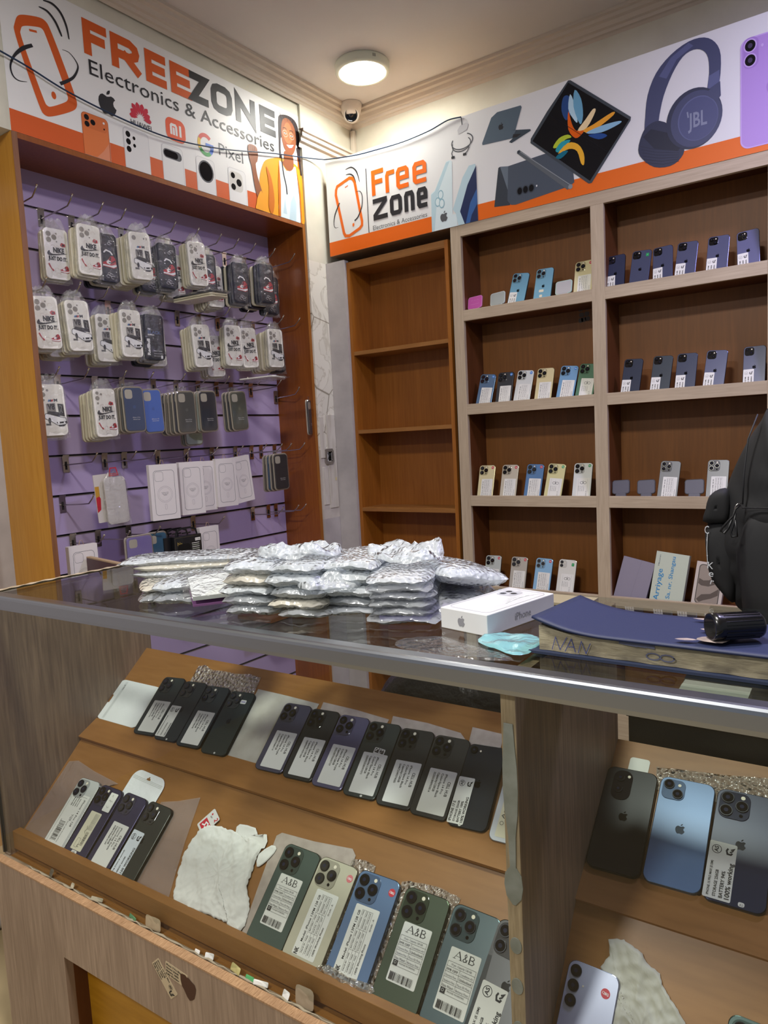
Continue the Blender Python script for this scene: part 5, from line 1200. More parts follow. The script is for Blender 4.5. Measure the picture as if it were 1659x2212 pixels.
# loose flat packs leaning low at the right of the wall case
for k, (c, lb) in enumerate((('#c9c7c9', 'white flat pack leaning in the low pile right of the slatwall'), ('#7d4f92', 'purple flat pack in the low pile right of the slatwall'), ('#b7a588', 'tan flat pack in the low pile right of the slatwall'), ('#dadadc', 'grey white flat pack topmost in the low pile at the slatwall'))):
    M_ = Matrix.Translation((-.10 + .012*k, -.36 + .02*k, .565 + .030*k)) @ Matrix.Rotation(.12, 4, 'X') @ Matrix.Rotation(-.3, 4, 'Z')
    r = tag(empty('flat_pack', M=M_), lb, 'packaging'); m_ = MB(); m_.box(-.05, -.10, 0, .05, .10, .012, mat('fp' + c[1:], c, .4)); m_.build('sleeve', r)
tag(box('low_ledge', CP+.001, -.52, .53, -.02, -.152, .548, BROWN), 'brown ledge at the foot of the slatwall holding flat packs', 'shelf')
# ---------------------------------------------------------------- goods in the counter
def frame(V0, Z0, V1, Z1):
    """board frame: x along the counter, y up the slope, z off the board; origin at the board's lower edge"""
    d = Vector((0, V0-V1, Z0-Z1)).normalized(); n = Vector((0, -d.z, d.y))
    return CM @ axes((0, V1, Z1), (1, 0, 0), d, n)
B1, B2, B3 = frame(.405, .819, .24, .681), frame(.2, .655, .03, .495), frame(.43, .80, .241, .671)
B4 = frame(.198, .640, .03, .455)
def on(Bf, u, s, off, rot): return Bf @ Matrix.Translation((u, s, off)) @ Matrix.Rotation(math.radians(rot), 4, 'Z')
# sheets and bags lying on the boards
def crumple(m, outline, amp, seed, mt, rings=9, z0=.0, jag=0.0, freq=70, lift=0.0, dd=.008):
    """soft sheet from an outline: rings shrink to the middle, height from summed ridges"""
    r_ = random.Random(seed); P_ = dense(outline, dd if rings < 20 else .0035); n = len(P_)
    cx = sum(a for a, b in P_)/n; cy = sum(b for a, b in P_)/n
    dirs = [(math.cos(t), math.sin(t), r_.uniform(.5, 1.6)*freq, r_.uniform(0, 6), r_.uniform(.3, 1)) for t in [r_.uniform(0, PI) for _ in range(7)]]
    d2 = [(math.cos(t), math.sin(t), r_.uniform(2.2, 4)*freq, r_.uniform(0, 6)) for t in [r_.uniform(0, PI) for _ in range(5)]]
    def hh(x, y):
        s_ = 0
        if rings > 20:
            for a, b, f, p_ in d2: s_ += .42*(1 - abs(math.sin((x*a + y*b)*f + p_ + 2.1*math.sin((x*b - y*a)*f*.35))))**2
        for a, b, f, p_, w_ in dirs: s_ += w_*(1 - abs(math.sin((x*a + y*b)*f + p_ + 1.3*math.sin((x*b - y*a)*f*.6))))
        return amp*s_/3
    if jag: P_ = [(a + r_.uniform(-jag, jag), b + r_.uniform(-jag, jag)) for a, b in P_]
    vs = [(cx, cy, z0 + hh(cx, cy))]; fs = []
    for k in range(1, rings+1):
        for a, b in P_:
            x = cx + (a-cx)*k/rings; y = cy + (b-cy)*k/rings; vs.append((x, y, z0 + hh(x, y) * (1 if k < rings else .4) + lift*(k/rings)**3))
    for i in range(n): fs.append((0, 1+i, 1+(i+1) % n))
    for k in range(rings-1):
        for i in range(n): j = (i+1) % n; a0 = 1+k*n; fs.append((a0+i, a0+n+i, a0+n+j, a0+j))
    ar = sum(P_[i][0]*P_[(i+1) % n][1] - P_[(i+1) % n][0]*P_[i][1] for i in range(n))
    if ar < 0: fs = [f[::-1] for f in fs]
    m.add(vs, fs, mt, True)
def sheet(name, label, Bf, outline, mt, amp=.0012, off=.0012, seed=1, cat='paper', jag=0, freq=70, holes=None, grp=None, rings=9, solid=0):
    m_ = MB(); crumple(m_, outline, amp, seed, mt, jag=jag, freq=freq, rings=rings)
    o = m_.build(name); o.matrix_world = Bf @ Matrix.Translation((0, 0, off))
    if solid: q = o.modifiers.new('thick', 'SOLIDIFY'); q.thickness = solid; q.offset = 1
    return tag(o, label, cat, grp)
TISS = mat('foam_tissue', '#b9ab9f', .8, var=(60, '#ab9d92', (1, 1, 1))); TISSW = mat('waxed_paper', '#c2bdb0', .6, var=(25, '#b3ad9f', (1, 1, 1)))
FOAM = mat('white_foam_cloth', '#e9e7e0', .85); BUB = clear('flat_bubble_wrap', '#f4efe6', refl=4.0, rough=.16, haze=.34, hazecol='#e0d6c8', cell=(150, 1.0, .010))
# zip bag with rounded end and hang slot
def zipbag(name, label, Bf, u, s, rot, w, h, r_, slot, mt, seed=2):
    t = tag(empty(name, M=on(Bf, u, s, .001, rot)), label, 'bag')
    m_ = MB(); q = rrect(w, h, r_, 0, h/2, 6); m_.prism(q, 0, .0022, mt, ch=.0009); m_.build('pouch', t)
    m_ = MB(); m_.z = .0024; m_.L(rrect(slot[2], slot[3], min(slot[2:])*.45, slot[0], slot[1], 4), mat('slot_orange', '#8a5a26', .5))
    if slot[4]: m_.L(rrect(slot[3]*.9, slot[3]*1.8, .0015, slot[0], slot[1] + slot[3]*.3, 3), mat('slot_orange', '#8a5a26', .5))
    m_.build('hang_slot', t)
    m_ = MB(); m_.z = .0024
    for k in range(3): m_.stroke([(-w*.46, h*.80 + k*.0028), (w*.46, h*.80 + k*.0028)], .0006, mat('zip_line', '#aeb0a8', .3))
    m_.build('zip_strip', t)
    return t
ZB = mat('white_pouch', '#f0f1ee', .3, coat=.4, bump=(40, .3, .003))
zt = zipbag('white_zip_pouch', 'large white plastic zip pouch at the left end of the upper counter board', B1, .172, .060, 90, .112, .160, .020, (.0, .150, .022, .006, True), ZB)
m_ = MB(); m_.z = .0024; m_.text('size 4', .028, .128, .006, GREYI, w=.014); m_.build('print', zt)
sheet('bubble_wrap_piece', 'flat rectangle of clear bubble wrap above the black phones on the upper board', B1, [(.240, .192), (.262, .197), (.29, .188), (.33, .191), (.37, .190), (.41, .196), (.448, .192), (.454, .150), (.40, .140), (.245, .140)], BUB, amp=.0030, off=.0015, seed=3, cat='bubble wrap', freq=120)
sheet('paper_sheet', 'large creased cream paper under the purple phone on the upper board', B1, [(.458, .164), (.53, .163), (.638, .159), (.634, .04), (.60, .004), (.473, -.004), (.462, .06)], TISSW, amp=.0012, seed=5, freq=45)
for k, (q, lb) in enumerate((([(.646, .165), (.732, .163), (.817, .157), (.812, .12), (.65, .12)], 'pale paper edge above the third and fourth labelled phones'), ([(.822, .166), (.901, .166), (.975, .160), (.988, .150), (.97, .12), (.83, .12)], 'pale paper edge above the fifth and sixth labelled phones'), ([(.994, .176), (1.058, .174), (1.062, .12), (1.0, .12)], 'pale paper edge above the phone with AS sticker'))):
    sheet('paper_sheet', lb, B1, q, TISS, amp=.0008, seed=8+k, freq=60)
# upper row of phones
SB, DP = 'Space Black', 'Deep Purple'
UP = [(.2133, 4.8, '#2e3433', ('cell', SB, '350073440191775'), 'leftmost phone on the upper board, black with CELL HUB sticker'),
      (.2870, 3.9, '#2d3233', ('gv',), 'black phone with narrow GV sticker, second on the upper board'),
      (.3617, 3.5, '#2c3335', ('cell', SB, '353501801740343'), 'black phone with CELL HUB sticker, third on the upper board'),
      (.4415, 3.7, '#2a3332', None, 'black phone showing its apple logo, fourth on the upper board'),
      (.6030, 2.4, '#4b4a5c', ('cell', DP, '353664579684719'), 'greyish purple phone just right of the large creased paper'),
      (.6780, 2.7, '#2d2f31', ('cell', SB, '358996914291064'), 'black phone numbered 358996914291064 on the upper board'),
      (.7516, 2.1, '#5c5974', ('cell', DP, '353228700605729'), 'lighter purple phone numbered 353228700605729 on the upper board'),
      (.8273, 2.8, '#3c4240', ('cell', SB, '350092338397071'), 'dark grey phone with extra Cell Hub tag on the upper board'),
      (.9022, 3.0, '#363736', ('cell', SB, '354672349374585'), 'dark grey phone numbered 354672349374585 on the upper board'),
      (.9738, 1.8, '#3b3b39', ('cell', SB, '353501800933814'), 'dark grey phone numbered 353501800933814 on the upper board'),
      (1.0490, 3.4, '#23272e', ('as',), 'black single-lens phone with AS sticker on the upper board')]
LL = [('IPHONE 17 E', .42, .0048), ('STORAGE 256GB', .44, .0036), ('BATTERY 100%', .44, .0044), ('100% WORKING', .54, .0048)]
for u, rot, c, lab, lb in UP:
    single = lab == ('as',)
    p = phone(on(B1, u, -.0058 if u < .5 else -.0072, .0022, rot), .0722 if single else .0737, .1505 if single else .1525, c, 'single' if single else 'pro', lb, group='phones lying on the upper counter board', logo=True)
    if lab and lab[0] == 'cell': sticker(p, .0035, .0475, .054, .080, s_cellhub(lab[1], lab[2]))
    elif lab == ('gv',): sticker(p, -.0195, .047, .032, .078, s_as([('Long Used (Used as second)', .62, .0026), ('GOOD WORKING', .4, .0026), ('100% WORKING', .4, .0034)], 'GV'))
    elif single: sticker(p, -.0215, .0455, .030, .082, s_as(LL))
    if u == .4415: sticker(p, .0135, .128, .016, .0095, lambda m, w, h: m.stroke([(-.006, 0), (.006, 0)], .003, mat('tag_lilac', '#a9a3c4', .5)), name='price_tag')
    if u == .8273: sticker(p, .009, .0925, .024, .013, lambda m, w, h: m.text('Cell Hub', 0, -.003, .0085, INK, w=.021, al='c', bold=.06), ang=-.1, name='name_tag', z=T+.0003)
    if u in (.2870, .4415, .8273, 1.0490): sticker(p, .006 if u != 1.0490 else -.012, .004, .005, .004, lambda m, w, h: m.text('C', 0, -.001, .002, INK, al='c'), name='small_tag', key='smalltag')
p = phone(on(B1, 1.128, -.012, .0022, 2.0), .0737, .1525, '#d4d7dc', 'pro', 'white phone mostly hidden behind the divider edge, upper board', group='phones lying on the upper counter board')
sticker(p, -.004, .045, .045, .075, lambda m, w, h: (m.text('Appr', -w*.3, -h*.1, .006, INK, w=.03, ang=UPW), m.stroke(ell(-w*.36, -h*.2, .003, .003, n=10)[:-1], .0007, INK, closed=True)), PAPERC)
# lower row
sheet('clear_bag', 'translucent greyish bag under the silver phone, far left of the lower board', B2, [(.030, .170), (.06, .178), (.13, .168), (.227, .160), (.19, .148), (.118, .012), (.100, .006), (.026, .008)], FILM, amp=.0012, seed=21, cat='bag', freq=60)
zipbag('small_zip_pouch', 'small white zip pouch with hang hole behind the purple phones', B2, .304, .098, -3, .108, .103, .022, (.0, .090, .012, .0045, True), mat('milky_pouch', '#eeefed', .25, coat=.5, bump=(50, .5, .004)))
sheet('clear_bag', 'clear rosy plastic bag right of the black phone on the lower board', B2, [(.375, .155), (.42, .168), (.471, .188), (.490, .10), (.517, .006), (.415, .004), (.385, .02), (.372, .09)], FILM, amp=.0025, seed=23, cat='bag', freq=50)
LOW = [(.1541, .0076, 1.6, '#c9cac5', 'white', 'silver phone with big white paper label at the left of the lower board'), (.2290, .0081, 0, '#33304a', 'cream', 'deep purple phone with cream barcode label and handwritten tag'),
       (.3079, .0095, -1.1, '#35324b', 'cell', 'deep purple phone with CELL HUB sticker on the lower board'), (.3860, .0093, -1.7, '#30332f', 'gv', 'black green phone with white GV sticker on the lower board')]
for u, s_, rot, c, lab, lb in LOW:
    ps = on(B2, u, s_ - .0125, .003, rot); p = phone(ps, .0737, .1525, c, 'pro', lb, group='small phones on the lower counter board', logo=lab == 'gv')
    if lab == 'white':
        def fw(m, w, h):
            m.stroke([(-w*.48, h*.38), (-w*.48, h*.46), (w*.40, h*.46)], .0005, INK); m.stroke([(-w*.42, -h*.48), (-w*.42, h*.42)], .0005, INK)
            m.text('iPhone 14 Pro 128', w*.30, h*.42, .0052, INK, w=h*.52, ang=DN, bold=.01)
            for i, t_ in enumerate(('Grade: A stock', 'Model: A2650', 'Unlocked', 'Battery 89%')): m.text(t_, w*(.10-.11*i), h*.42, .0028, INK, w=h*.16, ang=DN, bold=.02)
            m.text('YG9', w*.10, h*.12, .007, GREYI, w=.014, ang=DN); bars(m, -w*.25, w*.02, -h*.40, -h*.04, INK, 8, 26, True)
            for i in range(2): m.text('Result: 100% Working Phone', w*(.10-.38*i), -h*.02, .0026, INK, w=h*.40, ang=DN)
        sticker(p, -.003, .062, .062, .112, fw)
    elif lab == 'cream':
        def fw(m, w, h):
            for i in range(5): m.text('tested phone grade A unlocked', w*(.34-.08*i), h*.46, .0022, GREYI, w=h*.42, ang=DN)
            bars(m, w*.10, w*.34, -h*.36, h*.0, INK, 4, 30, True); m.stroke([(-.004, .01), (0, .004), (-.003, -.002), (.002, -.006)], .0006, INK); m.stroke(rrect(.010, .018, .001, -w*.16, -h*.32), .0004, GREYI, closed=True); m.text('C', -.001, -h*.43, .006, INK, ang=.3)
        sticker(p, -.004, .056, .036, .080, fw, PAPERC)
        def fh(m, w, h): m.stroke([(-.004, .012), (-.002, .016), (.0, .011)], .0005, INK); m.stroke([(-.006, .002), (-.002, .005), (0, .001), (.003, .004), (.006, .002)], .0005, INK); m.stroke([(-.004, -.008), (0, -.012), (.004, -.009)], .0005, GREYI)
        sticker(p, .019, .1225, .024, .040, fh, name='handwritten_tag', z=T+.0018)
        sticker(p, -.004, .008, .017, .014, lambda m, w, h: (bars(m, -.006, .006, -.005, .005, INK, 2, 8),), name='small_label')
    elif lab == 'cell': sticker(p, .003, .050, .050, .084, s_cellhub(DP, '358079466815169'))
    else: sticker(p, -.018, .0465, .034, .090, s_as([('Long (Used as second)', .5, .0030), ('ENERGY SAVER', .4, .0034), ('%100 WORKING', .62, .0058)], 'GV'), mat('bluish_label', '#dfe6ea', .5))
r = tag(empty('small_card', M=on(B2, .524, .150, .004, -32)), 'small red and white card with number 2 above the white cloth', 'card')
m_ = MB(); m_.prism(rrect(.030, .045, .003, 0, 0, 3), 0, .0008, mat('card_stock', '#dcd9d4', .4)); m_.build('card', r)
m_ = MB(); m_.z = .0009; m_.L([(-.011, -.018), (.011, -.018), (.011, .001), (-.011, .001)], RED); m_.stroke([(-.007, -.013), (0, -.009), (-.003, -.004), (.004, -.002), (.007, -.008), (.002, -.012)], .0026, WHITE); m_.text('2', .006, .012, .009, RED, ang=-.3, bold=.03); m_.text('GIFT', -.007, .008, .0028, INK, w=.007); m_.L(ell(-.007, .014, .002, .002, n=10)[:-1], RED)
m_.build('print', r)
sheet('foam_cloth', 'crumpled torn white foam cloth in the middle of the lower board', B2, smooth([(.505, .105), (.513, .132), (.540, .148), (.571, .150), (.62, .150), (.668, .146), (.672, .12), (.680, .07), (.700, .05), (.709, .012), (.69, .004), (.666, .009), (.60, .006), (.538, .003), (.52, .03), (.508, .06)], 3), FOAM, amp=.0075, off=.0012, seed=31, cat='cloth', jag=.0015, freq=75, rings=34)
sheet('foam_scrap', 'torn strip of white foam at the top of the crumpled cloth', B2, smooth([(.600, .150), (.600, .166), (.640, .168), (.655, .155), (.672, .164), (.680, .140), (.650, .138)], 2), FOAM, amp=.004, off=.003, seed=33, cat='cloth', jag=.001, freq=90)
sheet('foam_scrap', 'curled foam scrap touching the grey sheet under the green phone', B2, smooth([(.672, .128), (.692, .150), (.705, .147), (.700, .130), (.690, .115), (.680, .108)], 2), FOAM, amp=.005, off=.002, seed=35, cat='cloth', freq=110)
sheet('grey_sheet', 'grey pink soft sheet under the first green phone with A&B sticker', B2, [(.691, .168), (.70, .176), (.775, .180), (.857, .189), (.868, .180), (.868, .150), (.86, .10), (.82, .003), (.708, .003)], TISS, amp=.0008, off=.001, seed=37, freq=40)
BIG = [(.7660, .0089, -.8, '#4b5a53', 'ab', 'green phone with A&B sticker on the grey sheet, lower board', 'sage'), (.8471, .0084, -1.0, '#c6c1aa', 'nk', 'cream phone with red dot inside bubble wrap, lower board', ''),
       (.9347, .0099, .3, '#637c9e', 'nk', 'blue phone with red 128G dot and NK sticker, lower board', ''), (1.0253, .0092, -.3, '#44503f', 'ab', 'olive green phone with A&B sticker, second from the divider', ''),
       (1.1096, -.004, -1.5, '#4a5c60', 'ab', 'blue green phone with A&B sticker nearest the divider', ''), (1.1757, -.010, -4.6, '#4c4b4c', 'as', 'grey phone half hidden behind the divider edge, lower board', '')]
for u, s_, rot, c, lab, lb, _ in BIG:
    if lab == 'nk' or c == '#44503f': pass
    s0 = s_ - .0125 if s_ > .005 else s_ - .003
    p = phone(on(B2, u, s0 if s_ > .005 else -.0035, .0035, rot), .0810, .1655, c, 'pro', lb, group='large phones on the lower counter board', logo=lab == 'as')
    if lab == 'ab': sticker(p, .001, .0745 if u < 1.1 else .066, .0500, .083, s_ab)
    elif lab == 'nk': sticker(p, -.002 if u > .9 else .001, .064, .046, .101, s_nk); dot128(p, .0300, .146, RED if u > .9 else mat('faded_red', '#cf6f74', .5))
    else: sticker(p, -.014, .040, .040, .082, s_as([('15 PRO MAX (E SIM)', .55, .0034), ('STORAGE 256GB', .44, .0040), ('BATTERY 94%', .40, .0046), ('100% working', .62, .0070)]))
# bubble wrap around the cream, blue and olive phones
def wrapsheet(u, s_, w, h, label, seed):
    q = [(u-w/2, s_), (u+w/2, s_-.003), (u+w/2+.002, s_+h*.5), (u+w/2-.002, s_+h), (u, s_+h+.004), (u-w/2, s_+h-.002)]
    sheet('bubble_wrap_piece', label, B2, q, BUB, amp=.0035, off=.0010, seed=seed, cat='bubble wrap', freq=140, jag=.001)
wrapsheet(.890, .003, .052, .172, 'crinkled bubble wrap between the cream and the blue phone', 41)
wrapsheet(.984, .003, .030, .165, 'strip of bubble wrap between the blue and the olive phone', 43)
wrapsheet(1.030, .020, .094, .152, 'bubble wrap showing around the top of the olive phone', 45)
sheet('bubble_wrap_piece', 'bubble wrap bunched over the lower lip below the blue phone', B2, smooth([(.88, .004), (.90, .016), (.94, .012), (.985, .016), (.985, .002), (.93, .000)], 2), BUB, amp=.006, off=.012, seed=47, cat='bubble wrap', freq=160)
# right compartment
p = phone(on(B3, 1.2880, -.001, .0022, 1.0), .0800, .1720, '#17181c', 'darkest', 'black phone beside the divider in the right compartment', frame='#08080a', flash=False)
for q in ((.0, 0),):
    o = inst('bump1', 'camera_module', lambda m: m.prism(rrect(.030, .052, .013, 0, 0, 6), 0, .001, mat('bump_black', '#0c0c10', .1, coat=.5), ch=.0004), p); o.location = (-.012, .141, T)
    lens(o, -.004, .012, .001, .0068, RING); lens(o, -.004, -.008, .001, .0068, RING); f = inst(('flash', .0024, FLASH.name), 'flash', lambda m: m.cyl((0, 0, 0), (0, 0, 1), .0024, .0005, FLASH, 16), o); f.location = (.009, .016, .001)
phone(on(B3, 1.3710, .001, .0022, .4), .0800, .1715, '#6c88ae', 'duo', 'light blue two-lens phone in the right compartment')
p = phone(on(B3, 1.4520, -.001, .0022, -.5), .0805, .1725, '#30364c', 'pro', 'navy phone with AS sticker in the right compartment')
sticker(p, -.0215, .045, .036, .083, s_as([('IPHONE 15 PRO MAX (E SIM)', .60, .0032), ('STORAGE 256GB', .46, .0040), ('BATTERY 94%', .46, .0048), ('100% working', .62, .0064)])); sticker(p, .010, .006, .008, .006, lambda m, w, h: m.text('A2', 0, -.002, .003, INK, al='c'), name='small_tag')
sheet('bubble_wrap_piece', 'crinkled foil-like bubble wrap above the blue and navy phones, right compartment', B3, [(1.317, .190), (1.36, .194), (1.42, .200), (1.50, .212), (1.60, .215), (1.60, .15), (1.50, .15), (1.323, .15)], BUB, amp=.004, off=.001, seed=51, cat='bubble wrap', freq=150)
tag(sheet('paper_tab', 'small white rounded tab above the black phone, right compartment', B3, rrect(.032, .034, .005, 1.290, .182), PAPER, amp=.0002, seed=52), 'small white rounded tab above the black phone, right compartment', 'paper')
p = phone(on(B4, 1.2870, .010, .0022, -1.5), .0712, .1655, '#b5b8cf', 'triple', 'lavender triple-lens phone with red 128G dot at the bottom right', frame='#8f92ab', logo=False)
dot128(p, .020, .140)
phone(on(B4, 1.4950, .008, .0022, -2.0), .0810, .1720, '#5c726c', 'pro', 'green phone cut off at the bottom right corner', logo=False)
sheet('foam_cloth', 'crumpled grey white paper beside the lavender phone', B4, [(1.301, .216), (1.321, .221), (1.345, .214), (1.355, .203), (1.374, .195), (1.378, .184), (1.406, .157), (1.425, .135), (1.445, .09), (1.42, .03), (1.33, .02), (1.312, .10), (1.318, .173), (1.296, .178), (1.306, .196)], TISSW, amp=.0075, off=.001, seed=55, cat='cloth', freq=60, rings=30, jag=.001)
# ---------------------------------------------------------------- on the counter top
ZC = 1.0497
def pouch_fn(L, W, t, seed, mt, bub=.0015):
    def f(m):
        r_ = random.Random(seed); ph = [r_.uniform(0, 6.28) for _ in range(12)]
        nu, nv = 46, 26
        def sh(sg):
            def g(a, b):
                x = (a-.5)*2; y = (b-.5)*2; e = max(0, 1-abs(x)**3.5) * max(0, 1-abs(y)**3.0)
                X = x*L/2*(1 + .03*math.sin(y*4+ph[0])); Y = y*W/2*(1 + .05*math.sin(x*5+ph[1]) - .10*abs(x)**6)
                hx = X/.0095; hy = Y/.0082; row = math.floor(hy); ox = .5 if row % 2 else 0
                dx = (hx+ox) % 1 - .5; dy = hy % 1 - .5; bb = max(0, 1 - 3.4*(dx*dx+dy*dy))
                z = t/2 + sg*(t*.60*e**.42 + bub*bb*min(1, e*4) + .0012*e*math.sin(X*60+ph[2])*math.sin(Y*75+ph[3]))
                z += .0018*(1-e)*math.sin(x*3+y*4+ph[4]) + .0008*(abs(x)**8)*math.sin(y*13+ph[5]) + .0006*(abs(y)**8)*math.sin(x*17+ph[6])
                return (X, Y, z)
            return g
        m.grid(sh(1), nu, nv, mt); m.grid(lambda a, b: sh(-1)(1-a, b), nu, nv, mt)
    return f
WR2 = clear('bubble_wrap_warm', '#f2efe6', refl=1.7, rough=.26, haze=.60, hazecol='#e2dccb', cell=(120, .7, .004)); WR3 = clear('bubble_wrap_thin', '#f3f3f6', refl=1.7, rough=.22, haze=.30, hazecol='#d5dade', cell=(120, .7, .004))
def parcel(cx, cy, z, ang, L, W, t, seed, wr, core, label, tilt=0.0, roll=0.0, grp='bubble-wrapped phone parcels on the counter', z0=ZC):
    M_ = Matrix.Translation((cx, cy, z0 + z)) @ Matrix.Rotation(math.radians(ang), 4, 'Z') @ Matrix.Rotation(math.radians(tilt), 4, 'Y') @ Matrix.Rotation(math.radians(roll), 4, 'X')
    r = tag(empty('wrapped_parcel', M=M_), label, 'parcel', grp); v_ = seed % 4
    inst(('po', v_, L, W, t, wr.name), 'bubble_wrap', pouch_fn(L, W, t, v_, wr), r)
    inst(('core', core, L, t), 'phone_inside', lambda m: m.prism(rrect(min(.158, L-.03), W-.034, .011, 0, 0, 4), t/2-.004, t/2+.004, mat('core_' + core[1:], core, .3), ch=.001), r)
    return r
PN = {2: 'left middle', 3: 'middle', 4: 'right middle'}
HT = ['bottom', 'second from bottom', 'third from bottom', 'fourth from bottom', 'fifth from bottom', 'top']
DK, WT, LV, GN = '#3a3f45', '#c9ccd0', '#b39cc9', '#8c948f'
# left group
for i, (x, y, z, a, L, W, t, wr, c) in enumerate(((1.165, -1.885, .0, 112, .19, .118, .020, WR3, DK), (1.085, -1.905, .0, 140, .185, .105, .016, WR3, '#6a6d6f'), (1.150, -1.880, .021, 118, .19, .118, .022, WRAP, WT), (1.075, -1.890, .017, 138, .185, .11, .015, WR2, GN))):
    parcel(x, y, z, a, L, W, t, 60+i, wr, c, 'wrapped parcel at the left of the counter, %s of its loose pile' % ['lower right', 'lowest left', 'upper right', 'upper left'][i])
for i, (z, L, wr, c) in enumerate(((.033, .25, WRAP, LV), (.046, .25, WR2, GN), (.058, .30, WRAP, DK))):
    parcel(1.10, -1.835, z, 34, L, .105, .014, 64+i, wr, c, 'long bubble-wrapped bundle at the far left, %s layer' % ('lower', 'middle', 'top with rubber band')[i])
for i, (n, cx, cy, a, W) in enumerate(((2, 1.350, -1.885, 112, .100), (3, 1.445, -1.862, 108, .100), (4, 1.520, -1.815, 104, .108))):
    ht = [.016, .017, .017, .019, .024] if n == 2 else [.014, .016, .022, .022, .018]; z = 0
    for k in range(5):
        c = (DK, WT, GN, '#9aa09c', '#dfe3e6')[(k + n) % 5]
        parcel(cx + rnd.uniform(-.004, .004) - .002*k, cy + rnd.uniform(-.004, .004), z, a + rnd.uniform(-5, 5), .185, W + rnd.uniform(-.002, .004), ht[k], 70 + n*7 + k, (WR2 if (n == 2 and k == 3) or (n == 3 and k == 1) else (WR3 if k < 2 else WRAP)), c,
               'bubble-wrapped parcel, %s of the %s stack' % (HT[k] if k < 4 else 'top', PN[n])); z += ht[k]*.97
z = 0
for k in range(6):
    core = ('#8f86c8', '#8f9296', '#6b716d', '#c3c4c6', '#d0ccc8', '#cfc9c2')[k]
    parcel(1.622 - .002*k, -1.832 + rnd.uniform(-.003, .003), z, 112 + rnd.uniform(-3, 3), .186, .104 if k else .116, .0130, 110 + k, WR3 if k < 5 else WRAP, core, 'wrapped phone slab, %s of the right stack by the white box' % (HT[k] if k < 5 else 'top')); z += .0122
parcel(1.645, -1.745, .040, 150, .19, .12, .030, 121, WRAP, WT, 'loosely bunched bubble wrap behind the right stack', roll=10)
parcel(1.668, -1.775, .004, 125, .17, .11, .024, 123, WR3, '#a79bb5', 'thin wrapped parcel leaning out behind the right stack', tilt=-6)
parcel(1.47, -1.770, .060, 20, .24, .12, .022, 125, WRAP, WT, 'long wrapped bundle lying behind the middle stacks', roll=-4)
# clear sleeve with white and purple card between the first two groups
r = tag(empty('clear_sleeve', M=Matrix.Translation((1.262, -1.905, ZC+.018)) @ Matrix.Rotation(math.radians(55), 4, 'Z') @ Matrix.Rotation(math.radians(14), 4, 'X')), 'clear sleeve with white and purple cards between the left parcels', 'packaging')
m_ = MB(); m_.box(-.07, -.045, .012, .07, .045, .020, mat('white_card', '#d5dad9', .4)); m_.build('white_card', r)
m_ = MB(); m_.box(-.07, -.045, .0, .07, .045, .004, mat('purple_card', '#8d5c93', .4)); m_.build('purple_card', r)
m_ = MB(); crumple(m_, [(-.085, -.055), (.085, -.055), (.085, .055), (-.085, .055)], .004, 5, BAG, freq=60); o = m_.build('sleeve', r); o.location = (0, 0, .022)
# loose bubble wrap flaps bunched over the stacks
for i, (x, y, z, a, s_, lb) in enumerate(((1.425, -1.880, .088, 20, 1.0, 'loose bubble wrap flap on top of the middle stack'), (1.590, -1.800, .080, -30, 1.1, 'loose bubble wrap flap bulging over the right stacks'), (1.500, -1.905, .045, 60, .7, 'bubble wrap bunched between the middle and right middle stacks'), (1.700, -1.760, .004, 15, .8, 'thin bubble wrap tail spreading behind the right stack'))):
    m_ = MB(); crumple(m_, smooth([(-.07*s_, -.03), (-.03, -.05*s_), (.04, -.045), (.075*s_, -.01), (.05, .045*s_), (-.02, .05), (-.065*s_, .03)], 3), .030, 90+i, WRAP, freq=42, rings=18, jag=.002)
    o = m_.build('bubble_wrap_flap'); o.matrix_world = Matrix.Translation((x, y, ZC+z)) @ Matrix.Rotation(math.radians(a), 4, 'Z'); tag(o, lb, 'bubble wrap')
# rubber bands
def band(x, y, z, ang, w, h, lab):
    r = empty('rubber_band', M=Matrix.Translation((x, y, z)) @ Matrix.Rotation(math.radians(ang), 4, 'Z')); tag(r, lab, 'rubber band')
    m_ = MB(); q = rrect(w, h, .006, 0, h/2, 4); P_ = [(0, a, b) for a, b in q]; P_.append(P_[0]); m_.tube(P_, .0013, mat('band_ochre', '#b08f3c', .5), 6, cap=False); m_.build('loop', r)
band(1.160, -1.795, ZC+.036, 34, .094, .034, 'ochre rubber band around the long left bundle')
band(1.590, -1.785, ZC+.001, 112, .102, .072, 'ochre rubber band around the right stack')
# white phone box
MBX = axes((1.717, -1.900, ZC), (.9820, -.1884, 0), (.2040, .9790, 0), (0, 0, 1))
MBX = Matrix.Translation((1.717, -1.900, ZC)) @ Matrix.Rotation(math.radians(-11.3), 4, 'Z')
r = tag(empty('phone_box', M=MBX), 'shrink-wrapped white phone box lying on the glass beside the ledger', 'box')
bxm = mat('box_white', '#dedede', .3, coat=.5); bw_, bl_, bh_ = .088, .169, .0315
m_ = MB(); m_.box(0, 0, 0, bw_, bl_, bh_, bxm); bevel(m_.build('carton', r), .0012)
m_ = MB(); m_.X = axes((0, -.0003, 0), (1, 0, 0), (0, 0, 1), (0, -1, 0)); apple(m_, .040, .0155, .0165, mat('grey_logo', '#8d8c92', .4)); m_.build('logo', r)
m_ = MB(); m_.X = axes((bw_+.0003, 0, 0), (0, 1, 0), (0, 0, 1), (1, 0, 0)); m_.text('iPhone', .066, .010, .0115, mat('grey_logo', '#8d8c92', .4), w=.040); m_.build('lettering', r)
m_ = MB(); m_.z = bh_ + .0002; LG = mat('print_pale', '#cfd0d4', .2, coat=.5); LD = mat('print_lens', '#3f4046', .15)
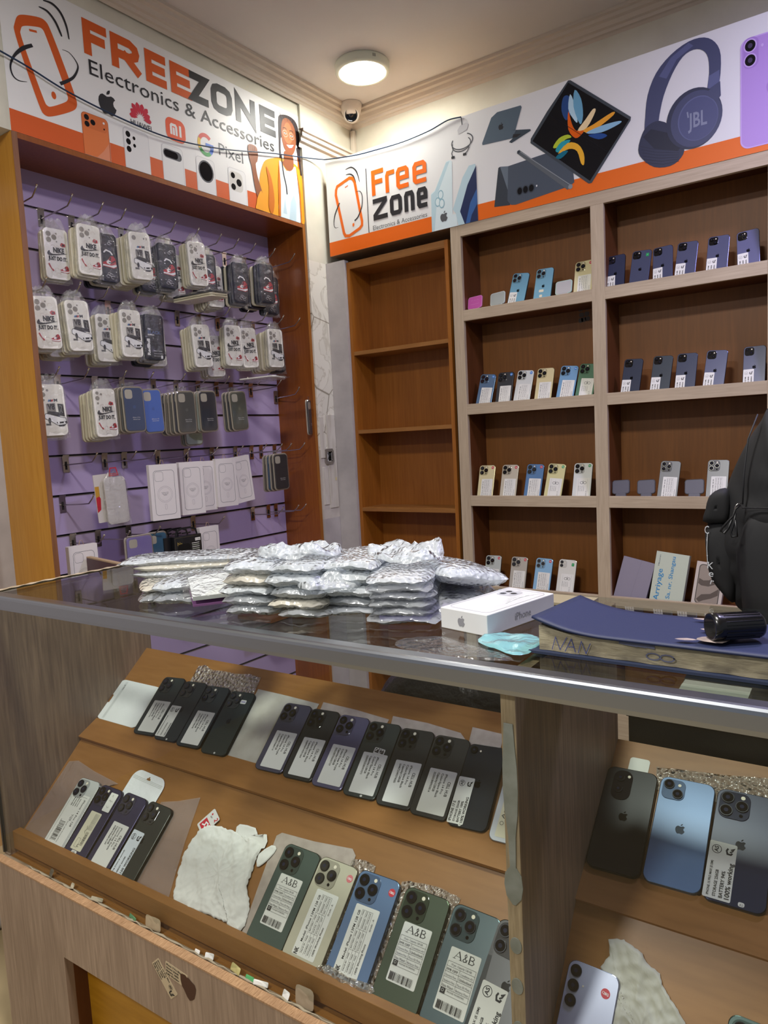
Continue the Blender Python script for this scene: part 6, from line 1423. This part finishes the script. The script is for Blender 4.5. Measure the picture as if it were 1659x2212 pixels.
m_.stroke(rrect(.076, .150, .012, .044, .0845, 6), .0008, mat('print_line', '#9c9da2', .4), closed=True); m_.L(rrect(.034, .036, .010, .030, .132), LG)
for a, b in ((.023, .140), (.023, .124), (.038, .132)): m_.L(ell(a, b, .0068, .0068)[:-1], mat('print_ring', '#a3a4aa', .3)); m_.L(ell(a, b, .005, .005)[:-1], LD)
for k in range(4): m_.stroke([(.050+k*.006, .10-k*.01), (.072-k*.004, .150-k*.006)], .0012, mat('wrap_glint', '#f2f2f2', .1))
m_.build('printed_picture', r)
# ledger
LEC, LEP = mat('ledger_blue', '#1d2649', .6, bump=(120, .15, .001)), None
def pages_mat():
    m = wood('page_edges', '#8f8468', '#c4b99c', (6, 6, 260), .9, (14, 9, 60), '#4d463c', .6); return m
PG_ = pages_mat()
bx0, bx1, by0, by1 = 1.896, 2.46, -1.9515, -1.832
def cz(x):      # cover height along the ledger: sprung up at the left, settling on the pages
    t = min(1, max(0, (x-1.885)/.10)); return 1.0815 + .0165*(1-t)**2
bk = tag(empty('ledger_book', loc=(2.17, -1.86, ZC)), 'thick worn ledger with dark blue cover on the right of the counter', 'book')
m_ = MB(); m_.X = sub((2.17, -1.86, ZC))
m_.grid(lambda a, b: (1.887 + a*.585 + b*.018*(1-a), -1.957 + .005*(1-min(1, a*12)) + b*.130, cz(1.887+a*.585) + .0022*b*math.sin(b*2.2)), 60, 12, LEC); o = m_.build('front_cover', bk); q = o.modifiers.new('t', 'SOLIDIFY'); q.thickness = .0032
m_ = MB(); m_.X = sub((2.17, -1.86, ZC)); n = 40
vs = []
for i in range(n+1):
    x = bx0 + (bx1-bx0)*i/n; zt_ = cz(x) - .004 - .005*max(0, 1-(x-bx0)/.10)**1.5
    wob = .0012*math.sin(i*1.7)
    vs += [(x, by0+wob, ZC+.004), (x, by0+wob*.5, zt_), (x, by1, zt_), (x, by1, ZC+.004)]
fs = []
for i in range(n):
    for k in range(3): fs.append((i*4+k, i*4+k+4, i*4+k+5, i*4+k+1))
fs.append((0, 1, 2, 3)); m_.add(vs, fs, PG_); m_.build('pages', bk)
m_ = MB(); m_.X = sub((2.17, -1.86, ZC)); m_.box(1.884, -1.960, ZC+.0004, 2.47, -1.826, ZC+.0036, mat('ledger_back', '#1c2742', .6)); m_.build('back_cover', bk)
PEN = mat('pen_blue', '#3b4684', .6); STN = mat('pen_smudge', '#5b5e74', .7)
m_ = MB(); m_.X = sub((2.17, -1.86, ZC)) @ axes((0, by0-.0018, 0), (1, 0, 0), (0, 0, 1), (0, -1, 0)); zb = ZC + .008
for pts in ([(1.914, 0), (1.921, .024), (1.929, .002), (1.942, .026)], [(1.938, .0), (1.950, .024), (1.957, .001)], [(1.944, .009), (1.954, .010)], [(1.962, .0), (1.968, .022), (1.976, .001), (1.984, .020)]):
    m_.z = 0; m_.stroke([(1.914 + (a-1.914)*.72, zb - .002 + b*.72) for a, b in pts], .0009, PEN)
for cx_ in (2.040, 2.056): m_.stroke([(cx_ + .008*math.cos(t*.6), zb + .006 + .004*math.sin(t*.6)) for t in range(12)], .0016, STN)
for cx_ in (2.01, 2.02, 2.03): m_.stroke([(cx_-.01, zb+.019), (cx_+.012, zb+.017)], .004, STN)
m_.build('pen_writing', bk)
# torn spots on the cover
m_ = MB(); TOR = mat('torn_board', '#a89a94', .85, var=(60, '#8b7e7c', (1, 1, 1)))
for q in (smooth([(2.062, -1.848), (2.085, -1.852), (2.098, -1.846), (2.104, -1.862), (2.086, -1.868), (2.096, -1.880), (2.080, -1.893), (2.096, -1.900), (2.102, -1.914), (2.088, -1.925), (2.085, -1.938), (2.106, -1.943), (2.118, -1.930), (2.122, -1.86), (2.105, -1.838)], 2), smooth([(2.062, -1.944), (2.074, -1.936), (2.086, -1.939), (2.074, -1.946)], 2)):
    m_.poly(q, 0, TOR)
zc_ = cz(2.09) + .0036
m_.v = [(a, b, .0045*.5*((b+1.957)/.130)*math.sin((b+1.957)/.130*2.2) + cz(a) - cz(2.09)) for a, b, c in m_.v]; o = m_.build('torn_patch', bk); o.location = (-2.17, 1.86, zc_ - ZC + .0008)
# black cap lying on the ledger
c0 = Vector((2.099, -1.934, cz(2.10) + .0200)); ax = Vector((.80, .60, 0))
r = tag(empty('black_plastic_cap', M=Matrix.Translation(c0 - Vector((0, 0, .016)))), 'hollow black plastic cylinder cap lying on the blue ledger', 'cap')
KP = mat('cap_black', '#0b0b0d', .25, coat=.3)
m_ = MB(); m_.X = Matrix.Translation((0, 0, .016)) @ ax.to_track_quat('Z', 'Y').to_matrix().to_4x4()
m_.lathe([(.0, .010), (.0125, .010), (.0135, 0), (.0158, 0), (.0160, .008), (.0152, .011), (.0150, .056), (.0140, .0585), (.0, .0585)], (0, 0, 0), KP, 36); m_.build('shell', r)
m_ = MB(); m_.X = Matrix.Translation((0, 0, .016)) @ ax.to_track_quat('Z', 'Y').to_matrix().to_4x4()
for k in range(22): a = 2*PI*k/22; m_.box(.0150*math.cos(a)-.0006, .0150*math.sin(a)-.0006, .013, .0150*math.cos(a)+.0006, .0150*math.sin(a)+.0006, .055, KP)
m_.build('grip_ribs', r)
# teal film, clear sheet, small black thing
m_ = MB(); crumple(m_, smooth([(1.800, -1.940), (1.812, -1.905), (1.840, -1.893), (1.875, -1.900), (1.888, -1.925), (1.884, -1.985), (1.850, -1.975), (1.825, -1.965)], 3), .009, 77, clear('teal_film', '#bfe6e8', refl=1.6, rough=.25, haze=.62, hazecol='#8fcdd2', bump=(40, .6, .004)), freq=55, rings=14)
o = m_.build('teal_wrap', None); o.location = (0, 0, ZC+.001); tag(o, 'crumpled teal plastic film between the white box and the ledger', 'plastic film')
m_ = MB(); crumple(m_, smooth([(1.700, -1.985), (1.735, -1.955), (1.79, -1.965), (1.86, -1.985), (1.880, -2.010), (1.80, -2.030), (1.72, -2.020)], 3), .005, 78, BAG, freq=50, rings=12)
o = m_.build('clear_wrap', None); o.location = (0, 0, ZC+.001); tag(o, 'crinkled clear plastic sheet in front of the white box', 'plastic film')
tag(MB().cyl((0, 0, .009), (.9, .3, 0), .009, .026, KP, 16, r2=.007).build('pen_cap', None, (1.642, -1.672, ZC)), 'tiny black rubber cap at the back edge of the glass', 'cap')
m_ = MB(); m_.box(-.07, -.03, 0, .07, .03, .004, mat('back_edge_strip', '#8f8468', .6)); o = m_.build('wood_strip', None, (1.80, -1.672, ZC)); tag(o, 'flat greenish wooden strip along the back of the glass behind the box', 'strip')
# ---------------------------------------------------------------- scraps on the ledge, stickers on the base
def scrap(u, v, z, w, h, col, label, ang=0.0, lean=.3, seed=1):
    m_ = MB(); crumple(m_, rrect(w, h, min(w, h)*.2, 0, h/2, 2), .0025, seed, mat('scrap_' + col[1:], col, .7), freq=140, rings=4)
    o = m_.build('paper_scrap'); o.matrix_world = CM @ Matrix.Translation((u, v, z)) @ Matrix.Rotation(ang, 4, 'Z') @ Matrix.Rotation(PI/2 - lean, 4, 'X'); tag(o, label, 'scrap', 'scraps caught behind the counter ledge')
scrap(.515, -.0052, .4590, .040, .024, '#a8977a', 'tan paper scrap standing on the ledge below the white cloth', .05, .15, 2)
scrap(.878, -.0052, .4590, .036, .034, '#a09078', 'beige card standing on the ledge below the blue phone', .03, .12, 3)
for i, (u, w, h, c, lb) in enumerate(((.185, .014, .016, '#57503f', 'dark crumb of silicone near the left of the ledge'), (.262, .010, .010, '#b0a890', 'pale blob near the left of the ledge'), (.345, .030, .007, '#a39c84', 'long pale shred on the ledge left of the cloth'), (.455, .026, .007, '#4f7a52', 'green shred on the ledge beside the tan scrap'), (.634, .012, .006, '#dddad2', 'white flake on the ledge below the crumpled cloth'), (.664, .018, .010, '#d5d5d0', 'white paper ball on the ledge below the crumpled cloth'), (.726, .026, .012, '#b3a86e', 'yellowish card shred on the ledge'), (.760, .018, .007, '#4c9a5c', 'bright green shred on the ledge'), (.785, .028, .008, '#e0dfd8', 'white torn strip on the ledge right of the green shred'), (.838, .016, .012, '#e2e0da', 'white crumpled flake left of the beige card'))):
    scrap(u, -.006, .4588, w, h, c, lb, .2*((i % 3)-1), .5, 10+i)
m_ = MB(); pts = [(.10 + i*.012, -.0075 + .0012*math.sin(i*1.9), .4592 + .0008*math.sin(i*2.3)) for i in range(80)]
m_.tube(pts, [.0006 + .0022*abs(math.sin(i*.9)*math.sin(i*.37)) for i in range(80)], mat('silicone_bead', '#9c927c', .4), 6); o = m_.build('silicone_bead'); o.matrix_world = CM; tag(o, 'ragged bead of old silicone along the foot of the front glass', 'silicone')
def bsticker(name, label, q, fn, mt):
    c = (sum(a for a, b in q)/4, sum(b for a, b in q)/4); X = Vector((q[1][0]-q[0][0], q[1][1]-q[0][1])); L_ = X.length; X.normalize(); Yv = Vector((-X.y, X.x)); W_ = abs((Vector(q[3])-Vector(q[0])).dot(Yv))
    r = tag(empty(name, M=CM @ axes((c[0], FV-.0002, c[1]), (X.x, 0, X.y), (Yv.x, 0, Yv.y), (0, -1, 0))), label, 'sticker')
    m_ = MB(); m_.prism(rrect(L_, W_, .002), 0, .0003, mt); m_.z = .0004; fn(m_, L_, W_); m_.build('label', r); return r
OLD = mat('old_sticker', '#c0ae8e', .6)
bsticker('worn_sticker', 'slanted worn phone label on the counter base', [(.555, .433), (.601, .381), (.579, .364), (.533, .418)], lambda m, w, h: ([m.text(t_, -w*.46, h*(.26-.22*i), .0036, INK, w=w*ww, bold=.03) for i, (t_, ww) in enumerate((('iPhone 17 Pro Max', .62), ('Storage 256GB', .46), ('Battery 100%', .42), ('Fully Working', .44)))], m.stroke(ell(w*.26, h*.15, .0045, .0045, n=14)[:-1], .0006, INK, closed=True), m.text('BS', w*.26, h*.09, .004, INK, al='c', bold=.03), swirl(m, w*.40, -h*.1, .0055, INK)), OLD)
bsticker('worn_sticker', 'upright worn phone label with a brown torn corner on the base', [(.575, .436), (.632, .430), (.627, .403), (.570, .409)], lambda m, w, h: [m.text(t_, -w*.46, h*(.26-.22*i), .0036, INK, w=w*ww, bold=.03) for i, (t_, ww) in enumerate((('iPhone 17 Pro Max', .66), ('Storage 256GB', .56), ('Battery 100%', .56), ('Fully Working', .58)))], OLD)
m_ = MB(); crumple(m_, smooth([(.612, .428), (.640, .425), (.650, .412), (.645, .392), (.632, .384), (.618, .398)], 2), .0004, 4, mat('torn_brown', '#4a2c17', .9), jag=.002, rings=3); o = m_.build('torn_laminate'); o.matrix_world = CM @ axes((0, FV-.0004, 0), (1, 0, 0), (0, 0, 1), (0, -1, 0)); tag(o, 'dark brown torn patch of laminate beside the worn stickers', 'torn patch')
# ---------------------------------------------------------------- behind the counter
def lump(name, label, cat, M_, sx, sy, sz, mt, seed, fold=.012, parent=None):
    r_ = random.Random(seed); ph = [r_.uniform(0, 6) for _ in range(6)]
    def g(a, b):
        t = a*2*PI; q = (b-.5)*PI; c_, s__ = math.cos(t), math.sin(t); k = .55
        x = math.copysign(abs(c_)**k, c_)*abs(math.cos(q))**.45; y = math.copysign(abs(s__)**k, s__)*abs(math.cos(q))**.45; z = math.copysign(abs(math.sin(q))**.6, math.sin(q))
        w_ = 1 + fold*(math.sin(3*t+ph[0]+z*3)+math.sin(7*t+ph[1]-z*5)+.6*math.sin(13*t+ph[2]+z*9))
        return (x*sx/2*w_, y*sy/2*w_, (z+1)*sz/2)
    m_ = MB(); m_.grid(g, 72, 36, mt); o = m_.build(name, parent); o.matrix_world = M_
    if label: tag(o, label, cat)
    return o
FAB = mat('black_fabric', '#0c0c0f', .8)
lump('black_bag', 'black fabric bag standing behind the counter', 'bag', CM @ Matrix.Translation((.86, .66, .0)), .56, .22, .80, mat('shiny_black_bag', '#0c0b0d', .32, bump=(14, .7, .02)), 3, .02)
# raw-edged board at the left behind the counter
r = tag(empty('raw_edged_board', loc=(.15, -1.418, 0)), 'dark brown board with raw chipboard top edge behind the left counter end', 'board')
m_ = MB(); m_.X = Matrix.Rotation(math.radians(-11), 4, 'Z'); m_.box(-.178, -.008, 0, .178, .008, .9765, mat('plum_board', '#4c3136', .5)); m_.build('panel', r)
m_ = MB(); m_.X = Matrix.Rotation(math.radians(-11), 4, 'Z'); m_.box(-.178, -.008, .9765, .178, .008, .981, mat('chipboard', '#a98f72', .9, bump=(200, .8, .003))); m_.build('raw_edge', r)
# cardboard, wood strips behind the right compartment
CB = mat('cardboard', '#4a3422', .8)
for i, (u, v, a) in enumerate(((1.50, .478, .16), (1.60, .470, -.12), (1.70, .488, .10))):
    o = MB().box(-.07, -.010, 0, .07, .010, .012, mat('strip_brown', '#5f4226', .7)).build('wood_strip'); o.matrix_world = CM @ Matrix.Translation((u, v, .8505 + .0125*(i == 1))) @ Matrix.Rotation(a, 4, 'Z'); tag(o, '%s brown wooden strip lying on the black bin behind the counter' % ('left', 'middle', 'right')[i], 'strip', 'strips behind the counter')
r = tag(empty('storage_bin', M=CM @ Matrix.Translation((1.52, .482, 0))), 'black storage bin standing right behind the right compartment', 'bin')
KB2 = mat('bin_black', '#0d0c0d', .5)
m_ = MB(); m_.box(-.26, -.036, 0, .26, .036, .838, KB2); m_.build('body', r); m_ = MB(); m_.box(-.264, -.039, .838, .264, .039, .850, KB2); bevel(m_.build('lid', r), .002)
r = tag(empty('white_carton', M=CM @ Matrix.Translation((1.392, .482, .8505))), 'pale grey carton on the black bin, seen through the counter glass', 'box')
m_ = MB(); m_.box(-.052, -.030, 0, .052, .030, .044, mat('pale_carton', '#a7a59c', .6)); m_.build('carton', r); m_ = MB(); m_.box(-.0522, -.008, .0441, .0522, .008, .0444, mat('carton_tape', '#c7c5ba', .3)); m_.build('tape', r)
# backpack -------------------------------------------------------------
bpk = tag(empty('backpack', loc=(2.16, -1.45, .957)), 'black fabric backpack at the right edge, behind the counter', 'backpack')
SUBB = sub((2.16, -1.45, .957))
sil = [(2.109, 1.358), (2.097, 1.354), (2.088, 1.335), (2.070, 1.306), (2.049, 1.261), (2.036, 1.225), (2.030, 1.19), (2.022, 1.14), (2.020, 1.09), (2.028, 1.062), (2.044, 1.045), (2.048, 1.017), (2.062, 1.002), (2.085, .975), (2.13, .960), (2.25, .958), (2.32, .975), (2.34, 1.05), (2.335, 1.2), (2.30, 1.30), (2.25, 1.36), (2.19, 1.385), (2.14, 1.380)]
def pillow(outline, y0, depth, mt, rings=12, amp=.004, seed=1, p=2.2, both=True, n=3):
    r_ = random.Random(seed); P_ = smooth(outline, n); N = len(P_); cx = sum(a for a, b in P_)/N; cz_ = sum(b for a, b in P_)/N; vs = []; fs = []
    dr_ = [(r_.uniform(-1, 1), r_.uniform(-1, 1), r_.uniform(20, 70), r_.uniform(0, 6)) for _ in range(6)]
    sides = (-1, 1) if both else (-1,)
    for sg in sides:
        b0 = len(vs); vs.append((cx, y0 + sg*depth, cz_))
        for k in range(1, rings+1):
            f = k/rings; d = (1 - f**p)**.5 if f < 1 else 0
            for a, b in P_:
                x = cx+(a-cx)*f; z = cz_+(b-cz_)*f; nn = sum(abs(math.sin(x*u+z*v_*1.3+q_))*.3 for u, v_, q_ in [(dd[0]*dd[2], dd[1]*dd[2], dd[3]) for dd in dr_])
                vs.append((x, y0 + sg*(depth*d + amp*nn*(d > 0)), z))
        for i in range(N):
            t_ = (b0, b0+1+i, b0+1+(i+1) % N); fs.append(t_ if sg > 0 else t_[::-1])
        for k in range(rings-1):
            for i in range(N):
                j = (i+1) % N; a0 = b0+1+k*N; t_ = (a0+i, a0+N+i, a0+N+j, a0+j); fs.append(t_ if sg > 0 else t_[::-1])
    m_ = MB(); m_.X = SUBB; m_.add(vs, fs, mt, True); return m_
pillow(sil, -1.45, .085, FAB, seed=3, amp=.010).build('body', bpk)
pillow([(2.047, 1.223), (2.032, 1.224), (2.016, 1.212), (2.011, 1.19), (2.006, 1.168), (2.025, 1.165), (2.048, 1.170), (2.052, 1.20)], -1.497, .018, FAB, seed=5, amp=.004, rings=10, p=5, n=2).build('side_pocket_flap', bpk)
pillow([(2.012, 1.165), (2.046, 1.168), (2.060, 1.10), (2.055, 1.03), (2.035, 1.045), (2.016, 1.075), (2.010, 1.12)], -1.490, .020, FAB, seed=6, amp=.006, rings=10, p=4, n=3).build('side_pocket', bpk)
pillow([(2.074, 1.197), (2.30, 1.197), (2.31, 1.10), (2.30, 1.0), (2.20, .975), (2.09, .985), (2.068, 1.05)], -1.520, .030, mat('black_fabric_smooth', '#121215', .65), seed=7, amp=.003, p=5, n=2).build('front_pocket', bpk)
SEAM = mat('seam_grey', '#1b1b1f', .6)
m_ = MB(); m_.X = SUBB; m_.tube([(2.091, -1.512, 1.345), (2.080, -1.533, 1.306), (2.075, -1.538, 1.251), (2.074, -1.545, 1.203)], .0013, SEAM, 6); m_.tube([(2.074, -1.549, 1.198), (2.2, -1.556, 1.199), (2.30, -1.548, 1.198)], .0013, SEAM, 6); m_.build('piping', bpk)
for k, P_ in enumerate(([(2.072, -1.556, 1.203), (2.066, -1.560, 1.197), (2.063, -1.562, 1.186), (2.057, -1.563, 1.179), (2.048, -1.563, 1.168), (2.045, -1.563, 1.161), (2.050, -1.563, 1.158), (2.056, -1.563, 1.166), (2.061, -1.562, 1.180)], [(2.066, -1.560, 1.190), (2.065, -1.564, 1.178), (2.060, -1.565, 1.160), (2.062, -1.565, 1.153), (2.069, -1.565, 1.154), (2.068, -1.565, 1.166), (2.066, -1.563, 1.180)])):
    m_ = MB(); m_.X = SUBB; m_.tube(P_, .0020, mat('pull_black', '#101013', .45), 6); m_.build('zip_pull', bpk)
m_ = MB(); m_.X = SUBB; m_.tube([(2.074, -1.556, 1.2055), (2.069, -1.560, 1.2055), (2.066, -1.561, 1.201), (2.065, -1.561, 1.194)], .0008, CHROME, 6); m_.build('zip_slider', bpk)
m_ = MB(); m_.X = SUBB @ axes((0, -1.519, 0), (1, 0, 0), (0, 0, 1), (0, -1, 0)); LW = mat('strap_lettering', '#b9bcc2', .5)
m_.text('C', 2.0120, 1.150, .014, LW, w=.007); m_.text('i', 2.0150, 1.137, .008, LW)
m_.text('.', 2.0150, 1.112, .012, LW); m_.text('K', 2.0160, 1.091, .012, LW, w=.009, ang=-.12); m_.text('e', 2.0175, 1.078, .012, LW, w=.0075, ang=-.2); m_.text('r', 2.0200, 1.064, .012, LW, w=.005, ang=-.25); m_.stroke([(2.0165, 1.150), (2.0155, 1.125), (2.0165, 1.100)], .0010, LW); m_.build('strap_lettering', bpk)
# white helmet-like pot on the floor left of the counter
t = tag(empty('white_container', loc=(.160, -1.905, 0)), 'white round container at the left, partly cut by the frame', 'container')
m_ = MB(); m_.lathe([(0, 0), (.05, 0), (.066, .02), (.068, .06), (.060, .085), (.0, .092)], (0, 0, 0), mat('white_plastic', '#d9d8d6', .35), 32); m_.build('body', t)
# covered heap of stock that carries the backpack
lump('covered_stock_heap', 'black cloth covered heap behind the counter carrying the backpack', 'cloth', CM @ Matrix.Translation((1.60, .68, 0)), .64, .26, .962, FAB, 9, .012)
